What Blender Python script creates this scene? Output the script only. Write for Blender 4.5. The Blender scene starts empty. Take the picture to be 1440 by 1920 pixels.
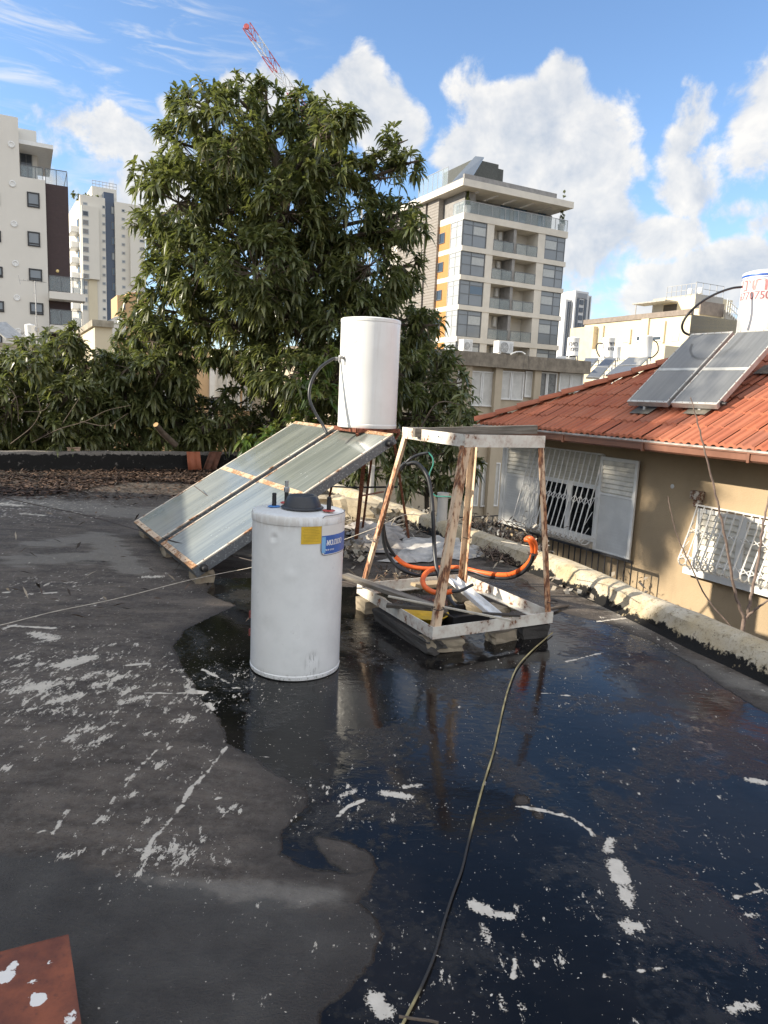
import bpy, math, random
import numpy as np
from mathutils import Vector, Matrix
random.seed(7); rng = np.random.default_rng(11)
SC = bpy.context.scene; COL = SC.collection
R = math.radians
Z = Vector((0, 0, 1))
# ------------------------------------------------------------------ camera
FPX = 1331.0; PITCH = R(9.2); ROLL = R(2.57); EYE = Vector((0, 0, 1.6))
_f = Vector((0, math.cos(PITCH), -math.sin(PITCH))); _r0 = Vector((1, 0, 0)); _u0 = Vector((0, math.sin(PITCH), math.cos(PITCH)))
_r = math.cos(ROLL)*_r0 + math.sin(ROLL)*_u0; _u = -math.sin(ROLL)*_r0 + math.cos(ROLL)*_u0
cd = bpy.data.cameras.new('camera'); cam = bpy.data.objects.new('camera', cd); COL.objects.link(cam)
cam.matrix_world = Matrix(((_r.x, _u.x, -_f.x, EYE.x), (_r.y, _u.y, -_f.y, EYE.y), (_r.z, _u.z, -_f.z, EYE.z), (0, 0, 0, 1)))
cd.sensor_fit = 'VERTICAL'; cd.sensor_height = 36; cd.lens = 36*FPX/1920; cd.clip_start = .05; cd.clip_end = 6000
SC.camera = cam
def ray(x, y): return (_f*FPX + _r*(x-720) - _u*(y-960))/FPX
def at(x, y, Y):                     # survey of the photograph: world point seen at pixel, Y metres ahead
    d = ray(x, y); return EYE + d*(Y/d.y)
def gz(x, y, z=0.):
    d = ray(x, y); return EYE + d*((z-EYE.z)/d.z)
def PF(o, xd):                       # frame: x along xd, z up, y = into the wall
    xd = Vector(xd).normalized(); y = Z.cross(xd)
    return Matrix(((xd.x, y.x, 0, o[0]), (xd.y, y.y, 0, o[1]), (xd.z, y.z, 1, o[2]), (0, 0, 0, 1)))
def hit(M, x, y, off=0.):            # local (x, z) on plane y=off of frame M
    Mi = M.inverted(); o = Mi @ EYE; d = Mi.to_3x3() @ ray(x, y)
    p = o + d*((off-o.y)/d.y); return p.x, p.z
YAW = R(28.0)
E1 = Vector((math.cos(YAW), math.sin(YAW), 0)); E2 = Vector((-math.sin(YAW), math.cos(YAW), 0))
# ------------------------------------------------------------------ mesh helper
class MB:
    def __init__(s, M=None): s.v = []; s.f = []; s.m = []; s.M = M or Matrix.Identity(4)
    def add(s, vs, fs, mi=0):
        b = len(s.v); s.v += [s.M @ Vector(v) for v in vs]; s.f += [tuple(b+i for i in q) for q in fs]; s.m += [mi]*len(fs); return s
    def box(s, x0, x1, y0, y1, z0, z1, mi=0):
        vs = [(x, y, z) for z in (z0, z1) for y in (y0, y1) for x in (x0, x1)]
        return s.add(vs, [(0, 2, 3, 1), (4, 5, 7, 6), (0, 1, 5, 4), (2, 6, 7, 3), (0, 4, 6, 2), (1, 3, 7, 5)], mi)
    def quad(s, a, b, c, d, mi=0): return s.add([a, b, c, d], [(0, 1, 2, 3)], mi)
    def bar(s, p, q, w, h, up=Z, mi=0):
        p = Vector(p); q = Vector(q); d = (q-p).normalized(); a = d.cross(Vector(up))
        if a.length < 1e-4: a = d.cross(Vector((1, 0, 0)))
        a.normalize(); b = a.cross(d).normalized()
        vs = [c + a*(i*w/2) + b*(j*h/2) for c in (p, q) for j in (-1, 1) for i in (-1, 1)]
        return s.add(vs, [(0, 1, 3, 2), (4, 6, 7, 5), (0, 4, 5, 1), (2, 3, 7, 6), (0, 2, 6, 4), (1, 5, 7, 3)], mi)
    def angle(s, p, q, w, t, n1, n2, mi=0):   # L-section bar: two flanges of width w along n1 and n2
        p = Vector(p); q = Vector(q); n1 = Vector(n1); n2 = Vector(n2)
        for a, b in ((n1, n2), (n2, n1)):
            off = b*t if a is n2 else Vector((0, 0, 0))
            vs = [c + a*i + b*j + off*0 for c in (p, q) for j in (0, t) for i in ((0, w) if a is n1 else (t, w))]
            s.add(vs, [(0, 1, 3, 2), (4, 6, 7, 5), (0, 4, 5, 1), (2, 3, 7, 6), (0, 2, 6, 4), (1, 5, 7, 3)], mi)
        return s
    def tube(s, pts, r, n=8, mi=0, r2=None, caps=True):
        pts = [Vector(p) for p in pts]; k = len(pts); vs = []; fs = []; prev = None
        for i, p in enumerate(pts):
            t = (pts[min(i+1, k-1)] - pts[max(i-1, 0)]).normalized()
            if prev is None:
                a = t.cross(Z) if abs(t.z) < .95 else t.cross(Vector((1, 0, 0)))
            else: a = prev - t*prev.dot(t)
            a.normalize(); prev = a; b = t.cross(a)
            rr = r if r2 is None else r + (r2-r)*i/max(1, k-1)
            for j in range(n):
                an = 2*math.pi*j/n; vs.append(p + a*(rr*math.cos(an)) + b*(rr*math.sin(an)))
        for i in range(k-1):
            for j in range(n):
                fs.append((i*n+j, i*n+(j+1) % n, (i+1)*n+(j+1) % n, (i+1)*n+j))
        if caps: fs.append(tuple(range(n-1, -1, -1))); fs.append(tuple((k-1)*n+j for j in range(n)))
        return s.add(vs, fs, mi)
    def lathe(s, prof, c=(0, 0, 0), n=32, mi=0, axis=None):
        c = Vector(c); q = Matrix.Identity(3) if axis is None else Vector(axis).normalized().to_track_quat('Z', 'Y').to_matrix()
        vs = []; fs = []; k = len(prof)
        for (r, z) in prof:
            for j in range(n):
                an = 2*math.pi*j/n; vs.append(c + q @ Vector((r*math.cos(an), r*math.sin(an), z)))
        for i in range(k-1):
            for j in range(n): fs.append((i*n+j, i*n+(j+1) % n, (i+1)*n+(j+1) % n, (i+1)*n+j))
        if prof[0][0] > 1e-6: fs.append(tuple(range(n-1, -1, -1)))
        if prof[-1][0] > 1e-6: fs.append(tuple((k-1)*n+j for j in range(n)))
        return s.add(vs, fs, mi)
    def prism(s, poly, y0, y1, mi=0):         # polygon in local x,z extruded along y
        n = len(poly); vs = [(x, y0, z) for x, z in poly] + [(x, y1, z) for x, z in poly]
        fs = [tuple(range(n)), tuple(range(2*n-1, n-1, -1))] + [(i, n+i, n+(i+1) % n, (i+1) % n) for i in range(n)]
        return s.add(vs, fs, mi)
    def build(s, name, mats, parent=None, smooth=False, bevel=0., org=None):
        if parent is not None: base = Vector(parent['_w'])
        elif org is not None: base = Vector(org)
        else:
            a = np.array([tuple(v) for v in s.v]); base = Vector(((a[:, 0].min()+a[:, 0].max())/2, (a[:, 1].min()+a[:, 1].max())/2, a[:, 2].min()))
        me = bpy.data.meshes.new(name); me.from_pydata([v-base for v in s.v], [], s.f)
        if not isinstance(mats, (list, tuple)): mats = [mats]
        for m in mats: me.materials.append(m)
        if len(mats) > 1: me.polygons.foreach_set('material_index', s.m)
        me.update()
        if smooth: me.shade_smooth(); me.set_sharp_from_angle(angle=R(38))
        o = bpy.data.objects.new(name, me); COL.objects.link(o); o['_w'] = tuple(base)
        if parent is not None: o.parent = parent; o.location = (0, 0, 0)
        else: o.location = base
        if bevel:
            bm = o.modifiers.new('bevel', 'BEVEL'); bm.width = bevel; bm.segments = 2; bm.limit_method = 'ANGLE'
        return o
def tag(o, label=None, cat=None, group=None, kind=None):
    if label: o['label'] = label
    if cat: o['category'] = cat
    if group: o['group'] = group
    if kind: o['kind'] = kind
    return o
def thing(name, loc, label, cat, group=None):
    o = bpy.data.objects.new(name, None); COL.objects.link(o); o.location = loc; o['_w'] = tuple(loc); o.empty_display_size = .1
    return tag(o, label, cat, group)
# ------------------------------------------------------------------ node helper
class NT:
    def __init__(s, tree): s.t = tree; s.n = tree.nodes; s.l = tree.links
    def new(s, ty, **kw):
        n = s.n.new(ty)
        for k, v in kw.items(): setattr(n, k, v)
        return n
    def put(s, sock, v):
        if isinstance(v, bpy.types.NodeSocket): s.l.new(v, sock)
        elif v is not None:
            if isinstance(v, (tuple, list)) and len(v) == 3 and sock.type == 'RGBA': v = (*v, 1)
            sock.default_value = v
    def math(s, op, a, b=None, c=None, clamp=False):
        n = s.new('ShaderNodeMath', operation=op, use_clamp=clamp)
        for i, v in enumerate((a, b, c)): s.put(n.inputs[i], v)
        return n.outputs[0]
    def vmath(s, op, a, b=None, sc=None):
        n = s.new('ShaderNodeVectorMath', operation=op); s.put(n.inputs[0], a); s.put(n.inputs[1], b)
        if sc is not None: s.put(n.inputs[3], sc)
        return n.outputs['Value'] if op in ('LENGTH', 'DISTANCE', 'DOT_PRODUCT') else n.outputs[0]
    def noise(s, vec, scale, detail=5, rough=.55, dist=0., color=False):
        n = s.new('ShaderNodeTexNoise'); s.put(n.inputs['Vector'], vec); s.put(n.inputs['Scale'], scale); n.inputs['Detail'].default_value = detail
        n.inputs['Roughness'].default_value = rough; n.inputs['Distortion'].default_value = dist
        return n.outputs['Color' if color else 'Fac']
    def step(s, v, lo, hi, o0=0., o1=1.):
        n = s.new('ShaderNodeMapRange', interpolation_type='SMOOTHSTEP'); s.put(n.inputs[0], v)
        for i, q in enumerate((lo, hi, o0, o1)): s.put(n.inputs[1+i], q)
        return n.outputs[0]
    def lin(s, v, lo, hi, o0=0., o1=1.):
        n = s.new('ShaderNodeMapRange'); s.put(n.inputs[0], v)
        for i, q in enumerate((lo, hi, o0, o1)): s.put(n.inputs[1+i], q)
        return n.outputs[0]
    def mix(s, f, a, b, blend='MIX'):
        n = s.new('ShaderNodeMix', data_type='RGBA', blend_type=blend); s.put(n.inputs[0], f); s.put(n.inputs[6], a); s.put(n.inputs[7], b); return n.outputs[2]
    def mixf(s, f, a, b):
        n = s.new('ShaderNodeMix', data_type='FLOAT'); s.put(n.inputs[0], f); s.put(n.inputs[2], a); s.put(n.inputs[3], b); return n.outputs[0]
    def scale(s, vec, xyz):
        n = s.new('ShaderNodeMapping'); s.put(n.inputs[0], vec); n.inputs['Scale'].default_value = xyz; return n.outputs[0]
    def attr(s, name): return s.new('ShaderNodeAttribute', attribute_name=name).outputs['Fac']
    def sep(s, vec):
        n = s.new('ShaderNodeSeparateXYZ'); s.put(n.inputs[0], vec); return n.outputs
    def bump(s, h, strength, dist=.01):
        n = s.new('ShaderNodeBump'); s.put(n.inputs['Height'], h); s.put(n.inputs['Strength'], strength); n.inputs['Distance'].default_value = dist; return n.outputs[0]
def newmat(name):
    m = bpy.data.materials.new(name); m.use_nodes = True; t = NT(m.node_tree); b = m.node_tree.nodes['Principled BSDF']
    co = t.new('ShaderNodeTexCoord'); geo = t.new('ShaderNodeNewGeometry')
    t.obj = co.outputs['Object']; t.pos = geo.outputs['Position']; t.geo = geo; t.b = b
    def setp(**kw):
        for k, v in kw.items():
            key = {'col': 'Base Color', 'rough': 'Roughness', 'metal': 'Metallic', 'nor': 'Normal', 'spec': 'Specular IOR Level', 'coat': 'Coat Weight', 'trans': 'Transmission Weight', 'ior': 'IOR', 'alpha': 'Alpha'}[k]
            t.put(b.inputs[key], v)
    t.set = setp
    return m, t
def simple(name, c, rough=.6, metal=0., var=.25, scale=6., bump=0., spec=.5, c2=None, detail=5, coat=0.):
    """plain surface with a soft mottling between two tones and an optional grain"""
    m, t = newmat(name)
    n = t.noise(t.pos, scale, detail, .6)
    lo = tuple(x*(1-var) for x in c); hi = c2 if c2 else tuple(min(1, x*(1+var*.6)) for x in c)
    t.set(col=t.mix(t.step(n, .3, .7), lo, hi), rough=t.lin(n, .3, .7, max(.02, rough-.08), min(1, rough+.1)), metal=metal, spec=spec, coat=coat)
    if bump: t.set(nor=t.bump(t.noise(t.pos, scale*9, 4), bump, .006))
    return m
def glassy(name, c, rough=.04, spec=.6, var=.2, scale=.4):
    m, t = newmat(name); n = t.noise(t.pos, scale, 2)
    t.set(col=t.mix(n, tuple(x*(1-var) for x in c), tuple(x*(1+var) for x in c)), rough=rough, spec=spec); return m
def clear_glass(name, tint=(.75, .86, .88), a=.35):
    m, t = newmat(name); n = t.noise(t.pos, 3., 2)
    t.set(col=tint, rough=.05, alpha=t.lin(n, .3, .7, a*.85, a*1.15), spec=.6); return m
def weathered(name, paint, rust, amount=.5, rough=.5, scale=14., dark=None, grain=(1, 1, 1), metal=0.):
    """old paint with rust breaking through"""
    m, t = newmat(name); v = t.scale(t.pos, grain)
    n1 = t.noise(v, scale, 8, .68); n2 = t.noise(v, scale*.3, 4, .5); n3 = t.noise(v, scale*4, 4, .6)
    s = t.math('ADD', t.math('MULTIPLY', n1, .6), t.math('MULTIPLY', n2, .4))
    k = t.step(s, .62-.3*amount, .68-.3*amount)
    rc = t.mix(t.step(n3, .35, .65), rust, dark or tuple(x*.35 for x in rust))
    pc = t.mix(t.step(n2, .3, .7), paint, tuple(x*.82 for x in paint))
    pc = t.mix(t.math('MULTIPLY', t.step(s, .5-.3*amount, .66-.3*amount), .35), pc, rust)
    t.set(col=t.mix(k, pc, rc), rough=t.mixf(k, rough, .85), metal=metal, nor=t.bump(t.math('ADD', t.math('MULTIPLY', k, -.5), n3), .25, .002))
    return m
def louvre(name, c, pitch, rough=.45, gap=.25, depth=.012):
    """slatted shutter: horizontal slats every `pitch` metres, from height"""
    m, t = newmat(name); z = t.sep(t.pos)[2]
    fr = t.math('FRACT', t.math('DIVIDE', z, pitch)); n = t.noise(t.pos, 4., 5)
    h = t.math('POWER', fr, .6)
    t.set(col=t.mix(t.step(n, .35, .75), tuple(x*.85 for x in c), c), rough=rough, nor=t.bump(t.math('MULTIPLY', t.step(fr, 0., gap), h), .9, depth)); return m
# ------------------------------------------------------------------ world + sun
SUN_EL = R(25.0); sun_from = Vector((-.985, -.17, 0)).normalized()
EXPOSURE = 1.35
w = bpy.data.worlds.new('World'); SC.world = w; w.use_nodes = True; W = NT(w.node_tree)
for n in list(W.n): W.n.remove(n)
sky = W.new('ShaderNodeTexSky', sky_type='NISHITA'); sky.sun_disc = False; sky.sun_elevation = SUN_EL
sky.sun_rotation = math.atan2(sun_from.x, sun_from.y); sky.air_density = 1.0; sky.dust_density = .25; sky.ozone_density = 3.0
D = W.new('ShaderNodeTexCoord').outputs['Generated']
dx, dy, dz = W.sep(D)
az = W.math('ARCTAN2', dx, dy); el = W.math('ARCSINE', dz)
wn = W.noise(D, 7., 3, .6, color=True); wn = W.vmath('SUBTRACT', wn, (.5, .5, .5))
wx, wy, wz = W.sep(wn)
az2 = W.math('ADD', az, W.math('MULTIPLY', wx, .10)); el2 = W.math('ADD', el, W.math('MULTIPLY', wz, .08))
CL = [  # px centre, px radii, weight
 (455, 165, 75, 55, 1), (500, 135, 40, 40, .9), (345, 210, 35, 30, .7), (680, 185, 75, 75, 1.1), (720, 235, 70, 60, 1), (610, 190, 50, 45, .9),
 (1050, 165, 55, 70, 1.05), (1010, 215, 80, 70, 1.1), (940, 235, 90, 60, 1.05), (870, 285, 90, 60, 1), (1060, 270, 110, 90, 1.1), (1110, 340, 90, 70, 1), (1000, 330, 120, 70, .95), (1130, 430, 110, 75, .95), (1235, 445, 75, 50, .85), (1100, 500, 110, 40, .7),
 (870, 185, 45, 45, .45), (1290, 250, 45, 70, .75), (1310, 330, 60, 60, .7), (1425, 180, 70, 65, .85), (1400, 290, 60, 60, .35), (1390, 385, 60, 25, .5), (1440, 410, 40, 25, .6),
 (1240, 530, 65, 45, .95), (1330, 530, 90, 55, 1.1), (1420, 500, 80, 60, 1.05), (1300, 570, 170, 40, .8), (860, 500, 160, 90, .35),
 (170, 230, 110, 32, .75), (230, 270, 75, 45, .9), (280, 330, 80, 60, .95), (230, 400, 80, 70, .8), (120, 250, 60, 25, .5), (330, 300, 60, 60, .8), (120, 360, 90, 60, .4), (1100, 560, 60, 30, .3)]
acc = None
CL = [(*(lambda d: (math.atan2(d.x, d.y), math.asin(d.z)))(ray(x, y).normalized()), rx, ry, wt) for (x, y, rx, ry, wt) in CL]
CL += [(R(-14), R(53), 340, 190, 1.15), (R(2), R(62), 380, 170, 1.), (R(-34), R(50), 260, 170, .9)]     # high clouds overhead
for (a0, e0, rx, ry, wt) in CL:
    qx = W.math('DIVIDE', W.math('SUBTRACT', az2, a0), rx/FPX*1.06); qy = W.math('DIVIDE', W.math('SUBTRACT', el2, e0), ry/FPX*1.06)
    m_ = W.math('MULTIPLY', W.math('SUBTRACT', 1.0, W.math('ADD', W.math('MULTIPLY', qx, qx), W.math('MULTIPLY', qy, qy))), wt)
    acc = m_ if acc is None else W.math('SMOOTH_MAX', acc, m_, .25)
acc = W.math('MAXIMUM', acc, -1.0)
# unseen clouds behind, beside and above the viewer, added and brightened as neutral fill
gen = W.noise(D, 2.6, 4, .6); side = W.math('MAXIMUM', W.step(dy, .25, -.1), W.step(dz, .84, .93))
acc = W.math('MAXIMUM', acc, W.math('SUBTRACT', W.math('MULTIPLY', W.math('SUBTRACT', gen, .31), W.math('MULTIPLY', side, 10.)), W.math('MULTIPLY', W.math('SUBTRACT', 1., side), 2.)))
f1 = W.noise(D, 13., 8, .62, .3)
dens = W.math('ADD', acc, W.math('MULTIPLY', W.math('SUBTRACT', f1, .55), 2.3))
f2 = W.noise(W.vmath('ADD', D, (-.020, 0, .014)), 13., 4, .60, .3)
alpha = W.step(dens, -.06, .42)
wis = W.noise(W.scale(D, (3., 3., 16.)), 3.2, 6, .6, .8)
wisp = W.math('MULTIPLY', W.step(wis, .47, .74), W.math('MULTIPLY', W.step(az, -.05, -.36), .6))
haze = W.math('MULTIPLY', W.step(el, .30, -.02), .30)
alpha2 = W.math('MAXIMUM', alpha, wisp)
lit = W.math('ADD', .58, W.math('ADD', W.math('MULTIPLY', W.math('SUBTRACT', f1, f2), 2.1), W.math('MULTIPLY', W.math('SUBTRACT', .6, W.math('MINIMUM', acc, 1.)), .35)), clamp=True)
CK = 3.35
ccol = W.mix(lit, (.60*CK, .67*CK, .78*CK), (1.12*CK, 1.09*CK, 1.04*CK))
ccol = W.vmath('SCALE', ccol, None, W.mixf(side, 1.0, 1.65))  # unseen clouds lifted to fill the shaded fronts
skyc = W.mix(1.0, sky.outputs[0], (.84, .87, .91), 'MULTIPLY')
skyc = W.mix(haze, skyc, (.74*CK, .84*CK, 1.0*CK))
bg = W.new('ShaderNodeBackground'); bg.inputs[1].default_value = .11
W.l.new(W.mix(W.math('MULTIPLY', alpha2, .95), skyc, ccol), bg.inputs[0])
wo = W.new('ShaderNodeOutputWorld'); W.l.new(bg.outputs[0], wo.inputs[0])
w.cycles.sampling_method = 'MANUAL'; w.cycles.sample_map_resolution = 256
ld = bpy.data.lights.new('sun', 'SUN'); ld.energy = 3.3; ld.angle = R(.5); ld.color = (1, .90, .74)
so = bpy.data.objects.new('sun', ld); COL.objects.link(so); so.location = (-30, -5, 30)
sdir = Vector((-sun_from.x*math.cos(SUN_EL), -sun_from.y*math.cos(SUN_EL), -math.sin(SUN_EL)))
so.rotation_euler = sdir.to_track_quat('-Z', 'Y').to_euler()
SC.view_settings.view_transform = 'Standard'; SC.view_settings.look = 'None'; SC.view_settings.exposure = EXPOSURE; SC.view_settings.gamma = 1
GROUND = -3.2
# ------------------------------------------------------------------ shared materials
def _enamel():
    m, t = newmat('white_enamel'); n = t.noise(t.pos, 4., 6, .6); n2 = t.noise(t.scale(t.pos, (14, 14, .8)), 1.6, 6, .65); n3 = t.noise(t.pos, 40., 5, .7)
    c = t.mix(t.step(n, .35, .75), (.80, .80, .78), (.75, .745, .72)); c = t.mix(t.math('MULTIPLY', t.step(n2, .52, .75), .28), c, (.50, .46, .39)); c = t.mix(t.math('MULTIPLY', t.step(n3, .68, .72), .45), c, (.36, .30, .23))
    t.set(col=c, rough=t.lin(n, .3, .7, .28, .42), coat=.15, nor=t.bump(n, .03, .01)); return m
M_enamel = _enamel()
M_enamel_old = simple('white_enamel_far', (.78, .77, .74), .4, var=.08, scale=2.)
M_black = simple('black_rubber', (.018, .018, .02), .5, var=.3, scale=20.)
M_hose = simple('black_hose', (.022, .024, .028), .38, var=.3, scale=12.)
M_orange = simple('orange_conduit', (.72, .13, .025), .45, var=.2, scale=9.)
M_galv = None
def _galv():
    m, t = newmat('galvanised_sheet'); v = t.new('ShaderNodeTexVoronoi'); t.put(v.inputs['Vector'], t.pos); v.inputs['Scale'].default_value = 55
    n = t.noise(t.pos, 5., 5); sp = t.step(v.outputs['Distance'], .05, .35); gn = t.step(t.noise(t.pos, 60, 3), .52, .68)
    c = t.mix(n, (.10, .115, .13), (.17, .18, .19)); c = t.mix(gn, c, (.30, .32, .33))
    t.set(col=c, metal=.35, rough=.5, nor=t.bump(sp, .08, .003)); return m
M_galv = _galv()
M_rustpost = weathered('rusty_post', (.16, .06, .035), (.26, .10, .05), .75, scale=20.)
M_trim = weathered('rust_stained_trim', (.60, .47, .32), (.48, .26, .13), .42, scale=16.)
M_trim_w = weathered('aluminium_trim', (.62, .60, .52), (.42, .20, .09), .32, scale=8.)
M_steel = simple('dull_steel', (.35, .35, .35), .45, .6, .2, 20.)
M_darkmetal = simple('dark_metal', (.03, .03, .033), .5, .2, .3, 8.)
M_bark = simple('bark', (.13, .10, .075), .9, var=.4, scale=9., bump=.5)
M_darkglass = glassy('dark_window_glass', (.035, .045, .06), .05)
M_blueglass = glassy('blue_window_glass', (.07, .12, .18), .04)
M_clear = clear_glass('balcony_glass', (.36, .43, .45), .26)
def concrete(name, c, var=.35, rough=.9, bump=.5, scale=3., stain=(.09, .08, .07), amt=.3):
    m, t = newmat(name); n = t.noise(t.pos, scale, 8, .65); n2 = t.noise(t.scale(t.pos, (1, 1, .25)), scale*1.7, 5, .6); n3 = t.noise(t.pos, scale*22, 4, .7)
    k = t.mix(t.step(n, .3, .7), tuple(x*(1-var) for x in c), tuple(min(1, x*(1+var*.5)) for x in c))
    k = t.mix(t.math('MULTIPLY', t.step(n2, .55, .75), amt*2), k, stain); k = t.mix(t.math('MULTIPLY', t.step(n3, .6, .75), .25), k, stain)
    t.set(col=k, rough=rough, nor=t.bump(t.math('ADD', n3, t.math('MULTIPLY', n, 2.)), bump, .006)); return m
M_conc = concrete('weathered_concrete', (.36, .32, .25))
M_conc_dark = concrete('stained_concrete', (.26, .22, .17), amt=.5)
# ------------------------------------------------------------------ terrain
def _ground():
    m, t = newmat('bare_ground'); n = t.noise(t.pos, .15, 6); n2 = t.noise(t.pos, 4., 5)
    c = t.mix(n, (.09, .085, .075), (.20, .17, .13)); t.set(col=t.mix(t.math('MULTIPLY', n2, .5), c, (.07, .065, .055)), rough=.95); return m
g = MB(); g.quad((-2500, -2500, GROUND), (2500, -2500, GROUND), (2500, 2500, GROUND), (-2500, 2500, GROUND))
tag(g.build('ground', _ground(), org=(0, 0, GROUND)), 'bare ground between the buildings', kind='structure')
# ------------------------------------------------------------------ flat roof deck
PAR = [Vector((5.0, -3.6, 0)), Vector((2.364, 4.086, 0)), Vector((1.565, 6.433, 0)), Vector((-.48, 10.49, 0)), Vector((-2.62, 14.75, 0))]
BK0 = Vector((-6.9, 12.5, 0)); BKA = BK0 - E1*9.0; BKB = BK0 + E1*4.95
def axis_pts(segs):
    out = []
    for a, b, st in segs: out += list(np.arange(a, b-1e-6, st))
    return np.array(out + [segs[-1][1]])
gx = axis_pts([(-14, -3, .15), (-3, -1.2, .03), (-1.2, 1.6, .013), (1.6, 3.2, .03), (3.2, 5.2, .1)])
gy_ = axis_pts([(-3.6, 1.2, .3), (1.2, 3.6, .013), (3.6, 6.5, .022), (6.5, 10, .05), (10, 16, .12)])
GX, GY = np.meshgrid(gx, gy_); PX = GX.ravel(); PY = GY.ravel()
def seg_d(ax, ay, bx, by):
    vx, vy = bx-ax, by-ay; L = vx*vx+vy*vy+1e-12
    t = np.clip(((PX-ax)*vx+(PY-ay)*vy)/L, 0, 1); return np.hypot(PX-ax-t*vx, PY-ay-t*vy)
def poly_sdf(pts):
    d = np.full(PX.shape, 1e9); ins = np.zeros(PX.shape, bool); n = len(pts)
    for i in range(n):
        (ax, ay), (bx, by) = pts[i], pts[(i+1) % n]
        d = np.minimum(d, seg_d(ax, ay, bx, by))
        c = ((ay > PY) != (by > PY)) & (PX < (bx-ax)*(PY-ay)/(by-ay+1e-12)+ax); ins ^= c
    return np.where(ins, d, -d)
def gp(x, y): p = gz(x, y); return (p.x, p.y)
wet = poly_sdf([gp(*p) for p in [(322, 1212), (350, 1270), (372, 1300), (400, 1345), (425, 1395), (470, 1420), (520, 1455), (570, 1475), (580, 1490), (562, 1520), (528, 1560), (525, 1600), (560, 1625), (640, 1640), (702, 1628), (695, 1660), (665, 1690), (700, 1720), (718, 1750), (700, 1800), (650, 1840), (590, 1895), (575, 1960), (560, 2600), (2600, 2600), (2000, 1500), (1440, 1335), (1380, 1305), (1300, 1245), (1230, 1205), (1130, 1165), (1060, 1150), (980, 1085), (760, 1090), (660, 1100), (480, 1082), (400, 1085), (385, 1112), (440, 1135), (345, 1180)]])
for (x, y, rx) in [(980, 1500, 10), (1000, 1518, 9), (1010, 1530, 12)]:
    cx, cy = gp(x, y); r = abs(rx)*cy/FPX; b = r - np.hypot(PX-cx, (PY-cy)*.8)
    wet = np.maximum(wet, b) if rx < 0 else np.minimum(wet, -b)
wet = np.minimum(wet, -poly_sdf([gp(*p) for p in [(596, 1572), (640, 1576), (690, 1600), (702, 1626), (655, 1634), (622, 1612)]]))
film = poly_sdf([gp(*p) for p in [(-600, 1590), (0, 1600), (120, 1605), (250, 1640), (480, 1690), (600, 1700), (760, 1690), (800, 2600), (-800, 2600)]])
pale = np.full(PX.shape, -1.)
for (x0, y0, x1, y1, r) in [(60, 940, 320, 970, .45), (330, 960, 480, 930, .5), (60, 1050, 200, 1045, .32), (90, 1020, 160, 1010, .3), (180, 1000, 250, 1070, .2), (1110, 1110, 1200, 1170, .2), (1250, 1230, 1440, 1300, .14), (340, 1060, 400, 1085, .12), (200, 1660, 600, 1680, .07), (480, 1675, 620, 1680, .09), (680, 960, 900, 1010, .7), (820, 960, 1000, 1060, .5), (480, 1040, 560, 1060, .4)]:
    a = gp(x0, y0); b = gp(x1, y1); pale = np.maximum(pale, (r-seg_d(*a, *b))/max(r, .12))
flake = np.full(PX.shape, -1.)
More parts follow.
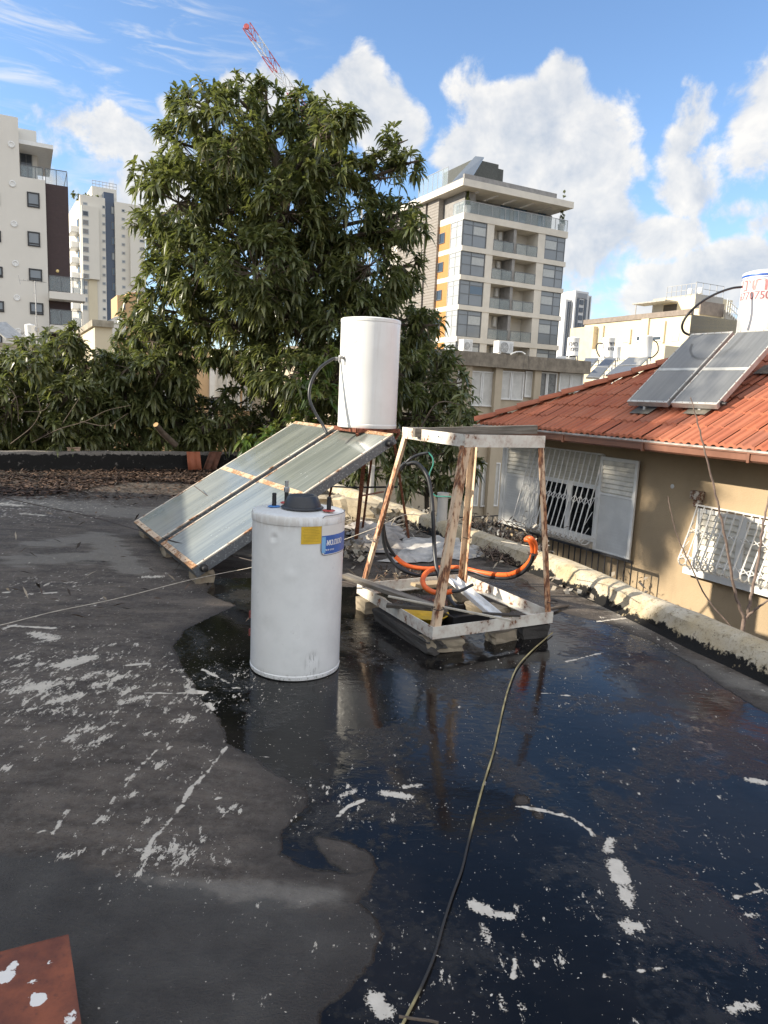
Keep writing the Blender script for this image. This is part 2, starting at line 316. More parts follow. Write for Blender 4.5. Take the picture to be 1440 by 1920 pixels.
FL = [([(50, 1293), (90, 1288)], 15), ([(65, 1190), (100, 1200)], 12), ([(120, 1250), (165, 1238)], 17), ([(100, 1320), (150, 1308)], 12), ([(128, 1392), (160, 1368), (172, 1372)], 9), ([(150, 1408), (175, 1398), (203, 1384)], 8),
 ([(235, 1318), (262, 1312)], 8), ([(60, 1395), (125, 1372)], 3), ([(0, 1440), (14, 1445)], 6), ([(425, 1400), (392, 1445), (370, 1470)], 3), ([(360, 1478), (345, 1505)], 4), ([(340, 1515), (315, 1545), (285, 1580), (268, 1615)], 4.5), ([(293, 1410), (270, 1435)], 5), ([(262, 1442), (235, 1478)], 3.5), ([(215, 1498), (200, 1525), (178, 1548)], 4.5), ([(190, 1540), (203, 1538)], 6), ([(322, 1402), (308, 1415)], 4), ([(298, 1438), (310, 1437)], 7), ([(240, 1495), (252, 1492)], 6),
 ([(128, 1522), (112, 1545), (98, 1568)], 4), ([(62, 1566), (95, 1558)], 3), ([(345, 1615), (360, 1605)], 7), ([(340, 1352), (352, 1348)], 10), ([(215, 1275), (250, 1270)], 6), ([(270, 1303), (380, 1300)], 3.5), ([(358, 1296), (385, 1298)], 5), ([(390, 1320), (396, 1330)], 8), ([(380, 1255), (430, 1280)], 4), ([(410, 1290), (470, 1288)], 4), ([(432, 1416), (520, 1418)], 2), ([(180, 1290), (190, 1285)], 9), ([(205, 1280), (225, 1272)], 7), ([(345, 1270), (360, 1282)], 5), ([(240, 1250), (280, 1246)], 5), ([(30, 1175), (100, 1180)], 5), ([(5, 1180), (30, 1172)], 5), ([(250, 1595), (290, 1600)], 3), ([(120, 1610), (140, 1600)], 6), ([(420, 1520), (440, 1515)], 6), ([(405, 1500), (415, 1496)], 4), ([(395, 1428), (400, 1430)], 4), ([(352, 1285), (362, 1300)], 6),
 ([(632, 1530), (655, 1508), (682, 1498)], 5), ([(640, 1490), (665, 1480)], 6), ([(720, 1485), (765, 1492)], 9), ([(758, 1474), (785, 1472)], 6), ([(968, 1512), (1020, 1520), (1070, 1532), (1105, 1555), (1112, 1565)], 4.5), ([(1145, 1572), (1140, 1595)], 8), ([(1152, 1618), (1165, 1650)], 15), ([(1168, 1668), (1178, 1690)], 11), ([(1185, 1665), (1180, 1700)], 7), ([(1172, 1735), (1195, 1738)], 12), ([(1180, 1725), (1180, 1750)], 7), ([(890, 1695), (915, 1708)], 13), ([(920, 1712), (960, 1718)], 9), ([(905, 1740), (918, 1765)], 7), ([(980, 1755), (985, 1765)], 5), ([(965, 1800), (962, 1830)], 5), ([(938, 1868), (945, 1890)], 6), ([(700, 1870), (720, 1895)], 15), ([(1015, 1296), (1065, 1302)], 3.5), ([(1160, 1328), (1176, 1331)], 2.5), ([(1405, 1462), (1435, 1468)], 9), ([(1380, 1680), (1430, 1665)], 5), ([(1395, 1712), (1415, 1715)], 6), ([(1130, 1830), (1145, 1838)], 5), ([(1190, 1825), (1300, 1812)], 3), ([(1370, 1895), (1415, 1885)], 9), ([(975, 1885), (985, 1890)], 6), ([(1225, 1178), (1275, 1185)], 5), ([(1060, 1240), (1130, 1222)], 2.5), ([(1120, 1165), (1180, 1160)], 3), ([(0, 945), (40, 950)], 7), ([(40, 965), (90, 968)], 5), ([(30, 948), (70, 943)], 3), ([(85, 983), (95, 984)], 4), ([(270, 1082), (300, 1081)], 6), ([(80, 1115), (105, 1113)], 4), ([(5, 1113), (20, 1112)], 4)]
line = np.full(PX.shape, -1.)
for pts, r in FL:
    for i in range(len(pts)-1):
        a = gp(*pts[i]); b = gp(*pts[i+1]); sc1 = math.hypot(a[1], 1.6)/FPX; dd_ = seg_d(*a, *b)
        if r <= 5: line = np.maximum(line, (r*.9+.6)*sc1 - dd_)
        else: flake = np.maximum(flake, (r*1.12+1.4)*sc1 - dd_)
zone = np.zeros(PX.shape)
for (x, y, r, wgt) in [(80, 1270, .9, 1), (240, 1290, .8, .9), (420, 1270, .6, 1), (60, 950, 1.6, .9), (300, 1420, .7, .5), (300, 1600, .25, 1), (90, 1110, 1., .6), (400, 1290, .5, 1), (700, 1480, .4, .8), (960, 1760, .25, 1.), (1150, 1700, .35, .7), (1400, 1680, .35, .8), (1100, 1300, 1.3, .45), (900, 1860, .5, .6), (1200, 1190, .7, .7), (640, 1500, .25, .8), (1250, 1850, .5, .5), (380, 1080, .5, .6), (1100, 1500, 1.5, .35), (700, 1880, .15, .9)]:
    a = gp(x, y); zone = np.maximum(zone, wgt*np.exp(-((PX-a[0])**2+(PY-a[1])**2)/r**2))
hz = .006*np.sin(PX*1.7+.4)*np.sin(PY*1.3) + .004*np.sin(PX*4.1+PY*2.3) - np.clip(wet, -.2, .2)*.02
def half(px, py, a, b):      # signed distance left of line a->b
    d = (b-a).normalized(); return (px-a.x)*(-d.y) + (py-a.y)*d.x
outp = np.full(PX.shape, -1e9)
for i in range(4):
    sd = -half(PX, PY, PAR[i], PAR[i+1])    # outward of the parapet
    sel = (PY >= (PAR[i].y if i else -99)) & (PY < (PAR[i+1].y if i < 3 else 99)); outp[sel] = sd[sel]
outb = half(PX, PY, BKA, BKB)
keep = (outp < .12) & (outb < .12)
nx, ny = len(gx), len(gy_)
idx = np.arange(nx*ny).reshape(ny, nx); q = np.stack([idx[:-1, :-1], idx[:-1, 1:], idx[1:, 1:], idx[1:, :-1]], -1).reshape(-1, 4)
q = q[keep[q].all(1)]
me = bpy.data.meshes.new('roof_deck'); used = np.unique(q); remap = np.full(nx*ny, -1); remap[used] = np.arange(len(used)); q = remap[q]
me.vertices.add(len(used)); me.vertices.foreach_set('co', np.stack([PX[used], PY[used], hz[used]], 1).astype(np.float32).ravel())
me.loops.add(q.size); me.loops.foreach_set('vertex_index', q.ravel().astype(np.int32))
me.polygons.add(len(q)); me.polygons.foreach_set('loop_start', np.arange(0, q.size, 4, dtype=np.int32))
me.update(calc_edges=True); me.shade_smooth()
for nm, arr in (('wet', wet), ('film', film), ('pale', pale), ('flake', flake), ('line', line), ('zone', zone)):
    at_ = me.attributes.new(nm, 'FLOAT', 'POINT'); at_.data.foreach_set('value', arr[used].astype(np.float32))
def _deck():
    m, t = newmat('bitumen_roofing'); P = t.pos
    nA = t.noise(P, .9, 6, .6); nB = t.noise(P, 5., 6, .6); nC = t.noise(P, 26., 6, .65); nD = t.noise(t.scale(P, (1., 1.6, 1)), 95., 5, .6); nE = t.noise(t.scale(P, (.8, 2.2, 1)), 3., 6, .6, .4)
    cB = t.math('SUBTRACT', nB, .5); cC = t.math('SUBTRACT', nC, .5); cD = t.math('SUBTRACT', nD, .5)
    jag = t.math('ADD', t.math('MULTIPLY', cB, .10), t.math('MULTIPLY', cC, .035))
    wk = t.step(t.math('ADD', t.attr('wet'), jag), -.006, .012)
    fk = t.step(t.math('ADD', t.attr('film'), t.math('ADD', t.math('MULTIPLY', cB, .25), t.math('MULTIPLY', cC, .12))), -.03, .05)
    pk = t.step(t.math('ADD', t.attr('pale'), t.math('MULTIPLY', t.math('SUBTRACT', nE, .5), 2.2)), .0, .55)
    dry = t.mix(t.step(nE, .30, .72), (.046, .036, .029), (.140, .114, .092))
    dry = t.mix(t.step(nC, .35, .75), dry, t.mix(.6, dry, (.16, .14, .12)))
    dry = t.mix(t.math('MULTIPLY', t.step(nD, .56, .66), .55), dry, (.022, .019, .018)); dry = t.mix(t.math('MULTIPLY', t.step(t.noise(P, 11., 6, .7), .52, .70), .5), dry, (.036, .031, .028))
    dry = t.mix(t.math('MULTIPLY', pk, .75), dry, t.mix(nC, (.13, .12, .105), (.27, .245, .21)))
    dry = t.mix(t.math('MULTIPLY', fk, .85), dry, t.mix(t.step(nB, .3, .7), (.038, .035, .033), (.066, .062, .057)))
    wetc = t.mix(t.step(nA, .42, .62), (.0055, .0055, .006), (.016, .014, .013))
    dampi = t.step(t.math('ADD', t.noise(P, 1.5, 6, .62, .3), t.math('MULTIPLY', cC, .3)), .51, .64)       # damp, nearly dry islands in the film of water
    wetc = t.mix(t.math('MULTIPLY', dampi, .75), wetc, (.030, .028, .026))
    halo = t.step(t.math('ADD', t.attr('wet'), t.math('MULTIPLY', cB, .2)), -.16, .0); dry = t.mix(t.math('MULTIPLY', halo, .55), dry, (.030, .026, .024))
    col = t.mix(wk, dry, wetc)
    st_ = t.math('SUBTRACT', t.noise(t.scale(P, (1.9, .7, 1)), 30., 6, .72, .5), .5)
    fl = t.step(t.math('ADD', t.attr('flake'), t.math('ADD', t.math('MULTIPLY', st_, t.mixf(wk, .24, .06)), t.math('MULTIPLY', cD, .05))), .006, .011)
    fl = t.math('MAXIMUM', fl, t.step(t.math('ADD', t.attr('line'), t.math('ADD', t.math('MULTIPLY', cC, .035), t.math('MULTIPLY', cB, .035))), .001, .005))
    sp = t.noise(t.scale(P, (1.5, .62, 1)), 17., 8, .76); thr = t.math('SUBTRACT', t.mixf(t.attr('zone'), .675, t.mixf(wk, .545, .59)), t.math('MULTIPLY', cB, .22))
    spk = t.step(t.math('SUBTRACT', sp, thr), .0, .012)
    spk2 = t.step(t.math('SUBTRACT', t.noise(P, 75., 3, .6), t.math('SUBTRACT', t.mixf(t.attr('zone'), .715, .665), t.math('MULTIPLY', cB, .12))), 0, .01)
    wh = t.math('MAXIMUM', fl, t.math('MAXIMUM', spk, spk2))
    col = t.mix(wh, col, t.mix(nC, (.44, .395, .33), (.74, .68, .585)))
    wrough = t.mixf(dampi, t.mixf(t.step(nB, .35, .7), .035, .11), .32)
    rough = t.mixf(wk, t.mixf(fk, .72, .55), wrough); rough = t.mixf(wh, rough, .75)
    hdry = t.math('ADD', t.math('MULTIPLY', nC, 1.0), t.math('ADD', t.math('MULTIPLY', nD, .7), t.math('MULTIPLY', nB, 1.1)))
    ripple = t.noise(t.scale(P, (1., 1.7, 1)), 14., 3, .5, .6)
    hwet = t.math('ADD', t.math('MULTIPLY', ripple, .07), t.math('ADD', t.math('MULTIPLY', nC, .04), t.math('MULTIPLY', dampi, .12)))
    h = t.mixf(wk, hdry, hwet); h = t.math('ADD', h, t.math('MULTIPLY', wh, .40))
    t.set(col=col, rough=rough, nor=t.bump(t.math('MULTIPLY', h, t.mixf(wk, 2.2, 1.)), .6, .016), spec=t.mixf(wk, .32, .23)); return m
me.materials.append(_deck())
o = bpy.data.objects.new('roof_deck', me); COL.objects.link(o); tag(o, 'black bitumen flat roof with wet patches and white paint flakes', kind='structure')
# building under the deck
g = MB(); lo = [BKA-E2*.0, BKB, PAR[3]+E1*.05, PAR[2]+E1*.05, PAR[1]+E1*.05, PAR[0], Vector((-14, -3.6, 0))]
n = len(lo); vs = [(p.x, p.y, -.03) for p in lo] + [(p.x, p.y, GROUND) for p in lo]
g.add(vs, [(i, (i+1) % n, n+(i+1) % n, n+i) for i in range(n)] + [tuple(range(n))])
tag(g.build('roof_building', M_conc), 'rendered walls of the building under the flat roof', kind='structure')
# ------------------------------------------------------------------ parapets
def _parmat(name, base, tarh, tarvar, pale=(.50, .45, .36)):
    m, t = newmat(name); z = t.sep(t.pos)[2]; n1 = t.noise(t.pos, 3.2, 5, .6); n2 = t.noise(t.pos, 17., 7, .7); n3 = t.noise(t.pos, 90., 4, .6)
    e = t.math('ADD', t.math('MULTIPLY', t.math('SUBTRACT', n1, .5), tarvar*2.2), t.math('MULTIPLY', t.math('SUBTRACT', n2, .5), tarvar*2.4))
    k = t.step(t.math('SUBTRACT', t.math('ADD', e, tarh), z), -.004, .012)
    c = t.mix(t.step(n1, .3, .7), base, pale); c = t.mix(t.step(n2, .50, .72), c, tuple(x*.55 for x in base)); c = t.mix(t.math('MULTIPLY', t.step(n3, .55, .72), .5), c, tuple(x*.4 for x in base)); c = t.mix(t.math('MULTIPLY', t.step(t.noise(t.pos, 42., 5, .7), .58, .66), .75), c, tuple(x*.22 for x in base))
    pl = t.step(t.noise(t.pos, 11., 7, .7), .60, .66)
    tar = t.mix(t.math('MULTIPLY', pl, .7), (.008, .0075, .007), tuple(x*1.1 for x in base))
    t.set(col=t.mix(k, c, tar), rough=t.mixf(k, .92, .75), spec=.25, nor=t.bump(t.math('ADD', n2, t.math('ADD', t.math('MULTIPLY', n3, .5), t.math('MULTIPLY', k, .6))), .7, .012)); return m
def sweep_wall(name, path, sec, mat, step=.06, jit=.016):
    P = []
    for a, b in zip(path[:-1], path[1:]):
        k = max(1, int((b-a).length/step)); P += [a + (b-a)*(i/k) for i in range(k)]
    P.append(path[-1]); g = MB(); vs = []; fs = []; S = len(sec)
    from mathutils import noise as mn
    for i, p in enumerate(P):
        d = (P[min(i+3, len(P)-1)]-P[max(i-3, 0)]).normalized(); out = Vector((d.y, -d.x, 0))
        for j, (o_, z_) in enumerate(sec):
            nn = mn.noise_vector(Vector((p.x*3.1, p.y*3.1, j*1.7)))*jit*(0 if z_ < -1 else 1)
            vs.append(p + out*(o_+nn.x) + Z*(z_ + nn.z*.8))
    for i in range(len(P)-1):
        for j in range(S-1): fs.append((i*S+j, i*S+j+1, (i+1)*S+j+1, (i+1)*S+j))
    fs.append(tuple(range(S-1, -1, -1))); fs.append(tuple((len(P)-1)*S+j for j in range(S)))
    g.add(vs, fs); return g.build(name, mat, smooth=True)
tag(sweep_wall('parapet_wall', PAR, [(-.10, -.02), (-.03, .03), (.0, .10), (.015, .15), (.05, .178), (.11, .188), (.165, .182), (.195, .15), (.205, .05), (.21, GROUND), (.1, GROUND)], _parmat('parapet_render', (.43, .345, .215), .07, .07)),
    'low rough beige parapet with flaking black tar along the right roof edge', 'wall')
tag(sweep_wall('parapet_wall', [BKB, BKA], [(-.14, -.02), (-.05, .03), (-.02, .12), (-.01, .30), (.01, .345), (.08, .355), (.17, .35), (.2, .32), (.205, GROUND), (.1, GROUND)], _parmat('tarred_parapet_render', (.17, .155, .14), .30, .06, (.24, .22, .20))),
    'low black tarred parapet under the mango leaves at the back of the roof', 'wall')
# ------------------------------------------------------------------ foreground boiler
def cyl_patch(g, c, r, a0, a1, z0, z1, n=16, mi=0, rc=0.):
    vs = []
    for i in range(n+1):
        a = a0+(a1-a0)*i/n; dz = 0
        if rc: e = min(i, n-i)/n*abs(a1-a0)*r; dz = rc - math.sqrt(max(0, rc*rc-(rc-e)**2)) if e < rc else 0
        for z in (z0+dz, z1-dz): vs.append((c[0]+r*math.sin(a), c[1]-r*math.cos(a), z))
    return g.add(vs, [(2*i, 2*i+2, 2*i+3, 2*i+1) for i in range(n)], mi)
def text_mesh(s, size):
    c = bpy.data.curves.new('t', 'FONT'); c.body = s; c.size = size; c.resolution_u = 3
    o = bpy.data.objects.new('t', c); COL.objects.link(o); bpy.context.view_layer.update()
    m = bpy.data.meshes.new_from_object(o.evaluated_get(bpy.context.evaluated_depsgraph_get()))
    vs = [tuple(v.co) for v in m.vertices]; fs = [tuple(p.vertices) for p in m.polygons]
    bpy.data.objects.remove(o); bpy.data.meshes.remove(m); bpy.data.curves.remove(c); return vs, fs
def cyl_text(g, s, size, c, r, ac, zb, mi=0, sx=1., align='C', bold=0.):
    vs, fs = text_mesh(s, size); xs = [v[0] for v in vs]; mid = (min(xs)+max(xs))/2 if align == 'C' else min(xs)
    for k in ([0] if not bold else [-bold, 0, bold]):
        out = []
        for v in vs:
            a = ac+((v[0]-mid)*sx+k)/r; rr = r+abs(k)*.02; out.append((c[0]+rr*math.sin(a), c[1]-rr*math.cos(a), zb+v[1]))
        g.add(out, fs, mi)
def boiler_mat():
    m, t = newmat('scuffed_white_enamel'); o_ = t.obj; z = t.sep(t.pos)[2]
    n1 = t.noise(t.pos, 7., 6, .65); n2 = t.noise(t.scale(t.pos, (9, 9, 1.2)), 6., 6, .7); n3 = t.noise(t.pos, 60., 5, .7); n4 = t.noise(t.scale(t.pos, (1, 1, 7)), 5., 6, .7)
    c = t.mix(t.step(n1, .35, .75), (.80, .81, .80), (.72, .73, .72))
    # rust and grime streak below the lid seam
    seam = t.math('MULTIPLY', t.step(t.math('ABSOLUTE', t.math('SUBTRACT', z, .905)), .07, .0), t.step(t.math('ADD', t.math('MULTIPLY', n1, .5), t.math('MULTIPLY', n2, .5)), .45, .60))
    c = t.mix(t.math('MULTIPLY', seam, .32), c, t.mix(n3, (.45, .36, .26), (.25, .17, .11)))
    # rubbed marks near the foot
    q = t.vmath('DISTANCE', t.scale(t.pos, (1, 1, .62)), (-.37, 3.81, .10*.62)); k = t.math('MULTIPLY', t.step(q, .058, .012), t.step(n2, .50, .56))
    c = t.mix(t.math('MULTIPLY', k, .65), c, (.16, .16, .16))
    q2 = t.vmath('DISTANCE', t.scale(t.pos, (1, 1, 1)), (-.51, 3.775, .17)); k2 = t.math('MULTIPLY', t.step(q2, .06, .02), t.step(n4, .60, .66)); c = t.mix(t.math('MULTIPLY', k2, .7), c, (.2, .2, .19))
    foot = t.math('MULTIPLY', t.step(z, .06, .0), t.step(n3, .52, .64)); c = t.mix(t.math('MULTIPLY', foot, .75), c, (.22, .20, .17))
    spk = t.step(t.noise(t.pos, 34., 5, .7), .70, .73); c = t.mix(t.math('MULTIPLY', spk, .5), c, (.35, .30, .25))
    t.set(col=c, rough=t.lin(n1, .3, .7, .26, .40), coat=.15, nor=t.bump(n1, .02, .01)); return m
BC = gz(553, 1246); BR = .265
BT = thing('water_boiler', BC, 'dented white water boiler standing alone on the wet black roof with yellow sticker', 'water boiler')
prof = [(BR-.012, 0), (BR-.002, .006), (BR, .018), (BR, .028), (BR-.003, .031), (BR-.003, .034)] + [(BR-.002, .04+.845*i/56) for i in range(57)] + [(BR+.002, .888), (BR+.003, .893), (BR+.003, .925), (BR-.004, .938), (BR-.03, .944), (.16, .951), (.05, .955), (0, .956)]
g = MB(); g.lathe(prof, BC, 128)
for i, v in enumerate(g.v):     # dents in the sheet
    for (px_, py_, amp, sg) in [(514, 1008, .011, .016), (546, 1078, .010, .014), (489, 1036, .005, .03), (612, 1150, .004, .05), (500, 1180, .003, .05), (590, 1235, .004, .03)]:
        c = at(px_, py_, BC.y-.24); d = (v-c).length
        if d < .25:
            k = amp*(math.exp(-(d/sg)**2) - .35*math.exp(-((d-sg*1.6)/sg)**2)); out = Vector((v.x-BC.x, v.y-BC.y, 0)).normalized(); v -= out*k
g.build('body', boiler_mat(), BT, smooth=True)
g = MB(); cc = gz(567, 952, .957); g.lathe([(.118, 0), (.122, .004), (.118, .010), (.108, .013), (.088, .062), (.080, .072), (.066, .074), (.062, .070), (.04, .069), (0, .069)], cc, 48); g.build('element_cover', simple('black_cover_plastic', (.030, .033, .040), .42, var=.3, scale=9., bump=.1), BT, smooth=True)
M_red = simple('red_washer', (.45, .06, .05), .5); M_blue = simple('blue_washer', (.06, .20, .50), .5); M_teflon = simple('grey_thread', (.42, .41, .38), .6, .2)
for (x, y, h, col_, fit) in [(514, 950, .062, M_blue, 0), (537, 943, .066, M_red, 1), (616.5, 958, .062, M_red, 0)]:
    p = gz(x, y, .954); g = MB(); g.lathe([(.0125, 0), (.0125, h), (.011, h), (.011, h+.004), (.0125, h+.004), (.0125, h+.016), (.009, h+.018), (0, h+.018)], p, 16, 0)
    if fit: g.lathe([(.016, h), (.018, h+.006), (.018, h+.024), (.014, h+.028), (.0105, h+.032), (.0105, h+.055), (.012, h+.056), (.012, h+.066), (0, h+.067)], p, 16, 1)
    pp = g.build('pipe_stub', [M_black, M_steel], BT, smooth=True)
    g = MB(); g.lathe([(.013, .0), (.036, .001), (.037, .003), (.032, .006), (.013, .007)], p, 24); g.build('washer', col_, pp, smooth=True) if False else g.build('washer', col_, pp, smooth=True)
view_a = math.atan2(BC.x, BC.y)
def phi(x, xc, hw): return math.asin(max(-1, min(1, (x-xc)/hw))) - view_a
g = MB(); z0 = at(588, 1021, BC.y-.25).z; z1 = at(588, 985, BC.y-.25).z
cyl_patch(g, BC, BR+.0008, phi(571, 566, 84), phi(606, 566, 84), z0, z1)
ys = g.build('warning_sticker', None or simple('yellow_sticker', (.72, .47, .04), .5, var=.12, scale=20.), BT)
g = MB()
for i in range(11): cyl_patch(g, BC, BR+.0018, phi(574+(i % 3), 566, 84), phi(603-((i*7) % 5)*2, 566, 84), z1-.006-(z1-z0)*i/12.5-.0012, z1-.006-(z1-z0)*i/12.5, 10)
g.build('small_print', simple('sticker_print', (.36, .22, .03), .6), ys)
z0 = at(628, 1043, BC.y-.22).z; z1 = at(628, 970, BC.y-.22).z; A0 = phi(607, 566, 85); A1 = A0+1.25
g = MB(); cyl_patch(g, BC, BR+.0006, A0-.018, A1, z0-.004, z1+.004, 40, 0, .03); g.build('plate_edge', simple('label_edge', (.20, .20, .22), .4), BT)
g = MB(); cyl_patch(g, BC, BR+.0012, A0, A1, z0, z1, 40, 0, .026); lp = g.build('label_plate', simple('label_white', (.76, .75, .72), .35, var=.05), BT)
zb1 = z0+(z1-z0)*.50
g = MB(); cyl_patch(g, BC, BR+.0018, A0+.004, A1-.02, z0+.020, zb1, 40); cyl_patch(g, BC, BR+.0018, A0+.07, A1-.07, z0+.004, z0+.020, 40); g.build('blue_band', simple('label_blue', (.035, .13, .46), .35, var=.15, scale=20.), lp)
g = MB(); cyl_patch(g, BC, BR+.0018, A0+.01, A1-.02, z1-.034, z1-.0325, 30); g.build('rule_line', simple('label_rule', (.15, .15, .16), .5), lp)
g = MB(); cyl_text(g, 'אט.מונט', .050, BC, BR+.0026, A0+.13, z0+.052, align='L', sx=.8, bold=.0018); cyl_text(g, 'דוודי שמש', .016, BC, BR+.0026, A0+.10, z0+.022, align='L')
g.build('lettering', simple('label_letter', (.82, .82, .82), .4), lp)
g = MB(); cyl_patch(g, BC, BR+.0026, A0+.01, A0+.10, z0+.012, zb1-.006, 8); g.build('emblem', simple('label_light_blue', (.22, .45, .72), .4), lp)
g = MB()
for zz in (.19, .30): g.box(BC.x-BR-.012, BC.x-BR+.02, BC.y-.012, BC.y+.012, zz-.02, zz+.02)
g.build('thermostat_bracket', simple('red_oxide', (.22, .05, .04), .6), BT)
# ------------------------------------------------------------------ solar collectors
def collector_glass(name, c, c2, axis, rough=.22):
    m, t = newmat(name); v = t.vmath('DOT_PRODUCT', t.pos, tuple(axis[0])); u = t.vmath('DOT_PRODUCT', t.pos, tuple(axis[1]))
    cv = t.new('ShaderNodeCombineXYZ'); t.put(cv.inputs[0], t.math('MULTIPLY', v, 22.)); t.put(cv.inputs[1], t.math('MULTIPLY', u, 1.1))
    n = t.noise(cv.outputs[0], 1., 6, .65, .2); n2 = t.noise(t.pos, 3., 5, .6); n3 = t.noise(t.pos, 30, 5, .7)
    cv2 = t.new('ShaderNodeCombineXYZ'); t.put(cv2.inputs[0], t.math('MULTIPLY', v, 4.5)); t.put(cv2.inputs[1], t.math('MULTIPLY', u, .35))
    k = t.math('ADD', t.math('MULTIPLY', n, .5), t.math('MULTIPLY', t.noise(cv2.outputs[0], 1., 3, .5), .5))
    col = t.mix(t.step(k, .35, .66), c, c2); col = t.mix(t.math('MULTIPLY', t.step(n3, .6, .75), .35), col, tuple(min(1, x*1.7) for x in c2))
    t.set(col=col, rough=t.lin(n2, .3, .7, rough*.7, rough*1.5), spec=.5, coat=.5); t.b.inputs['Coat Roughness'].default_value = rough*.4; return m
def collector(name, P0, a, b, w, L, label, group, mats, depth=.10, bar_at=.52, stubs='R', trim=.034):
    """glazed flat plate collector: a across, b up the slope"""
    n = a.cross(b).normalized(); M = Matrix(((a.x, b.x, n.x, P0.x), (a.y, b.y, n.y, P0.y), (a.z, b.z, n.z, P0.z), (0, 0, 0, 1)))
    T = thing(name, P0, label, 'solar collector', group); galv, trm, trm2, glass = mats; t_ = trim
    g = MB(M); g.box(0, w, 0, L, -depth, -.012); g.build('casing', galv, T, bevel=.003)
    g = MB(M)
    g.box(-.002, w+.002, -.002, t_*1.5, -.014, 0); g.build('end_trim', trm, T, bevel=.002)
    g = MB(M); g.box(-.002, w+.002, L-t_*1.3, L+.002, -.014, 0); g.build('end_trim', trm, T, bevel=.002)
    g = MB(M); g.box(-.002, t_*.7, t_*1.5, L-t_*1.3, -.014, -.001); g.build('side_trim', trm2, T, bevel=.002)
    g = MB(M); g.box(w-t_*.7, w+.002, t_*1.5, L-t_*1.3, -.014, -.001); g.build('side_trim', trm2, T, bevel=.002)
    yb = L*bar_at
    g = MB(M); g.box(t_*.7, w-t_*.7, yb-.028, yb+.028, -.014, -.0015); g.build('cross_bar', trm, T, bevel=.002)
    for y0, y1 in ((t_*1.5, yb-.028), (yb+.028, L-t_*1.3)):
        g = MB(M); g.box(t_*.7, w-t_*.7, y0, y1, -.0125, -.006); g.build('glass_pane', glass, T)
    g = MB(M)
    for y in (t_*1.5*.5, L-t_*.65): 
        for i in range(6): g.lathe([(.006, 0), (.006, .002), (.003, .004), (0, .004)], (w*(i+.5)/6, y, 0), 8)
    for i in range(9):
        for x in (t_*.33, w-t_*.33): g.lathe([(.006, -.001), (.006, .002), (.003, .004), (0, .004)], (x, L*(i+.5)/9, 0), 8)
    g.build('screws', M_rustpost, T)
    for y in (.085, L-.085):
        g = MB(M)
        if 'R' in stubs: g.lathe([(.030, 0), (.034, .004), (.034, .012), (.022, .016), (.019, .017), (.019, .045), (.022, .045), (.022, .062), (.016, .066), (0, .066)], (w, y, -.055), 20, axis=(1, 0, 0))
        if 'L' in stubs and y > .5: g.lathe([(.026, 0), (.026, .012), (.015, .014), (.015, .05), (0, .05)], (0, y, -.055), 16, axis=(-1, 0, 0))
        if g.v: g.build('pipe_stub', M_black, T, smooth=True)
    return T
CA = Vector((math.cos(-1.029), math.sin(-1.029), 0)); _t = .540
CB = Vector((-CA.y*math.cos(_t), CA.x*math.cos(_t), math.sin(_t))); CP = Vector((-2.606, 7.283, .2)); CS = 1.038; CP = EYE+(CP-EYE)*CS
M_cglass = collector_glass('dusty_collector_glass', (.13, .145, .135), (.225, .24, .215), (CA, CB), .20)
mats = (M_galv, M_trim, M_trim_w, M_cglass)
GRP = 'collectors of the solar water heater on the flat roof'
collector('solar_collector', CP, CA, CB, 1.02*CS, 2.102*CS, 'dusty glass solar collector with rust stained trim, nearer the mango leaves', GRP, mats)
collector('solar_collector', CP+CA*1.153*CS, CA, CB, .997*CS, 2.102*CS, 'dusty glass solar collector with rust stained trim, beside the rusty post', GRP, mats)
CN = CA.cross(CB).normalized()
# foot blocks under the collectors
M_block = concrete('mortar_block', (.30, .25, .18), amt=.45)
from mathutils import noise as mnoise
def rock(name, c, size, mat, label, cat, seed=0, rot=0., jag=.18, group=None, n=3):
    import bmesh
    bm = bmesh.new(); bmesh.ops.create_cube(bm, size=1.0); bmesh.ops.subdivide_edges(bm, edges=bm.edges[:], cuts=n, use_grid_fill=True)
    cs, sn = math.cos(rot), math.sin(rot)
    for v in bm.verts:
        p = v.co*1.0; q_ = mnoise.noise_vector(p*2.3+Vector((seed*7.1, seed*3.3, 0)))*jag
        p = p*(1-.10*(p.length-.5)) + q_; x, y, z = p.x*size[0], p.y*size[1], (p.z+.5)*size[2]
        v.co = Vector((x*cs-y*sn, x*sn+y*cs, z))
    me = bpy.data.meshes.new(name); bm.to_mesh(me); bm.free(); me.materials.append(mat)
    o = bpy.data.objects.new(name, me); COL.objects.link(o); o.location = c; o['_w'] = tuple(c); return tag(o, label, cat, group)
for k, u in enumerate((.12, 1.09, 2.08)):
    p = CP + CA*u + CB*.09 - CN*.10; lb = ('low mortar block under the free lower corner of the far collector', 'low mortar block under the gap between both collectors', 'low mortar block under the near lower corner of the collectors')[k]
    rock('mortar_block', (p.x, p.y, -.015), (.22, .16, max(.05, p.z+.015)), M_block, lb, 'block', k, R(-59), .10, 'mortar blocks under the collectors')
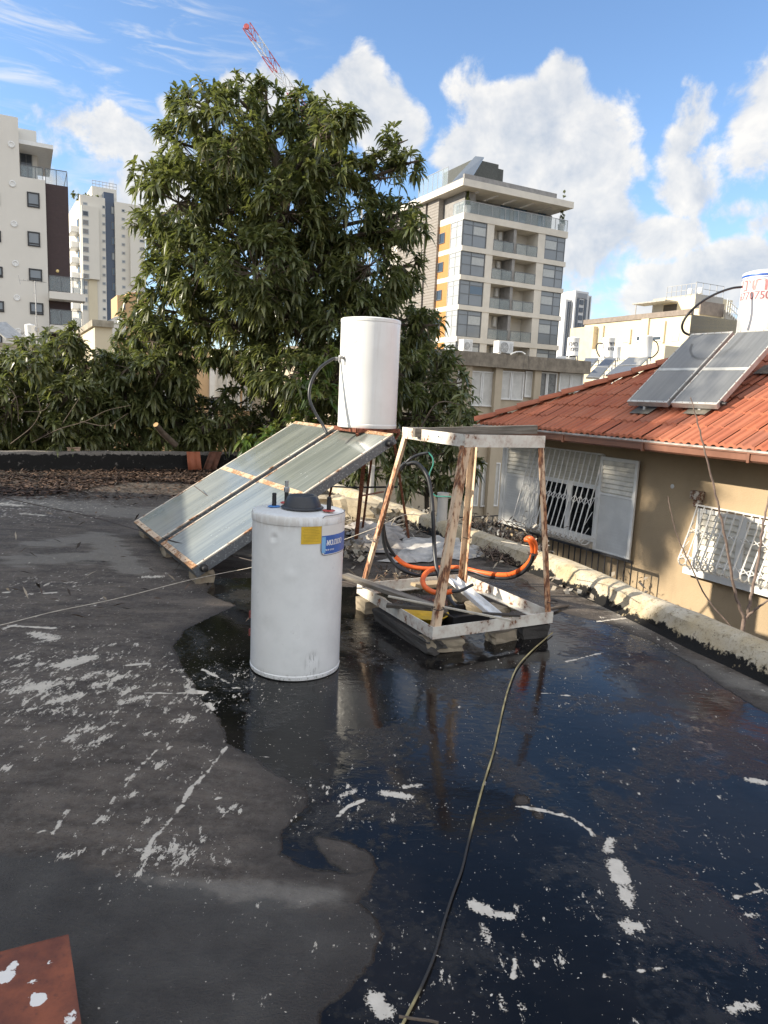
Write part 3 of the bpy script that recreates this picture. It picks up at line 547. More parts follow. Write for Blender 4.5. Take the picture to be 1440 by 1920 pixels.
# tall tank
TC = Vector((-.215, 7.32, 1.285)); TR = .302
TT = thing('storage_tank', TC, 'tall clean white storage tank above the solar collectors, lit from the left', 'water tank')
H_ = at(697, 600, TC.y).z - TC.z
g = MB(); g.lathe([(TR-.03, 0), (TR-.004, 0), (TR, .006), (TR, .035), (TR-.004, .040), (TR-.004, .043)] + [(TR-.003, .05+(H_-.10)*i/20) for i in range(21)] + [(TR-.004, H_-.04), (TR, H_-.036), (TR, H_-.008), (TR-.008, H_), (.2, H_+.012), (0, H_+.018)], TC, 96)
g.build('body', M_enamel, TT, smooth=True)
g = MB(); pa = -.62; zz = at(668, 645, TC.y-.25).z
def slanted(g, a0, a1, z0, z1, sl, r, n=10):
    vs = []
    for i in range(n+1):
        a = a0+(a1-a0)*i/n
        for z in (z0, z1): vs.append((TC.x+r*math.sin(a), TC.y-r*math.cos(a), z+sl*(i/n)))
    g.add(vs, [(2*i, 2*i+2, 2*i+3, 2*i+1) for i in range(n)])
slanted(g, -1.12, -.42, zz-.055, zz+.035, .075, TR-.0015); st = g.build('paper_label', simple('faded_label', (.70, .69, .63), .6, var=.06), TT)
g = MB()
for i in range(6): slanted(g, -1.05+.04*(i % 2), -.52-.05*(i % 3), zz-.042+.012*i, zz-.039+.012*i, .068, TR-.0006)
slanted(g, -1.12, -.42, zz+.034, zz+.036, .075, TR-.0006); slanted(g, -1.12, -.42, zz-.056, zz-.054, .075, TR-.0006)
g.build('label_print', simple('label_ink', (.36, .36, .34), .6), st)
conn = []
for (x, y, a) in [(638, 673, -1.28), (646, 671, -.98)]:
    z_ = at(x, y, TC.y-.1).z; d = Vector((math.sin(a), -math.cos(a), 0)); p = TC + d*(TR-.004); p.z = z_
    g = MB(); g.lathe([(.020, 0), (.020, .012), (.015, .014), (.015, .034), (.019, .035), (.019, .055), (.012, .058), (0, .058)], p, 16, axis=d)
    if a > -1.1: g.tube([p+d*.045, p+d*.05-Z*.03, p+d*.05-Z*.05], .011, 10)
    g.build('pipe_connector', M_steel, TT, smooth=True); conn.append(p+d*.05)
# black feed pipe from the tank down to the collector gap
def spline(pts, n=10):
    pts = [Vector(p) for p in pts]; out = []; P = [pts[0]*2-pts[1]] + pts + [pts[-1]*2-pts[-2]]
    for i in range(1, len(P)-2):
        for k in range(n):
            t = k/n; a, b, c, d = P[i-1], P[i], P[i+1], P[i+2]
            out.append(.5*((2*b)+(c-a)*t+(2*a-5*b+4*c-d)*t*t+(3*b-3*c+d-a)*t**3))
    out.append(P[-2]); return out
Y0 = conn[0].y
g = MB(); g.tube(spline([conn[0], at(622, 674, Y0-.03), at(600, 690, Y0-.10), at(584, 716, Y0-.16), at(580, 745, Y0-.20), at(590, 772, Y0-.22), at(604, 795, Y0-.25), at(613, 812, Y0-.30)]), .0155, 10)
tag(g.build('feed_pipe', M_hose, smooth=True), 'black plastic pipe looping from the tall tank down to the collectors', 'pipe')
# collector and tank stand
S = thing('steel_stand', (-.2, 7.5, 0), 'thin rusty steel stand holding up the tall tank behind the collectors', 'stand')
top = [TC + CA*sx*.24 + Vector((-CA.y, CA.x, 0))*sy*.24 - Z*.045 for sx, sy in ((1, -1), (-1, -1), (1, 1), (-1, 1))]
p1 = at(683, 862, 7.25); tl = [p1, at(641, 815, 7.62), at(739, 826, 7.3), top[3]]
bl = [at(667, 1016, 7.55), at(610, 945, 8.9), at(768, 1000, 7.9), Vector((-.25, 8.35, 0))]
for i, (a, b) in enumerate(zip(tl, bl)):
    b = Vector((b.x, b.y, 0)); g = MB(); wd = .042 if i == 0 else .026
    dirv = (b-a).normalized(); n1 = dirv.cross(Vector((0, 1, 0))).normalized(); n2 = n1.cross(dirv).normalized()
    g.bar(a, b, wd, .005, n2); g.bar(a - n1*wd*.46, b - n1*wd*.46, .005, wd, n2); g.build('leg', M_rustpost, S)
g = MB()
for i, j in ((0, 1), (1, 3), (3, 2), (2, 0)): g.bar(top[i]+Z*.025, top[j]+Z*.025, .035, .04)
g.bar(tl[0], top[0], .03, .03); g.bar(tl[2], top[2], .02, .02); g.build('top_ring', weathered('red_lead_steel', (.35, .10, .06), (.22, .07, .035), .5), S)
g = MB(); g.tube([at(618, 912, 8.6), at(660, 914, 8.1), at(745, 913, 7.75)], .010, 8); g.build('brace', M_black, S)
g = MB(); g.bar(at(676, 930, 7.4), at(718, 922, 7.9), .03, .012); g.build('brace', M_rustpost, S)
# ------------------------------------------------------------------ rusty tank frame
M_fwhite = weathered('flaking_white_paint', (.74, .71, .63), (.34, .16, .085), .22, scale=24.)
M_fleg = weathered('rusted_leg', (.76, .60, .42), (.46, .22, .105), .44, scale=18., grain=(1, 1, .3), dark=(.12, .05, .03))
FA = Vector((.341, 4.306, .1)); a28 = .489; F1 = Vector((math.cos(a28), math.sin(a28), 0)); F2 = Vector((-F1.y, F1.x, 0)); FW, FL_ = .982, 1.113
FT = thing('tank_frame', FA, 'empty rusty steel tank frame with flaking white paint and four leaning legs', 'frame')
FB = FA + F2*FL_; FC = FA + F1*FW; FD = FA + F1*FW + F2*FL_
def ang(a, b, w, inn, nm='base_rail', mat=None, h=.08):
    g = MB(); d = (b-a).normalized(); o_ = inn
    g.bar(a+Z*h/2+o_*.003, b+Z*h/2+o_*.003, .006, h); g.bar(a+o_*w/2+Z*.003, b+o_*w/2+Z*.003, w-.012, .006); return g.build(nm, mat or M_fwhite, FT)
ang(FA, FC, .06, F2); ang(FA+F2*.006, FB-F2*.006, .06, F1); ang(FC+F2*.006, FD-F2*.006, .06, -F1); ang(FB, FD, .06, -F2)
a = Vector((.490, 4.488, 1.31)); b = a + F2*.816; c = a + F1*.646; d = c + F2*.816
ang(a, c, .05, F2, 'top_rail'); ang(a+F2*.006, b-F2*.006, .05, F1, 'top_rail'); ang(b, d, .05, -F2, 'top_rail')
def leg(p, q, i1, i2):
    g = MB(); p = p+i1*.008+i2*.008; q = q+i1*.008+i2*.008; W_ = .047
    g.bar(p+i1*W_/2, q+i1*W_/2, W_, .005, i2); g.bar(p+i2*W_/2, q+i2*W_/2, .005, W_, i2) if False else g.bar(p+i2*(W_/2), q+i2*(W_/2), .005, W_, i1.cross(q-p).cross(q-p) if False else i2)
    return g.build('leg', M_fleg, FT)
leg(FA+Z*.006, a+Z*.04, F1, F2); leg(FB+Z*.006, b+Z*.04, F1, -F2); leg(FC+Z*.006, c+Z*.04, -F1, F2); leg(FD+Z*.006, d+Z*.04, -F1, -F2)
g = MB(PF(a, F2)); 
x0, z0 = hit(PF(a, -F2), 825, 820); g = MB(PF(a, -F2)); g.box(x0-.03, x0+.03, -.004, .001, z0-.012, z0+.016); sk = g.build('sticker', simple('frame_sticker', (.7, .68, .62), .5), FT)
g = MB(PF(a, -F2)); g.lathe([(.006, 0), (.006, .002), (0, .002)], (x0-.012, -.004, z0+.004), 12, axis=(0, -1, 0)); g.lathe([(.004, 0), (.004, .002), (0, .002)], (x0+.008, -.004, z0+.002), 12, axis=(0, -1, 0)); g.build('sticker_mark', M_darkmetal, sk)
def wire_wrap(p, r, turns=4, jit=.012, parent=None, mat=None, name='wire_wrap'):
    pts = []
    for i in range(turns*12): an = 2*math.pi*i/12; pts.append(Vector(p)+Vector((math.cos(an)*r*(1+.12*math.sin(i*.7)), math.sin(an)*r*(1+.1*math.cos(i*.9)), jit*math.sin(i*1.1)+.004*i/12)))
    g = MB(); g.tube(pts, .0022, 5); return g.build(name, mat or M_string, parent)
M_string = simple('pale_string', (.55, .50, .42), .8, var=.3, scale=30.)
M_wire = simple('rusted_wire', (.06, .045, .04), .7)
wire_wrap(FB + (b-FB)*.36, .046, 5, .014, FT)
wire_wrap(FC + (c-FC)*.12, .040, 2, .003, FT, M_wire); wire_wrap(FA + (a-FA)*.16, .040, 2, .003, FT, M_wire); wire_wrap(FD+(d-FD)*.33, .038, 2, .003, FT, M_wire)
# support blocks
blocks = [(762, 1222, .17, .13, 'concrete block under the nearest corner of the rusty frame'), (FC.x-.07, 0, .16, .12, 'dark wet concrete block under the right corner of the rusty frame'), (0, 0, .2, .12, 'concrete block under the left corner of the rusty frame'), (0, 0, .18, .11, 'flat block under the front rail of the rusty frame')]
P_ = [FA+F1*.13+F2*.085, FC-F1*.12+F2*.08, FB+F1*.07-F2*.12, FA+F1*.60+F2*.075, FA+F2*.42+F1*.05, FD-F1*.06-F2*.10, FC+F2*.55-F1*.16]
lbs = ['pale concrete block under the nearest corner of the rusty frame', 'dark wet concrete block under the right corner of the rusty frame', 'mossy concrete block under the left corner of the rusty frame beside the boiler', 'flat chipped block under the middle of the front rail', 'long black tarred kerb under the left rail of the rusty frame', 'concrete block under the back corner of the rusty frame', 'sunlit block under the right hand rail of the rusty frame']
for k, p in enumerate(P_):
    rock('support_block', (p.x, p.y, -.01), ((.26, .14, .085), (.22, .13, .10), (.20, .16, .10), (.2, .11, .085), (.80, .13, .085), (.22, .15, .10), (.16, .3, .10))[k], M_block if k not in (1, 4) else concrete('tarred_block', (.06, .055, .05)), lbs[k], 'block', k+5, (a28+(.1*k-.2)) if k != 4 else a28+math.pi/2, .10, 'blocks under the rusty frame')
# planks and scrap
def _wood():
    m, t = newmat('grey_weathered_wood'); v = t.scale(t.obj, (1.5, 26, 26)); n = t.noise(v, 2., 8, .7); n2 = t.noise(t.obj, 6, 4)
    c = t.mix(t.step(n, .3, .7), (.075, .065, .055), (.26, .235, .20)); c = t.mix(t.math('MULTIPLY', t.step(n2, .45, .7), .4), c, (.12, .09, .06)); t.set(col=c, rough=.9, nor=t.bump(n, .7, .004)); return m
M_wood = _wood()
def plank(name, p, q, w, h, mat, label, cat='plank', up=Z):
    p = Vector(p); q = Vector(q); d = (q-p); L = d.length; g = MB()
    g.box(0, L, -w/2, w/2, -h/2, h/2); base = p.copy()
    x = d.normalized(); y = Vector(up).cross(x).normalized(); z = x.cross(y); me_o = g.build(name, mat, bevel=.002, org=(0, 0, 0))
    me_o.matrix_world = Matrix(((x.x, y.x, z.x, p.x), (x.y, y.y, z.y, p.y), (x.z, y.z, z.z, p.z), (0, 0, 0, 1))); return tag(me_o, label, cat)
plank('plank', at(776, 811, 4.98), at(1005, 805, 5.25), .05, .062, M_wood, 'long grey weathered plank lying across the top of the rusty frame')
plank('plank', at(646, 1079, 5.2), at(835, 1146, 4.62), .075, .03, M_wood, 'grey plank lying from the boiler across the left rail into the frame')
plank('plank', at(725, 1135, 4.72), at(832, 1143, 4.66), .05, .022, simple('rotten_wood', (.07, .06, .05), .9, var=.4, scale=12., bump=.5), 'short rotten dark plank under the grey plank inside the frame')
plank('wooden_strip', at(728, 1118, 4.76), at(958, 1163, 4.42), .018, .012, simple('pale_strip', (.50, .46, .38), .7), 'thin pale wooden strip crossing the inside of the rusty frame', 'strip')
plank('wooden_strip', at(905, 1150, 4.60), at(975, 1154, 4.62), .03, .014, simple('dark_strip', (.05, .042, .036), .8), 'short dark wooden strip lying by the front rail inside the frame', 'strip')
plank('wooden_board', at(780, 1098, 5.35), at(838, 1092, 5.6), .12, .025, simple('tan_board', (.42, .32, .20), .8, var=.25), 'tan wooden board on the ground inside the rusty frame', 'board')
# white metal channel
g = MB(); p = at(845, 1086, 5.35); q = at(930, 1158, 4.62); dd = (q-p).normalized(); sd = dd.cross(Z).normalized()
g.bar(p, q, .085, .004); g.bar(p+sd*.042+Z*.015, q+sd*.042+Z*.015, .004, .03); g.bar(p-sd*.042+Z*.015, q-sd*.042+Z*.015, .004, .03); g.bar(p+Z*.006, q+Z*.006, .02, .008)
tag(g.build('metal_channel', simple('white_metal_channel', (.78, .78, .77), .35, var=.12)), 'bright white metal channel leaning inside the rusty frame', 'metal channel')
c_ = gz(797, 1156, .03); g = MB(); g.lathe([(.12, 0), (.165, .055), (.175, .06), (.172, .064), (.155, .058), (.115, .014), (0, .012)], (c_.x, c_.y, 0), 40)
tag(g.build('plastic_basin', simple('yellow_plastic', (.62, .40, .03), .4, var=.2), smooth=True), 'yellow plastic basin on the ground inside the rusty frame', 'basin')
c_ = gz(868, 1152, .04); g = MB(PF((c_.x, c_.y, 0), F1)); 
for x0, x1, y0, y1 in ((-.17, .17, -.13, -.118), (-.17, .17, .118, .13), (-.17, -.158, -.118, .118), (.158, .17, -.118, .118)): g.box(x0, x1, y0, y1, .004, .075)
g.box(-.158, .158, -.118, .118, .004, .012); tag(g.build('plastic_tray', M_black, bevel=.004), 'black plastic tray beside the yellow basin inside the frame', 'tray')
# hoses
def hose(name, pts, r, mat, label, cat='hose', n=10):
    g = MB(); g.tube(spline(pts, 8), r, n); return tag(g.build(name, mat, smooth=True), label, cat)
px8 = lambda x, y: (620+x/3.273, 780+y/3.273)
def h8(l): return [at(*px8(x, y), Y) for x, y, Y in l]
hose('hose', h8([(468, 296, 5.5), (520, 288, 5.48), (570, 330, 5.45), (604, 400, 5.4), (622, 520, 5.35), (630, 650, 5.3), (636, 800, 5.28), (648, 920, 5.2), (675, 1010, 5.1), (712, 1090, 5.0), (750, 1150, 4.9), (775, 1170, 4.85)]), .0155, M_hose, 'black hose arching up out of the frame and hanging straight down in its middle')
hose('hose', h8([(430, 330, 5.75), (480, 270, 5.7), (540, 238, 5.7), (598, 226, 5.68)]) , .012, M_hose, 'short black hose end arching behind the top left leg of the frame')
hose('cable', h8([(598, 222, 5.68), (625, 255, 5.66), (628, 300, 5.64), (605, 365, 5.62), (612, 440, 5.6), (640, 488, 5.58), (690, 494, 5.56), (740, 496, 5.55)]), .0055, simple('green_cable', (.05, .25, .19), .5), 'thin green cable hanging behind the rusty frame', 'cable', 6)
hose('hose', h8([(455, 290, 5.72), (400, 350, 5.78), (355, 430, 5.82), (330, 530, 5.85), (318, 650, 5.87), (330, 790, 5.9), (370, 880, 5.9), (440, 945, 5.9), (540, 978, 5.95), (640, 972, 6.0), (740, 950, 6.0), (850, 950, 5.95), (960, 985, 5.8), (1080, 995, 5.6), (1170, 965, 5.4), (1225, 905, 5.28), (1245, 850, 5.22)]), .0155, M_hose, 'black hose hanging in a long loop behind the left leg of the frame')
hose('hose', h8([(340, 500, 5.9), (322, 600, 5.95), (330, 720, 6.0), (355, 800, 6.02), (400, 868, 6.05)]), .015, M_hose, 'black hose running down behind the left leg into the orange conduit')
hose('conduit', h8([(396, 862, 6.05), (440, 900, 6.05), (500, 927, 6.05), (600, 938, 6.05), (700, 930, 6.05), (800, 932, 6.0), (900, 955, 5.9), (1000, 972, 5.75), (1100, 972, 5.55), (1180, 935, 5.38), (1232, 875, 5.28), (1240, 810, 5.24), (1222, 765, 5.22), (1195, 758, 5.25)]), .020, M_orange, 'orange corrugated conduit sweeping behind the frame to the right hand leg', 'conduit')
hose('conduit', h8([(1140, 965, 5.48), (1200, 920, 5.36), (1250, 860, 5.26), (1256, 790, 5.22), (1232, 752, 5.2), (1205, 750, 5.24)]), .018, M_orange, 'second orange conduit bundled against the right hand leg', 'conduit')
hose('conduit', h8([(690, 940, 5.25), (640, 938, 5.2), (590, 960, 5.1), (565, 1005, 4.98), (580, 1050, 4.9), (630, 1080, 4.84), (690, 1085, 4.8), (745, 1076, 4.78)]), .019, M_orange, 'short orange conduit curled in a hook beside the nearest leg', 'conduit')
hose('hose', h8([(740, 1078, 4.78), (800, 1070, 4.78), (875, 1034, 4.80)]), .011, M_hose, 'black hose end poking out of the curled orange conduit')
wire_wrap(at(*px8(1240, 848), 5.25), .035, 3, .01, None, M_wire, 'wire_tie'); tag(bpy.data.objects['wire_tie'], 'dark wire tie holding the orange conduits to the right hand leg', 'wire tie')
def _hosemat():
    m, t = newmat('old_yellow_hose'); y = t.sep(t.pos)[1]; n = t.noise(t.pos, 9., 5, .6)
    k = t.math('MULTIPLY', t.step(y, 2.55, 2.35), t.step(y, 1.66, 1.72)); yel = t.mix(t.step(n, .35, .7), (.22, .18, .09), (.50, .42, .20))
    t.set(col=t.mix(k, yel, (.030, .028, .026)), rough=.6); return m
hose('garden_hose', [gz(x, y, .008) for x, y in [(1036, 1186), (1020, 1200), (995, 1222), (970, 1250), (955, 1285), (945, 1320), (935, 1365), (925, 1410), (908, 1465), (893, 1520), (878, 1580), (866, 1630), (848, 1680), (832, 1730), (815, 1790), (790, 1850), (765, 1900), (740, 1950), (700, 2030)]], .0043, _hosemat(), 'thin yellowish grey hose snaking over the wet roof to the near edge', 'hose', 8)
hose('cable', [gz(x, y, .045)+Vector((0, 0, dz)) for x, y, dz in [(1038, 1083, 0), (1090, 1100, .005), (1150, 1122, .01), (1220, 1146, .0), (1300, 1178, .01), (1380, 1208, 0), (1440, 1233, .01), (1560, 1282, 0), (1800, 1380, 0)]], .0105, simple('dusty_cable', (.34, .31, .26), .6, var=.5, scale=8.), 'dusty grey cable running along the foot of the right parapet', 'cable', 8)
hose('twig', [gz(x, y, .01) for x, y in [(748, 1906), (780, 1911), (805, 1914), (822, 1918)]], .004, M_bark, 'thin dry twig beside the hose at the near edge of the roof', 'twig', 6)
hose('wire', [at(-40, 922, 8.2), at(60, 945, 8.05), at(160, 966, 7.8), at(260, 994, 7.2), at(330, 1016, 6.4), at(400, 1033, 6.0), at(480, 1053, 5.7), at(560, 1068, 5.5), at(669, 1098, 5.2)], .005, M_wire, 'dark sagging wire crossing in front of the collectors from the left', 'wire', 5)
hose('wire', [at(364, 911, 7.55), at(400, 938, 7.2), at(440, 970, 6.8), at(490, 1008, 6.3), at(540, 1045, 5.9)], .005, M_wire, 'thin dark wire slanting down over both collectors', 'wire', 5)
hose('string', [gz(-60, 1180, .02), gz(0, 1172, .03), gz(100, 1147, .06), gz(220, 1122, .09), gz(345, 1090, .12), at(420, 1074, 5.75), at(475, 1063, 5.7), at(560, 1040, 5.6), at(650, 1010, 5.45), at(718, 984, 5.32)], .0027, M_string, 'pale string stretched low over the roof from the frame leg to the left', 'string', 5)
hose('string', [at(720, 982, 5.3), at(760, 965, 5.5), at(800, 968, 5.7)], .003, M_string, 'short pale string tied to the left leg of the rusty frame', 'string', 5)
hose('string', [at(715, 965, 5.3), at(728, 978, 5.31), at(742, 970, 5.34), at(735, 985, 5.36), at(758, 982, 5.4)], .003, M_string, 'loose tangle of pale string hanging from the left leg', 'string', 5)
hose('wire', [at(940, 1015, 5.9), at(1000, 1026, 5.5), at(1010, 1035, 5.1)], .003, M_string, 'thin pale wire stretched to the right hand leg above the debris', 'wire', 5)
hose('stick', [gz(1030, 1142, .02), gz(1066, 1135, .02)], .011, M_bark, 'short grey stick lying on the roof right of the frame', 'stick', 6)
# vent pipes
M_pvc = simple('pale_pvc', (.55, .53, .49), .5, var=.15, scale=6.)
def vent(x, yt, yb, Y, r, label):
    p = at(x, yt, Y); q = at(x-2, yb, Y); q = Vector((p.x, p.y, 0)); h = p.z
    g = MB(); g.lathe([(r, 0), (r, h-.05), (r*1.1, h-.05), (r*1.1, h), (r*.9, h), (r*.9, h-.12), (0, h-.12)], (p.x, p.y, 0), 24); tag(g.build('vent_pipe', M_pvc, smooth=True), label, 'vent pipe')
vent(831, 924, 966, 8.35, .062, 'pale plastic vent pipe standing by the parapet behind the frame')
vent(697, 872, 922, 10.2, .045, 'slim pale plastic vent pipe behind the rusty collector post')
# ------------------------------------------------------------------ debris on the roof
M_rub = concrete('broken_concrete', (.46, .39, .28), amt=.25, bump=.9, scale=5.)
for k, (x, y, Y, sz, rt, lb) in enumerate([(620, 934, 9.6, (.42, .3, .26), .3, 'rounded pale broken concrete lump behind the boiler cover'), (668, 945, 9.0, (.62, .3, .30), -.5, 'large broken concrete block with white lime streaks behind the rusty post'), (600, 950, 9.4, (.3, .25, .14), 1., 'small concrete lump left of the rubble pile'), (700, 958, 8.8, (.34, .22, .14), .5, 'flat broken concrete piece right of the rusty post'), (640, 962, 8.7, (.26, .2, .08), .1, 'small rubble piece in front of the large broken block'), (735, 950, 9.3, (.4, .22, .2), -.9, 'broken mortar lump beside the parapet behind the left frame leg')]):
    p = at(x, y, Y); rock('concrete_lump', (p.x, p.y, -.02), sz, M_rub, lb, 'rubble', k+20, rt, .22, 'lumps of rubble by the parapet')
def fast_mesh(name, V, F, mats, smooth=False, mi=None):
    F = np.asarray(F, np.int32); k = F.shape[1]; me = bpy.data.meshes.new(name)
    me.vertices.add(len(V)); me.vertices.foreach_set('co', np.asarray(V, np.float32).ravel()); me.loops.add(F.size); me.loops.foreach_set('vertex_index', F.ravel())
    me.polygons.add(len(F)); me.polygons.foreach_set('loop_start', np.arange(0, F.size, k, dtype=np.int32))
    for m in (mats if isinstance(mats, (list, tuple)) else [mats]): me.materials.append(m)
    me.update(calc_edges=True)
    if smooth: me.shade_smooth()
    o = bpy.data.objects.new(name, me); COL.objects.link(o); o['_w'] = (0, 0, 0); return o
# crumpled sheeting
def tarp(name, corners, nx, ny, amp, mat, label, seed=0):
    A, B, C_, D_ = [np.array(c) for c in corners]; V = []; 
    for j in range(ny+1):
        for i in range(nx+1):
            u, v = i/nx, j/ny; p = (A*(1-u)+B*u)*(1-v)+(D_*(1-u)+C_*u)*v
            q_ = Vector((p[0]*3.2, p[1]*3.2, seed)); e = min(u, 1-u, v, 1-v)
            n1 = mnoise.ridged_multi_fractal(q_, 1., 2.1, 4, 1., 2.) * .35; n2 = mnoise.noise(q_*2.7)
            edge = mnoise.noise_vector(q_*1.3)*.16
            V.append((p[0]+edge.x*(1-min(1, e*5)), p[1]+edge.y*(1-min(1, e*5)), .012 + max(0, amp*(n1*.8+.35*n2)*min(1, e*8+.15))))
    F = [(j*(nx+1)+i, j*(nx+1)+i+1, (j+1)*(nx+1)+i+1, (j+1)*(nx+1)+i) for j in range(ny) for i in range(nx)]
    o = fast_mesh(name, V, F, mat); return tag(o, label, 'sheeting')
M_tarp = simple('dusty_sheeting', (.34, .31, .28), .7, var=.45, scale=5., bump=.3); M_tarp2 = simple('pale_sheeting', (.46, .44, .41), .6, var=.35, scale=6., bump=.3)
tarp('plastic_sheeting', [gz(640, 1040), gz(760, 1035), gz(745, 985), gz(655, 985)], 46, 50, .16, M_tarp, 'crumpled grey plastic sheeting behind the boiler, left of the left frame leg', 2)
tarp('plastic_sheeting', [gz(715, 1058), gz(905, 1050), gz(930, 1020), gz(760, 1010)], 60, 36, .13, M_tarp2, 'pale crumpled plastic sheeting spread behind the rusty frame under the hoses', 5)
# leaf litter and grit
def _litter(name, cols):
    m, t = newmat(name); g_ = t.new('ShaderNodeNewGeometry').outputs['Random Per Island']; rp = t.new('ShaderNodeValToRGB'); t.put(rp.inputs[0], g_)
    rp.color_ramp.interpolation = 'CONSTANT'
    for i, c in enumerate(cols):
        if i < 2: e = rp.color_ramp.elements[i]; e.position = i/len(cols)
        else: e = rp.color_ramp.elements.new(i/len(cols))
        e.color = (*c, 1)
    t.set(col=rp.outputs[0], rough=.8); return m
def scatter_leaves(n, pos, L, W, cols, name, label, lift=.03, curl=.35):
    P0 = np.array(pos[:n]); n = len(P0); an = rng.uniform(0, 2*np.pi, n); l = L*rng.uniform(.5, 1.1, n); w_ = W*rng.uniform(.6, 1.1, n); t1 = rng.normal(0, curl, n); t2 = rng.normal(0, curl, n)
    d = np.stack([np.cos(an), np.sin(an), t1], 1); s = np.stack([-np.sin(an), np.cos(an), t2], 1)
    P0 = P0 + np.stack([np.zeros(n), np.zeros(n), .006+rng.uniform(0, lift, n)+np.abs(t1)*l*.4+np.abs(t2)*w_*.4], 1)
    V = np.stack([P0-d*l[:, None]/2, P0+s*w_[:, None]/2+np.array([0, 0, .006]), P0+d*l[:, None]/2, P0-s*w_[:, None]/2+np.array([0, 0, .006])], 1).reshape(-1, 3)
    return tag(fast_mesh(name, V, np.arange(4*n).reshape(n, 4), _litter(name, cols)), label, 'leaf litter', kind='stuff')
pts = []
while len(pts) < 9000:
    u, v = random.random(), random.random()
    x = random.uniform(-60, 470); y = random.uniform(876, 938)
    if random.random() > ((x+160)/430 if x < 270 else 1.): continue
    if y > 918+14*math.sin(x*.013+1): 
        if random.random() > .12: continue
    p = gz(x, y); 
    if (p-BKA).dot(Vector((-E1.y, E1.x, 0))) > -.12: continue
    pts.append((p.x, p.y, 0.))
scatter_leaves(9000, pts, .125, .034, [(.060, .032, .020), (.035, .020, .013), (.095, .052, .030), (.018, .012, .010), (.14, .085, .055), (.05, .028, .020)], 'leaf_litter', 'drift of dry brown mango leaves along the back parapet', .012, .2)
pts = []
for (x0, x1, y0, y1, n) in [(640, 760, 950, 985, 500), (900, 1010, 1005, 1062, 800), (740, 1010, 975, 1012, 380), (680, 830, 1075, 1110, 120), (590, 700, 960, 990, 320)]:
    for _ in range(n): p = gz(random.gauss((x0+x1)/2, (x1-x0)/4.2), random.gauss((y0+y1)/2, (y1-y0)/4.)); pts.append((p.x, p.y, 0))
for k in range(60):
    p = gz(random.uniform(0, 500), random.uniform(930, 1180)); pts.append((p.x, p.y, 0))
scatter_leaves(len(pts), pts, .12, .02, [(.14, .09, .06), (.06, .042, .032), (.24, .19, .13), (.035, .026, .02), (.34, .29, .22), (.10, .07, .05)], 'dry_debris', 'dry twigs, leaves and rubble crumbs between the frame and the parapet', .06, .5)
pts = []
for (x0, x1, y0, y1, n) in [(650, 860, 960, 1000, 420), (860, 1010, 990, 1050, 260), (1040, 1180, 1080, 1130, 110), (640, 700, 1000, 1060, 160)]:
    for _ in range(n): p = gz(random.gauss((x0+x1)/2, (x1-x0)/4.), random.gauss((y0+y1)/2, (y1-y0)/4.)); pts.append((p.x, p.y, 0))
scatter_leaves(len(pts), pts, .075, .045, [(.36, .31, .24), (.26, .22, .17), (.44, .40, .33), (.18, .15, .12)], 'rubble_crumbs', 'pale mortar crumbs scattered between the frame and the parapet', .03, .6)
V = []; F = []
for _ in range(420):      # heap of dry stalks by the parapet
    p = gz(random.gauss(955, 26), random.gauss(1047, 8)); a_ = random.uniform(0, 6.28); l = random.uniform(.1, .3); z_ = random.uniform(.01, .13)*max(.1, 1-abs(p.x-1.0)/.5); d = Vector((math.cos(a_), math.sin(a_), random.gauss(0, .3)))*l/2; s_ = d.cross(Z).normalized()*.004; b_ = len(V); c_ = Vector((p.x, p.y, z_+.02))
    V += [c_-d-s_, c_-d+s_, c_+d+s_, c_+d-s_]; F.append((b_, b_+1, b_+2, b_+3))
tag(fast_mesh('stalk_heap', [tuple(v) for v in V], F, _litter('stalk_heap', [(.10, .065, .045), (.05, .033, .025), (.2, .14, .1), (.08, .05, .04)])), 'heap of dry brown stalks by the parapet behind the right frame leg', 'dry stalks', kind='stuff')
# rusty sheet in the near corner
def _rustsheet():
    m, t = newmat('rusted_sheet_steel'); n = t.noise(t.pos, 7., 8, .65); n2 = t.noise(t.pos, 45., 6, .7); n3 = t.noise(t.pos, 2.5, 4)
    c = t.mix(t.step(n, .3, .7), (.105, .028, .014), (.27, .075, .03)); c = t.mix(t.math('MULTIPLY', t.step(n2, .52, .7), .6), c, (.06, .022, .015)); c = t.mix(t.math('MULTIPLY', t.step(n3, .5, .7), .5), c, (.16, .06, .035))
    k = None
    for (x, y, r) in [(72, 1874, .021), (64, 1868, .012), (8, 1832, .022), (22, 1812, .014), (134, 1912, .013), (136, 1900, .008), (60, 1840, .005), (92, 1805, .004)]:
        p = gz(x, y, .10); q_ = t.math('SUBTRACT', r, t.vmath('DISTANCE', t.pos, tuple(p))); q_ = t.step(t.math('ADD', q_, t.math('MULTIPLY', t.math('SUBTRACT', n2, .5), .018 if r > .018 and y > 1850 else .05)), 0, .002); k = q_ if k is None else t.math('MAXIMUM', k, q_)
    c = t.mix(k, c, (.74, .70, .64)); t.set(col=c, rough=t.mixf(k, .62, .45), nor=t.bump(t.math('ADD', n2, t.math('MULTIPLY', k, .8)), .35, .003)); return m
zs = .10; c1 = gz(128, 1753, zs); c0 = gz(0, 1786, zs); c2 = gz(152, 1920, zs)
dl = (c0-c1).normalized(); dn = (c2-c1).normalized(); L1, L2 = 1.0, .75
g = MB(); vs = [c1+dn*.004, c1+dl*L1, c1+dl*L1+dn*L2, c1+dn*L2]; N_ = 14; vv = []; ff = []
for j in range(N_+1):
    for i in range(N_+1):
        p = c1+dl*(L1*i/N_)+dn*(L2*j/N_); vv.append(p+Z*(.006*math.sin(i*.8)*math.sin(j*.6)*(i/N_)))
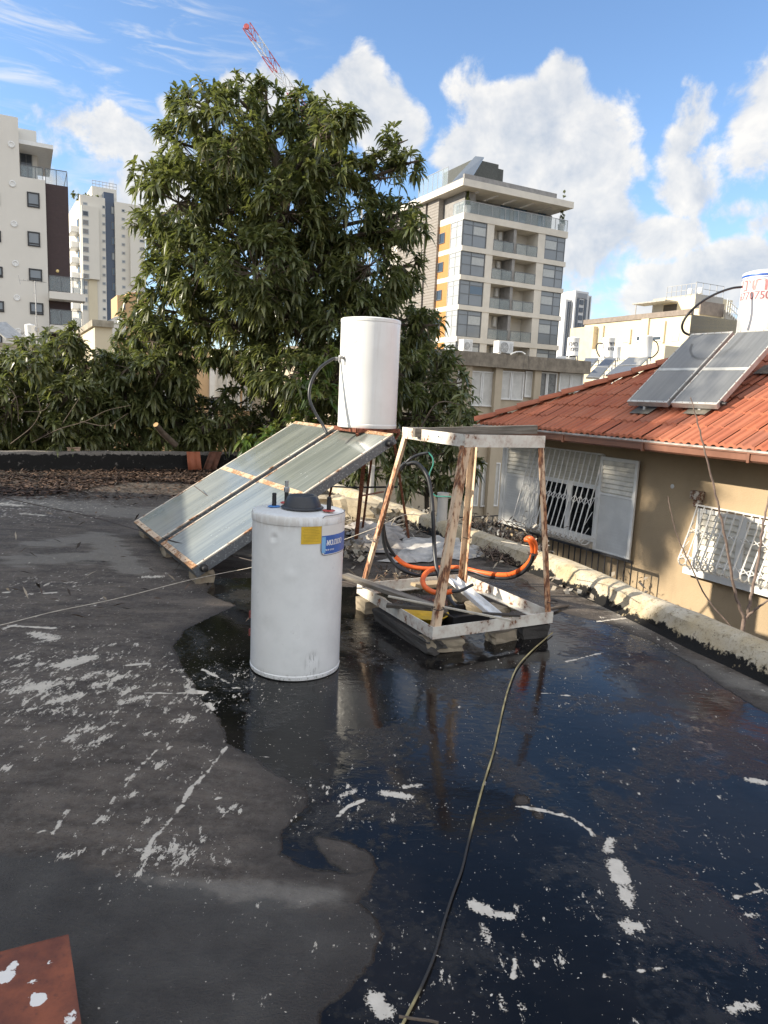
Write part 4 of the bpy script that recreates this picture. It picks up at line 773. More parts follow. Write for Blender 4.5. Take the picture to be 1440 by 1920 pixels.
ff = [(j*(N_+1)+i, j*(N_+1)+i+1, (j+1)*(N_+1)+i+1, (j+1)*(N_+1)+i) for j in range(N_) for i in range(N_)]
g.add(vv, ff); b_ = -Z*.022
g.quad(c1-dn*.0008, c1-dn*.0008+dl*L1, c1+dl*L1+b_-dn*.0008, c1+b_-dn*.0008); g.quad(c1-dl*.0008, c1-dl*.0008+dn*L2, c1-dl*.0008+dn*L2+b_, c1-dl*.0008+b_)
o = g.build('rusty_sheet', _rustsheet()); so_ = o.modifiers.new('thick', 'SOLIDIFY'); so_.thickness = .0025; tag(o, 'rusty brown steel sheet with white paint splashes in the near left corner', 'metal sheet')
for k, p in enumerate([c1+dl*.22+dn*.16, c1+dl*.8+dn*.5]):
    rock('support_brick', (p.x, p.y, -.005), (.2, .12, zs-.004), M_block, ('brick holding up the near corner of the rusty sheet', 'brick holding up the far side of the rusty sheet')[k], 'brick', k+40, .4, .05)
# spare roof tiles leaning on the back wall
M_tile = None
def _tile():
    m, t = newmat('clay_roof_tile'); n = t.noise(t.pos, 2.2, 6, .6); n2 = t.noise(t.pos, 26., 5, .65); r_ = t.new('ShaderNodeNewGeometry').outputs['Random Per Island']
    c = t.mix(t.step(n, .3, .7), (.30, .078, .036), (.40, .122, .056)); c = t.mix(t.math('MULTIPLY', r_, .45), c, (.36, .145, .085)); c = t.mix(t.math('MULTIPLY', t.step(r_, .92, .98), .4), c, (.16, .07, .05)); c = t.mix(t.math('MULTIPLY', t.step(n2, .55, .75), .4), c, (.14, .055, .035)); c = t.mix(t.math('MULTIPLY', t.step(t.noise(t.pos, .8, 5), .52, .75), .3), c, (.20, .10, .075))
    t.set(col=c, rough=.75, nor=t.bump(n2, .25, .004)); return m
M_tile = _tile()
def wall_tile(x, ytop, ybot, w, lean, label, mat):
    e = hit(PF(BK0, E1), x, ybot, -.14)[0]; M = PF(BK0+E1*e-E2*.30, E1); g = MB(M); n = 24; vs = []; fs = []
    for j in (0, 1):
        for i in range(n+1):
            u = i/n; h_ = .022*(math.cos(2*math.pi*2*u)*.5+.5); vs.append((-w/2+w*u + lean*j*.35, j*.16-h_, .01+.36*j))
    fs = [(i, i+1, n+2+i, n+1+i) for i in range(n)]; g.add(vs, fs); o = g.build('roof_tile', mat, smooth=True); s = o.modifiers.new('s', 'SOLIDIFY'); s.thickness = .014; tag(o, label, 'roof tile', 'spare roof tiles by the back parapet'); return o
wall_tile(362, 848, 874, .26, 0, 'orange clay roof tile standing against the black back parapet', M_tile)
wall_tile(388, 852, 876, .26, .5, 'dull fallen clay roof tile leaning over beside the orange one', simple('old_tile', (.13, .055, .035), .85, var=.4))
p = at(138, 846, 13.2); g = MB(PF((p.x, p.y, .352), E1)); g.box(-.11, .11, -.06, .06, 0, .05); g.box(-.12, .12, -.07, .07, .05, .07); tag(g.build('brick', simple('cream_brick', (.5, .36, .26), .8, var=.3), bevel=.006), 'small cream coloured brick lying on top of the back parapet', 'brick')
# ------------------------------------------------------------------ foliage
def _leafmat(name, cs, rough=.33, transl=.42):
    m, t = newmat(name); rp = t.new('ShaderNodeValToRGB'); t.put(rp.inputs[0], t.geo.outputs['Random Per Island'])
    for i, (p_, c) in enumerate(cs):
        e = rp.color_ramp.elements[i] if i < 2 else rp.color_ramp.elements.new(p_)
        e.position = p_; e.color = (*c, 1)
    n = t.noise(t.pos, .9, 4); c = t.mix(t.math('MULTIPLY', t.step(t.math('ADD', t.math('MULTIPLY', n, .5), t.math('MULTIPLY', t.noise(t.pos, 3.2, 2), .5)), .45, .62), .6), rp.outputs[0], (.165, .175, .055))
    t.set(col=c, rough=t.lin(t.noise(t.pos, 14., 2), .3, .7, rough*.8, rough*1.3), spec=.75)
    tr = t.new('ShaderNodeBsdfTranslucent'); t.put(tr.inputs[0], t.mix(.5, c, (.22, .26, .04))); ms = t.new('ShaderNodeMixShader'); ms.inputs[0].default_value = transl
    out = [n_ for n_ in t.n if n_.type == 'OUTPUT_MATERIAL'][0]; t.l.new(t.b.outputs[0], ms.inputs[1]); t.l.new(tr.outputs[0], ms.inputs[2]); t.l.new(ms.outputs[0], out.inputs[0]); return m
MANGO = [(0., (.066, .086, .040)), (.35, (.105, .130, .055)), (.7, (.15, .172, .070)), (.9, (.19, .20, .08)), (1., (.20, .18, .07))]
M_mango = _leafmat('mango_leaf', MANGO); M_fresh = _leafmat('fresh_leaf', [(0., (.05, .10, .02)), (.5, (.08, .15, .03)), (.8, (.12, .19, .03)), (1., (.2, .2, .04))], .35, .35)
M_dusty = _leafmat('dusty_leaf', [(0., (.080, .100, .044)), (.4, (.125, .150, .062)), (.75, (.18, .195, .082)), (.93, (.21, .21, .09)), (1., (.26, .22, .06))])
def leaves(tips, axes, per, L, W, droop, seed=0):
    """whorls of long drooping leaves round each twig tip -> verts, quads"""
    r = np.random.default_rng(seed); T = np.repeat(np.asarray(tips), per, 0); A = np.repeat(np.asarray(axes), per, 0); n = len(T)
    A = A/np.linalg.norm(A, axis=1, keepdims=True); h = np.where(np.abs(A[:, 2:3]) < .9, np.array([[0, 0, 1.]]), np.array([[1., 0, 0]])); X = np.cross(A, h); X /= np.linalg.norm(X, axis=1, keepdims=True); Y = np.cross(A, X)
    an = r.uniform(0, 2*np.pi, n); op = r.uniform(.35, 1.75, n); d = A*np.cos(op)[:, None] + (X*np.cos(an)[:, None]+Y*np.sin(an)[:, None])*np.sin(op)[:, None]
    T = T - A*r.uniform(0, .10, n)[:, None]
    l = L*r.uniform(.55, 1.12, n); w_ = W*r.uniform(.75, 1.15, n)*(l/L)**.4; dr = droop*r.uniform(.5, 1.4, n)
    s = np.cross(d, np.array([[0, 0, 1.]])); ln = np.linalg.norm(s, axis=1, keepdims=True); s = np.where(ln > .05, s/np.maximum(ln, 1e-6), X); tw = r.normal(0, .5, n); nn = np.cross(s, d); s = s*np.cos(tw)[:, None]+nn*np.sin(tw)[:, None]; nn = np.cross(s, d)
    def c(t): return T + d*(l*t)[:, None]*(1-.12*t) + np.array([[0, 0, -1.]])*(l*dr*t*t)[:, None]
    ts = [(.0, .12), (.25, .85), (.6, 1.), (1., .04)]; V = []
    for t_, ww in ts:
        p = c(t_); e = s*(w_*ww/2)[:, None]; up = nn*(w_*ww*.16)[:, None]
        V += [p-e+up, p, p+e+up]
    V = np.stack(V, 1)     # n,12,3
    base = (np.arange(n)*12)[:, None, None]; Q = []
    for k in range(3):
        for j in (0, 1): Q.append([3*k+j, 3*k+j+1, 3*k+4+j, 3*k+3+j])
    return V.reshape(-1, 3), (base+np.array(Q)[None]).reshape(-1, 4)
def crown_tips(blobs, dens, seed, shell=.55, upb=.35):
    r = np.random.default_rng(seed); tips = []; axs = []
    for (c, rad) in blobs:
        n = max(3, int(dens*rad*rad/3)); v = r.normal(0, 1, (n, 3)); v = np.repeat(v/np.linalg.norm(v, axis=1, keepdims=True), 3, 0); n *= 3; v += r.normal(0, .14/max(rad, .3), (n, 3)); v /= np.linalg.norm(v, axis=1, keepdims=True)
        k = np.repeat(shell+(1-shell)*r.random(n//3)**.5, 3)+r.normal(0, .05, n); k *= 1+.10*np.sin(v[:, 0]*5+c[0]*3)*np.sin(v[:, 2]*4+c[2])
        tips.append(np.array(c)+v*(rad*k)[:, None]); axs.append(v+np.array([0, 0, upb])+r.normal(0, .25, (n, 3)))
    return np.concatenate(tips), np.concatenate(axs)
def twigs(g, tips, blobs_c, r, every=2):
    for i in range(0, len(tips), every):
        t_ = Vector(tips[i]); c = Vector(min(blobs_c, key=lambda b: (Vector(b)-t_).length_squared)); m = (t_+c)/2+Z*-.06
        g.tube([c, m, t_], r*1.6, 4, r2=r*.6, caps=False)
def tree(name, base, blobs, forks, dens, per, L, W, droop, mat, label, cat, group=None, seed=1, tr=.16, twig_every=3, shell=.55, lean=Vector((0, 0, 0))):
    T = thing(name, base, label, cat, group); tips, axs = crown_tips(blobs, dens, seed, shell)
    V, F = leaves(tips, axs, per, L, W, droop, seed); o = fast_mesh('crown', V-np.array(base), F, mat); o.parent = T
    g = MB(); b = Vector(base); F_ = [Vector(f) for f in forks]; path = spline([b, b+(F_[0]-b)*.5+Vector((.1, .05, 0)), *F_], 6); g.tube(path, tr, 12, r2=tr*.45)
    cs = []
    for (c, rad) in blobs:
        c = Vector(c); f = min(F_, key=lambda q: (q-c).length + max(0, q.z-c.z+.2)*2.5); m = f.lerp(c, .55)+Vector((random.uniform(-.15, .15), random.uniform(-.15, .15), random.uniform(-.1, .25)))
        g.tube(spline([f, m, c], 5), tr*.34, 7, r2=tr*.12); cs.append(tuple(c))
        g.tube([c, c+(c-f).normalized()*rad*.7], tr*.12, 5, r2=tr*.05)
    twigs(g, tips, cs, .006, twig_every); o = g.build('trunk', M_bark, T, smooth=True); return T
def blob(x, y, rp, Y, dy=0.): p = at(x, y, Y+dy); return ((p.x, p.y, p.z), rp*Y/FPX)
TY = 15.2; rr = random.Random(3)
BL = [(395, 205, 48), (356, 195, 34), (440, 178, 34), (500, 188, 38), (560, 214, 46), (612, 240, 45), (652, 222, 28), (340, 268, 50), (292, 335, 42), (420, 285, 75), (520, 290, 75), (606, 320, 68), (741, 272, 34), (770, 305, 24), (716, 335, 46), (335, 380, 62), (268, 415, 26), (430, 395, 82), (540, 400, 85), (645, 405, 75), (735, 405, 50), (785, 425, 26), (310, 470, 38), (300, 520, 45), (380, 500, 80), (480, 510, 82), (590, 510, 82), (690, 500, 72), (755, 500, 42), (330, 585, 62), (436, 610, 80), (550, 610, 82), (655, 615, 80), (750, 600, 60), (800, 610, 34), (270, 588, 40), (350, 655, 42), (560, 700, 55), (640, 700, 60), (745, 690, 66), (815, 670, 44), (845, 720, 38), (790, 780, 66), (845, 790, 40), (700, 770, 60), (500, 690, 45), (600, 780, 50)]
blobs = []
for (x, y, r_) in BL:
    edge = min(abs(x-250), abs(x-850), abs(y-150))/300; blobs.append(blob(x, y, r_, TY, rr.uniform(-1., .5) - min(1, edge)*.9))
for (x, y, r_, dy) in [(450, 330, 90, 1.5), (560, 450, 95, 1.6), (430, 560, 90, 1.7), (650, 560, 90, 1.6), (740, 640, 80, 1.4), (800, 740, 70, 1.2), (700, 700, 90, 1.5), (600, 640, 90, 1.6), (340, 440, 70, 1.4), (600, 260, 60, 1.2)]: blobs.append(blob(x, y, r_, TY, dy))
tb = at(515, 860, 16.0); tree('mango_tree', (tb.x, tb.y, GROUND), blobs, [at(520, 760, 15.8), at(512, 620, 15.6), at(525, 480, 15.4), at(530, 360, 15.3), at(505, 260, 15.2)], 175, 12, .280, .060, .44, M_mango, 'tall broad mango tree rising behind the back parapet', 'tree', seed=4, tr=.20, twig_every=3)
# low branches at the right, over the parapet
BR_ = [(870, 760, 34), (862, 815, 40), (820, 840, 44), (880, 870, 26), (835, 880, 40), (780, 850, 44), (740, 840, 40), (790, 905, 40), (740, 900, 30), (850, 925, 22), (700, 880, 40), (640, 880, 45), (690, 830, 45)]
tb = at(800, 900, 13.4); tree('mango_tree', (tb.x, tb.y, GROUND), [blob(x, y, r_, 12.6, rr.uniform(-.5, .5)) for x, y, r_ in BR_], [at(800, 930, 13.2), at(800, 860, 13.1), at(790, 800, 13.1)], 130, 12, .27, .055, .5, M_mango, 'low dark young mango with drooping leaves behind the rusty frame', 'tree', seed=9, tr=.06)
# hedge-like trees along the back parapet at the left
HX = [[(-20, 800, 60), (30, 720, 60), (90, 790, 60), (60, 660, 36), (100, 700, 46)], [(150, 720, 60), (200, 740, 55), (180, 800, 50), (130, 680, 44), (215, 670, 30)], [(235, 655, 36), (265, 615, 36), (310, 625, 44), (350, 660, 46), (255, 720, 50), (310, 750, 60), (350, 810, 50), (270, 800, 50), (440, 820, 30), (320, 690, 40), (480, 740, 46), (450, 790, 42), (400, 775, 30), (505, 790, 42), (430, 690, 22)]]
HB = [[(140, 800, 40), (130, 745, 45), (70, 800, 60), (15, 690, 44), (60, 690, 44), (20, 760, 60), (90, 750, 55), (40, 815, 42), (110, 812, 40), (-50, 700, 55), (-60, 780, 70)], [(120, 645, 36), (150, 632, 26), (165, 690, 48), (205, 700, 40), (150, 760, 50), (205, 775, 48), (165, 820, 34), (225, 820, 32)], [(250, 820, 34), (300, 790, 50), (345, 815, 34), (410, 815, 34), (285, 740, 50), (240, 740, 44), (240, 690, 40), (285, 640, 42), (300, 700, 48), (345, 715, 34), (270, 770, 46), (330, 790, 44), (385, 800, 36), (300, 825, 26), (365, 760, 30), (430, 795, 34), (470, 800, 26), (425, 745, 26)]]
LB_ = ['dusty green low mango at the far left behind the back parapet', 'pale green mango top standing up left of the tall mango tree', 'sunlit leafy mango growth at the foot of the tall mango tree']
for k, B_ in enumerate(HB):
    xm = sum(b[0] for b in B_)/len(B_); Yh = 13.6+.55*k; tb = at(xm, 850, Yh+.7)
    tree('mango_bush', (tb.x, tb.y, GROUND), [blob(x, y, r_, Yh, rr.uniform(-.35, .5)) for x, y, r_ in B_] + [blob(x, y, r_, Yh, 1.) for x, y, r_ in HX[k]], [at(xm, 830, Yh+.6), at(xm+6, 770, Yh+.5), at(xm-4, 710, Yh+.5)], 175, 12, .27, .060, .48, M_dusty, LB_[k], 'bush', 'low mangoes along the back parapet', seed=20+k, tr=.09, twig_every=2)
SB = [(590, 700, 30), (600, 745, 34), (575, 790, 32), (540, 800, 30), (500, 815, 26), (460, 822, 22), (610, 660, 22)]
tb = at(575, 850, 13.6); tree('young_mango', (tb.x, tb.y, GROUND), [blob(x, y, r_, 13.0, rr.uniform(-.2, .2)) for x, y, r_ in SB], [at(575, 840, 13.5), at(580, 770, 13.3), at(590, 700, 13.2)], 75, 10, .28, .055, .45, M_fresh, 'fresh bright green mango shoots behind the far collector', 'bush', seed=31, tr=.045)
# sawn limb and bare branches under the leaves
p = at(292, 796, 13.1); g = MB(); g.tube([at(330, 835, 13.5), at(305, 812, 13.3), p], .06, 12, 0, .05, caps=False); g.lathe([(.0, .001), (.05, 0)], p, 14, 1, axis=(p-at(305, 812, 13.3)))
tag(g.build('sawn_branch', [M_bark, simple('cut_wood', (.45, .28, .13), .8)], smooth=True), 'sawn off branch stub with a pale cut end among the leaves', 'branch')
lm_ = []
for k, pts in enumerate([[(20, 832), (60, 800), (75, 770), (70, 740)], [(60, 830), (110, 805), (160, 790), (200, 770), (245, 760)], [(150, 790), (200, 798), (240, 775)], [(35, 790), (30, 745), (10, 720)], [(45, 772), (80, 770), (95, 755)], [(100, 820), (140, 760), (150, 745)]]):
    g = MB(); g.tube(spline([at(x, y, 12.75+.05*k) for x, y in pts], 6), .010, 6, r2=.004); lm_.append(tag(g.build('bare_branch', M_bark, smooth=True), ['thin bare grey branch curving up at the far left of the leaves', 'long bare grey branch arching through the left leaves', 'short bare branch below the arching one in the leaves', 'bare upright twig at the far left edge of the leaves', 'short level bare twig at the far left', 'bare grey branch rising from the parapet amid the leaves'][k], 'branch'))
# small weed inside the frame
tipw = [gz(957, 1142, .05), gz(950, 1146, .04)]; V, F = leaves([tuple(p) for p in tipw], [(0, 0, 1)]*2, 7, .10, .03, .3, 77); tag(fast_mesh('weed', V, F, M_fresh), 'small green weed growing by the front rail inside the frame', 'weed')
# bare sapling behind the right parapet
g = MB(); sb = at(1395, 1160, 5.3); root = Vector((sb.x, sb.y, GROUND))
def stem(pts, Y, r0, r1): 
    q = spline([at(x, y, Y+dy) for x, y, dy in pts], 7)
    for i, p in enumerate(q): p += Vector((math.sin(i*1.9), math.cos(i*2.3), 0))*r0*.28
    g.tube(q, r0, 8, r2=r1)
    for i in range(3, len(q)-1, 4): g.lathe([(0, -.006), (r0*.95*(1-.6*i/len(q)), 0), (0, .006)], q[i], 6)
g.tube([root, sb-Z*.3, sb], .028, 10, r2=.014)
stem([(1395, 1160, 0), (1378, 1110, 0), (1362, 1020, -.02), (1345, 940, -.03), (1325, 860, -.03), (1310, 800, -.02), (1295, 745, 0)], 5.3, .012, .0035)
stem([(1400, 1160, 0), (1410, 1110, 0), (1422, 1050, 0), (1430, 990, 0), (1440, 940, .02), (1452, 880, .02), (1470, 800, .05)], 5.3, .013, .004)
stem([(1398, 1158, 0), (1420, 1140, -.05), (1445, 1122, -.1), (1500, 1080, -.2)], 5.3, .011, .004)
stem([(1395, 1200, .2), (1330, 1128, .3), (1295, 1060, .3), (1270, 1005, .3), (1258, 960, .3), (1252, 930, .3)], 5.3, .007, .0025)
T_ = tag(g.build('bare_sapling', simple('sapling_bark', (.19, .14, .115), .8, var=.35, scale=25., bump=.4), smooth=True), 'leafless sapling with thin brown stems rising behind the right parapet', 'sapling')
# ------------------------------------------------------------------ neighbouring house with tiled roof
def stucco(name, c, var=.12, sc=1.2, bump=.35, streak=.35):
    m, t = newmat(name); n = t.noise(t.pos, sc, 6, .6); n2 = t.noise(t.scale(t.pos, (1, 1, .18)), sc*3, 5, .65); n3 = t.noise(t.pos, 70., 3, .6)
    k = t.mix(t.step(n, .3, .7), tuple(x*(1-var) for x in c), c); k = t.mix(t.math('MULTIPLY', t.step(n2, .55, .8), streak), k, tuple(x*.6 for x in c))
    t.set(col=k, rough=.9, nor=t.bump(n3, bump, .006)); return m
M_shut = louvre('white_louvre', (.72, .71, .67), .055, gap=.35); M_wframe = simple('white_frame', (.74, .73, .70), .45, var=.08)
M_slat = louvre('rolling_shutter', (.62, .58, .48), .075, gap=.3, depth=.02); M_shut_flat = louvre('flat_white_shutter', (.70, .70, .68), .045, gap=.12, depth=.004)
M_grille = simple('white_grille', (.72, .70, .66), .5, var=.15, scale=12.)
Q0 = Vector((1.56, 6.53, 0)); HW = PF(Q0+E1*3.0, -E2); house = thing('tiled_house', tuple(Q0+E1*3+Z*GROUND), 'tan rendered house with red clay tiled roof beside the right parapet', 'house')
xc = hit(HW, 948, 850)[0]; XR = 7.2
EZ = 1.235; OV = .6; SL = .51
g = MB(HW); g.box(xc, XR, 0, 7., GROUND, EZ+.05); g.build('wall', stucco('tan_stucco', (.43, .325, .205), .22, .9, .6, .6), house)
# roof: real corrugated courses
def tile_facet(g, M, x0, x1, inset0, inset1, depth, ez, ov, sl, course=.34, per=.108, sub=6, lift=.016):
    n = int(depth/course)+1; 
    for r in range(n):
        y0 = -ov+r*course; y1 = min(y0+course+.03, depth-ov+.02); a = x0+inset0*(r*course); b = x1-inset1*(r*course)
        if b-a < .2: break
        tw_ = per*2; k0 = int(math.floor((a-x0)/tw_)); k1 = int(math.ceil((b-x0)/tw_)); rt = random.Random(r*977)
        prof_ = [0, .006, .022, .026, .022, .005, .003, .006, .022, .026, .022, .006, .012]
        for q_ in range(k0, k1):
            xa_ = x0+q_*tw_; 
            if xa_+tw_*.5 < a or xa_+tw_*.5 > b: continue
            j1, j2, j3 = rt.gauss(0, .0028), rt.gauss(0, .006), rt.gauss(0, .0035); vs = []; n_ = len(prof_)
            for (yy, ex) in ((y0, -lift*1.2), (y0, lift), (y1, 0.)):
                for i in range(n_):
                    f_ = i/(n_-1); vs.append((xa_+f_*tw_*1.03, yy+j2, ez+(yy+ov)*sl+prof_[i]+ex+j1+j3*(f_-.5)))
            g.add(vs, [(j*n_+i, j*n_+i+1, (j+1)*n_+i+1, (j+1)*n_+i) for j in (0, 1) for i in range(n_-1)])
x_e = hit(HW, 896, 788, -OV)[0]; RD = 4.0+OV
g = MB(HW); tile_facet(g, HW, x_e, XR+OV, 1.0, 0, RD, EZ, OV, SL)
zt = EZ+RD*SL; yr = RD-OV
roof = g.build('roof', M_tile, house)
g = MB(HW)       # hip end, rear slope and ridge caps
g.add([(x_e, -OV, EZ-.02), (x_e, 2*yr+OV, EZ-.02), (x_e+RD, yr, zt-.02)], [(0, 1, 2)]); g.add([(x_e, 2*yr+OV, EZ-.02), (XR+OV, 2*yr+OV, EZ-.02), (XR+OV, yr, zt-.02), (x_e+RD, yr, zt-.02)], [(0, 1, 2, 3)])
g.build('rear_slopes', M_tile, house)
g = MB(HW)
def caps(a, b, r=.10, st=.36):
    a = Vector(a); b = Vector(b); L = (b-a).length; d = (b-a)/L; s = d.cross(Z).normalized(); u = s.cross(d); k = int(L/st)
    for i in range(k):
        p = a+d*(i*st); q_ = p+d*(st+.05); vs = []; n = 8
        for (c, rr_, up) in ((p, r*1.12, .02), (q_, r*.92, .0)):
            for j in range(n+1): an = math.pi*j/n; vs.append(c+s*(rr_*math.cos(an))+u*(rr_*.75*math.sin(an)+up))
        g.add(vs, [(j, j+1, n+2+j, n+1+j) for j in range(n)]+[tuple(range(n+1))])
caps((x_e-.02, -OV-.02, EZ+.02), (x_e+RD, yr, zt+.02)); caps((x_e+RD, yr, zt+.02), (XR+OV, yr, zt+.02))
g.build('ridge_caps', M_tile, house, smooth=True)
g = MB(HW); g.box(x_e, XR+OV, -OV+.03, -.002, EZ-.06, EZ-.035); g.box(x_e, x_e+.03, -OV, 7., EZ-.10, EZ-.03); g.build('soffit', simple('soffit_paint', (.30, .24, .17), .8), house)
g = MB(HW)
pr_ = [(-OV-.005, EZ-.03), (-OV-.005, EZ-.115), (-OV-.03, EZ-.135), (-OV-.085, EZ-.135), (-OV-.11, EZ-.115), (-OV-.11, EZ-.035), (-OV-.122, EZ-.03), (-OV-.122, EZ-.045)]
vs = [(x, y, z) for x in (x_e+.05, XR+OV) for y, z in pr_]; k = len(pr_); g.add(vs, [(i, i+1, k+i+1, k+i) for i in range(k-1)]+[tuple(range(k))])
for x in np.arange(x_e+.8, XR, 1.4): g.box(x-.015, x+.015, -OV-.125, -OV, EZ-.14, EZ-.03)
g.build('gutter', simple('brown_gutter', (.20, .085, .05), .45, var=.2, scale=3.), house)
g = MB(HW); g.box(x_e+.02, XR+OV, -OV-.10, -OV+.03, EZ-.03, EZ-.012); g.build('eave_flashing', simple('zinc_flashing', (.42, .39, .35), .5, .2, .4, 8.), house)
g = MB(HW); g.tube([(xc+.06, -.05, EZ-.1), (xc+.06, -.05, GROUND)], .045, 12); g.tube([(xc+.06, -.05, EZ-.12), (xc+.1, -OV-.05, EZ-.10)], .04, 10); g.build('drain_pipe', M_wframe, house, smooth=True)
def px4(x, y): return 860+x/3.79, 760+y/3.79
def rect(a, b, M=HW, off=0.):
    x0, z1 = hit(M, *a, off); x1, z0 = hit(M, *b, off); return min(x0, x1), max(x0, x1), min(z0, z1), max(z0, z1)
zt_ = hit(HW, *px4(1310, 395))[1]; zb_ = hit(HW, *px4(1235, 1110))[1]; xs_r0 = hit(HW, *px4(1040, 355))[0]; xs_r1 = hit(HW, *px4(1310, 395))[0]; xo0 = hit(HW, *px4(600, 600))[0]; xl0 = hit(HW, *px4(345, 600))[0]
def panel(x0, x1, z0, z1, y, lmat, nm='shutter', split=.62, fl=None):
    g = MB(HW); f = .05; 
    g.box(x0, x1, y-.03, y+.0, z0, z0+f); g.box(x0, x1, y-.03, y, z1-f, z1); g.box(x0, x0+f, y-.03, y, z0+f, z1-f); g.box(x1-f, x1, y-.03, y, z0+f, z1-f); zm = z0+(z1-z0)*split; g.box(x0+f, x1-f, y-.028, y, zm-.015, zm+.015)
    p = g.build(nm, M_wframe, house, bevel=.003)
    g = MB(HW); k = int((z1-f-zm-.015)/.065)
    for i in range(k):
        z = zm+.02+(z1-f-zm-.02)*(i+.15)/k; g.add([(x0+f, y-.022, z), (x1-f, y-.022, z), (x1-f, y-.002, z+.045), (x0+f, y-.002, z+.045), (x0+f, y-.022, z+.006), (x1-f, y-.022, z+.006), (x1-f, y-.004, z+.051), (x0+f, y-.004, z+.051)], [(0, 1, 2, 3), (4, 5, 6, 7), (0, 1, 5, 4)])
    g.box(x0+f, x1-f, y-.002, y+.001, zm+.015, z1-f); g.build('louvre', simple('louvre_slats', (.70, .66, .57), .5), p)
    g = MB(HW); g.box(x0+f, x1-f, y-.018, y, z0+f, zm-.015); g.build('shutter_panel', M_shut_flat, p); return p
panel(xs_r0, xs_r1, zb_, zt_, -.05, M_shut); panel(xl0, xo0-.02, zb_+.03, zt_+.03, -.05, M_shut)
# window between the shutters: rolling shutter half down, two sashes
zs_ = hit(HW, *px4(800, 535))[1]
g = MB(HW); g.box(xo0, xs_r0-.02, -.02, .0, zs_, zt_+.03); g.build('rolling_shutter', M_slat, house)
wr = MB(HW); xm = (xo0+xs_r0)/2
for a, b in ((xo0, xo0+.06), (xm-.05, xm+.05), (xs_r0-.09, xs_r0-.02)): wr.box(a, b, -.03, -.002, zb_+.12, zs_)
wr.box(xo0+.06, xm-.05, -.028, -.002, zs_-.06, zs_); wr.box(xm+.05, xs_r0-.09, -.028, -.002, zs_-.06, zs_); wr.box(xo0+.06, xm-.05, -.028, -.002, zb_+.12, zb_+.2); wr.box(xm+.05, xs_r0-.09, -.028, -.002, zb_+.12, zb_+.2)
wf = wr.build('window_frame', M_wframe, house); g = MB(HW); g.box(xo0+.06, xm-.05, -.012, -.003, zb_+.2, zs_-.06); g.box(xm+.05, xs_r0-.09, -.012, -.003, zb_+.2, zs_-.06); g.build('pane', simple('dark_pane', (.008, .010, .012), .08), wf)
g = MB(HW); g.box(xo0-.02, xs_r0, -.14, -.002, zb_+.04, zb_+.11); g.build('sill', stucco('sill_render', (.5, .44, .36)), house)
def grille(x0, x1, zt, zb, bulge, nb, label_parent, zig=(.46, .84)):
    """bellied window grille of hooked bars with two zigzag bands"""
    g = MB(HW); H = zt-zb
    def yz(t):       # t 0 top .. 1 bottom along the belly
        return -.06-bulge*(t**1.15), zt-H*t
    for i in range(nb):
        x = x0+(x1-x0)*i/(nb-1); pts = [(x, *yz(t)) for t in (0, .25, .5, .75, .9)]
        for k in range(1, 7): an = math.pi*k/6; yb, zb2 = yz(.9); pts.append((x, yb+(bulge*.30)*(1-math.cos(an)), zb2-.085*math.sin(an)))
        g.tube(pts, .0095, 6)
    st = (x1-x0)/(nb-1)
    for tz in zig:
        for i in range(nb-1):
            for s in (0, 1):
                y0, z0 = yz(tz); y1, z1 = yz(tz+.085); a, b = (z0, z1) if s == 0 else (z1, z0); ya, yb = (y0, y1) if s == 0 else (y1, y0)
                g.bar((x0+st*i, ya, a), (x0+st*(i+1), yb, b), .008, .008)
    y, z = yz(0); g.bar((x0-.02, y, z), (x1+.02, y, z), .02, .02)
    for xs in (x0, x1):
        for t in (.46, .9): y, z = yz(t); g.bar((xs, y, z), (xs, -.001, z), .010, .010)
        g.bar((xs, -.02, zt), (xs, -.02, zb), .012, .012); y, z = yz(.9); 
        for k in range(5): ta = .1+k*.17; ya, za = yz(ta); yb, zb_2 = yz(ta+.15); g.bar((xs, ya*.6-.01, za), (xs, yb, zb_2), .007, .007)
    return g.build('window_grille', M_grille, label_parent)
gx0, gz1 = hit(HW, 998, 836, -.06); gx1, _ = hit(HW, 1131, 847, -.06)
g_zb = hit(HW, 1105, 1022, -.3)[1]
grille(gx0, gx1, gz1, g_zb-.08, .33, 15, house)
# second window, closed slatted shutter with the same grille
wx0, wz1 = hit(HW, 1312, 952); wx1 = wx0+1.9; wz0 = hit(HW, 1345, 1075)[1]
g = MB(HW); f = .06; g.box(wx0, wx1, -.035, -.001, wz1-.05, wz1); g.box(wx0, wx0+f, -.035, -.001, wz0, wz1-.05); g.box(wx1-f, wx1, -.035, -.001, wz0, wz1-.05); g.box(wx0-.05, wx1+.05, -.12, -.001, wz0-.08, wz0); xm2 = wx0+.62; g.box(xm2-.05, xm2+.05, -.034, -.001, wz0, wz1-.05); w2 = g.build('window_frame', M_wframe, house)
g = MB(HW); k = int((wz1-wz0)/.075)
for (a, b) in ((wx0+f, xm2-.05), (xm2+.05, wx1-f)):
    for i in range(k): z = wz0+(wz1-.05-wz0)*i/k; g.add([(a, -.030, z+.004), (b, -.030, z+.004), (b, -.004, z+.066), (a, -.004, z+.066)], [(0, 1, 2, 3)])
g.box(wx0+f, wx1-f, -.003, .002, wz0, wz1-.05); g.build('slats', simple('cream_slats', (.68, .64, .55), .5), w2)
g2x0, g2z1 = hit(HW, 1308, 947, -.06); g2zb = hit(HW, 1330, 1076, -.32)[1]
grille(g2x0, g2x0+1.98, g2z1, g2zb, .26, 20, house, (.36, .80))
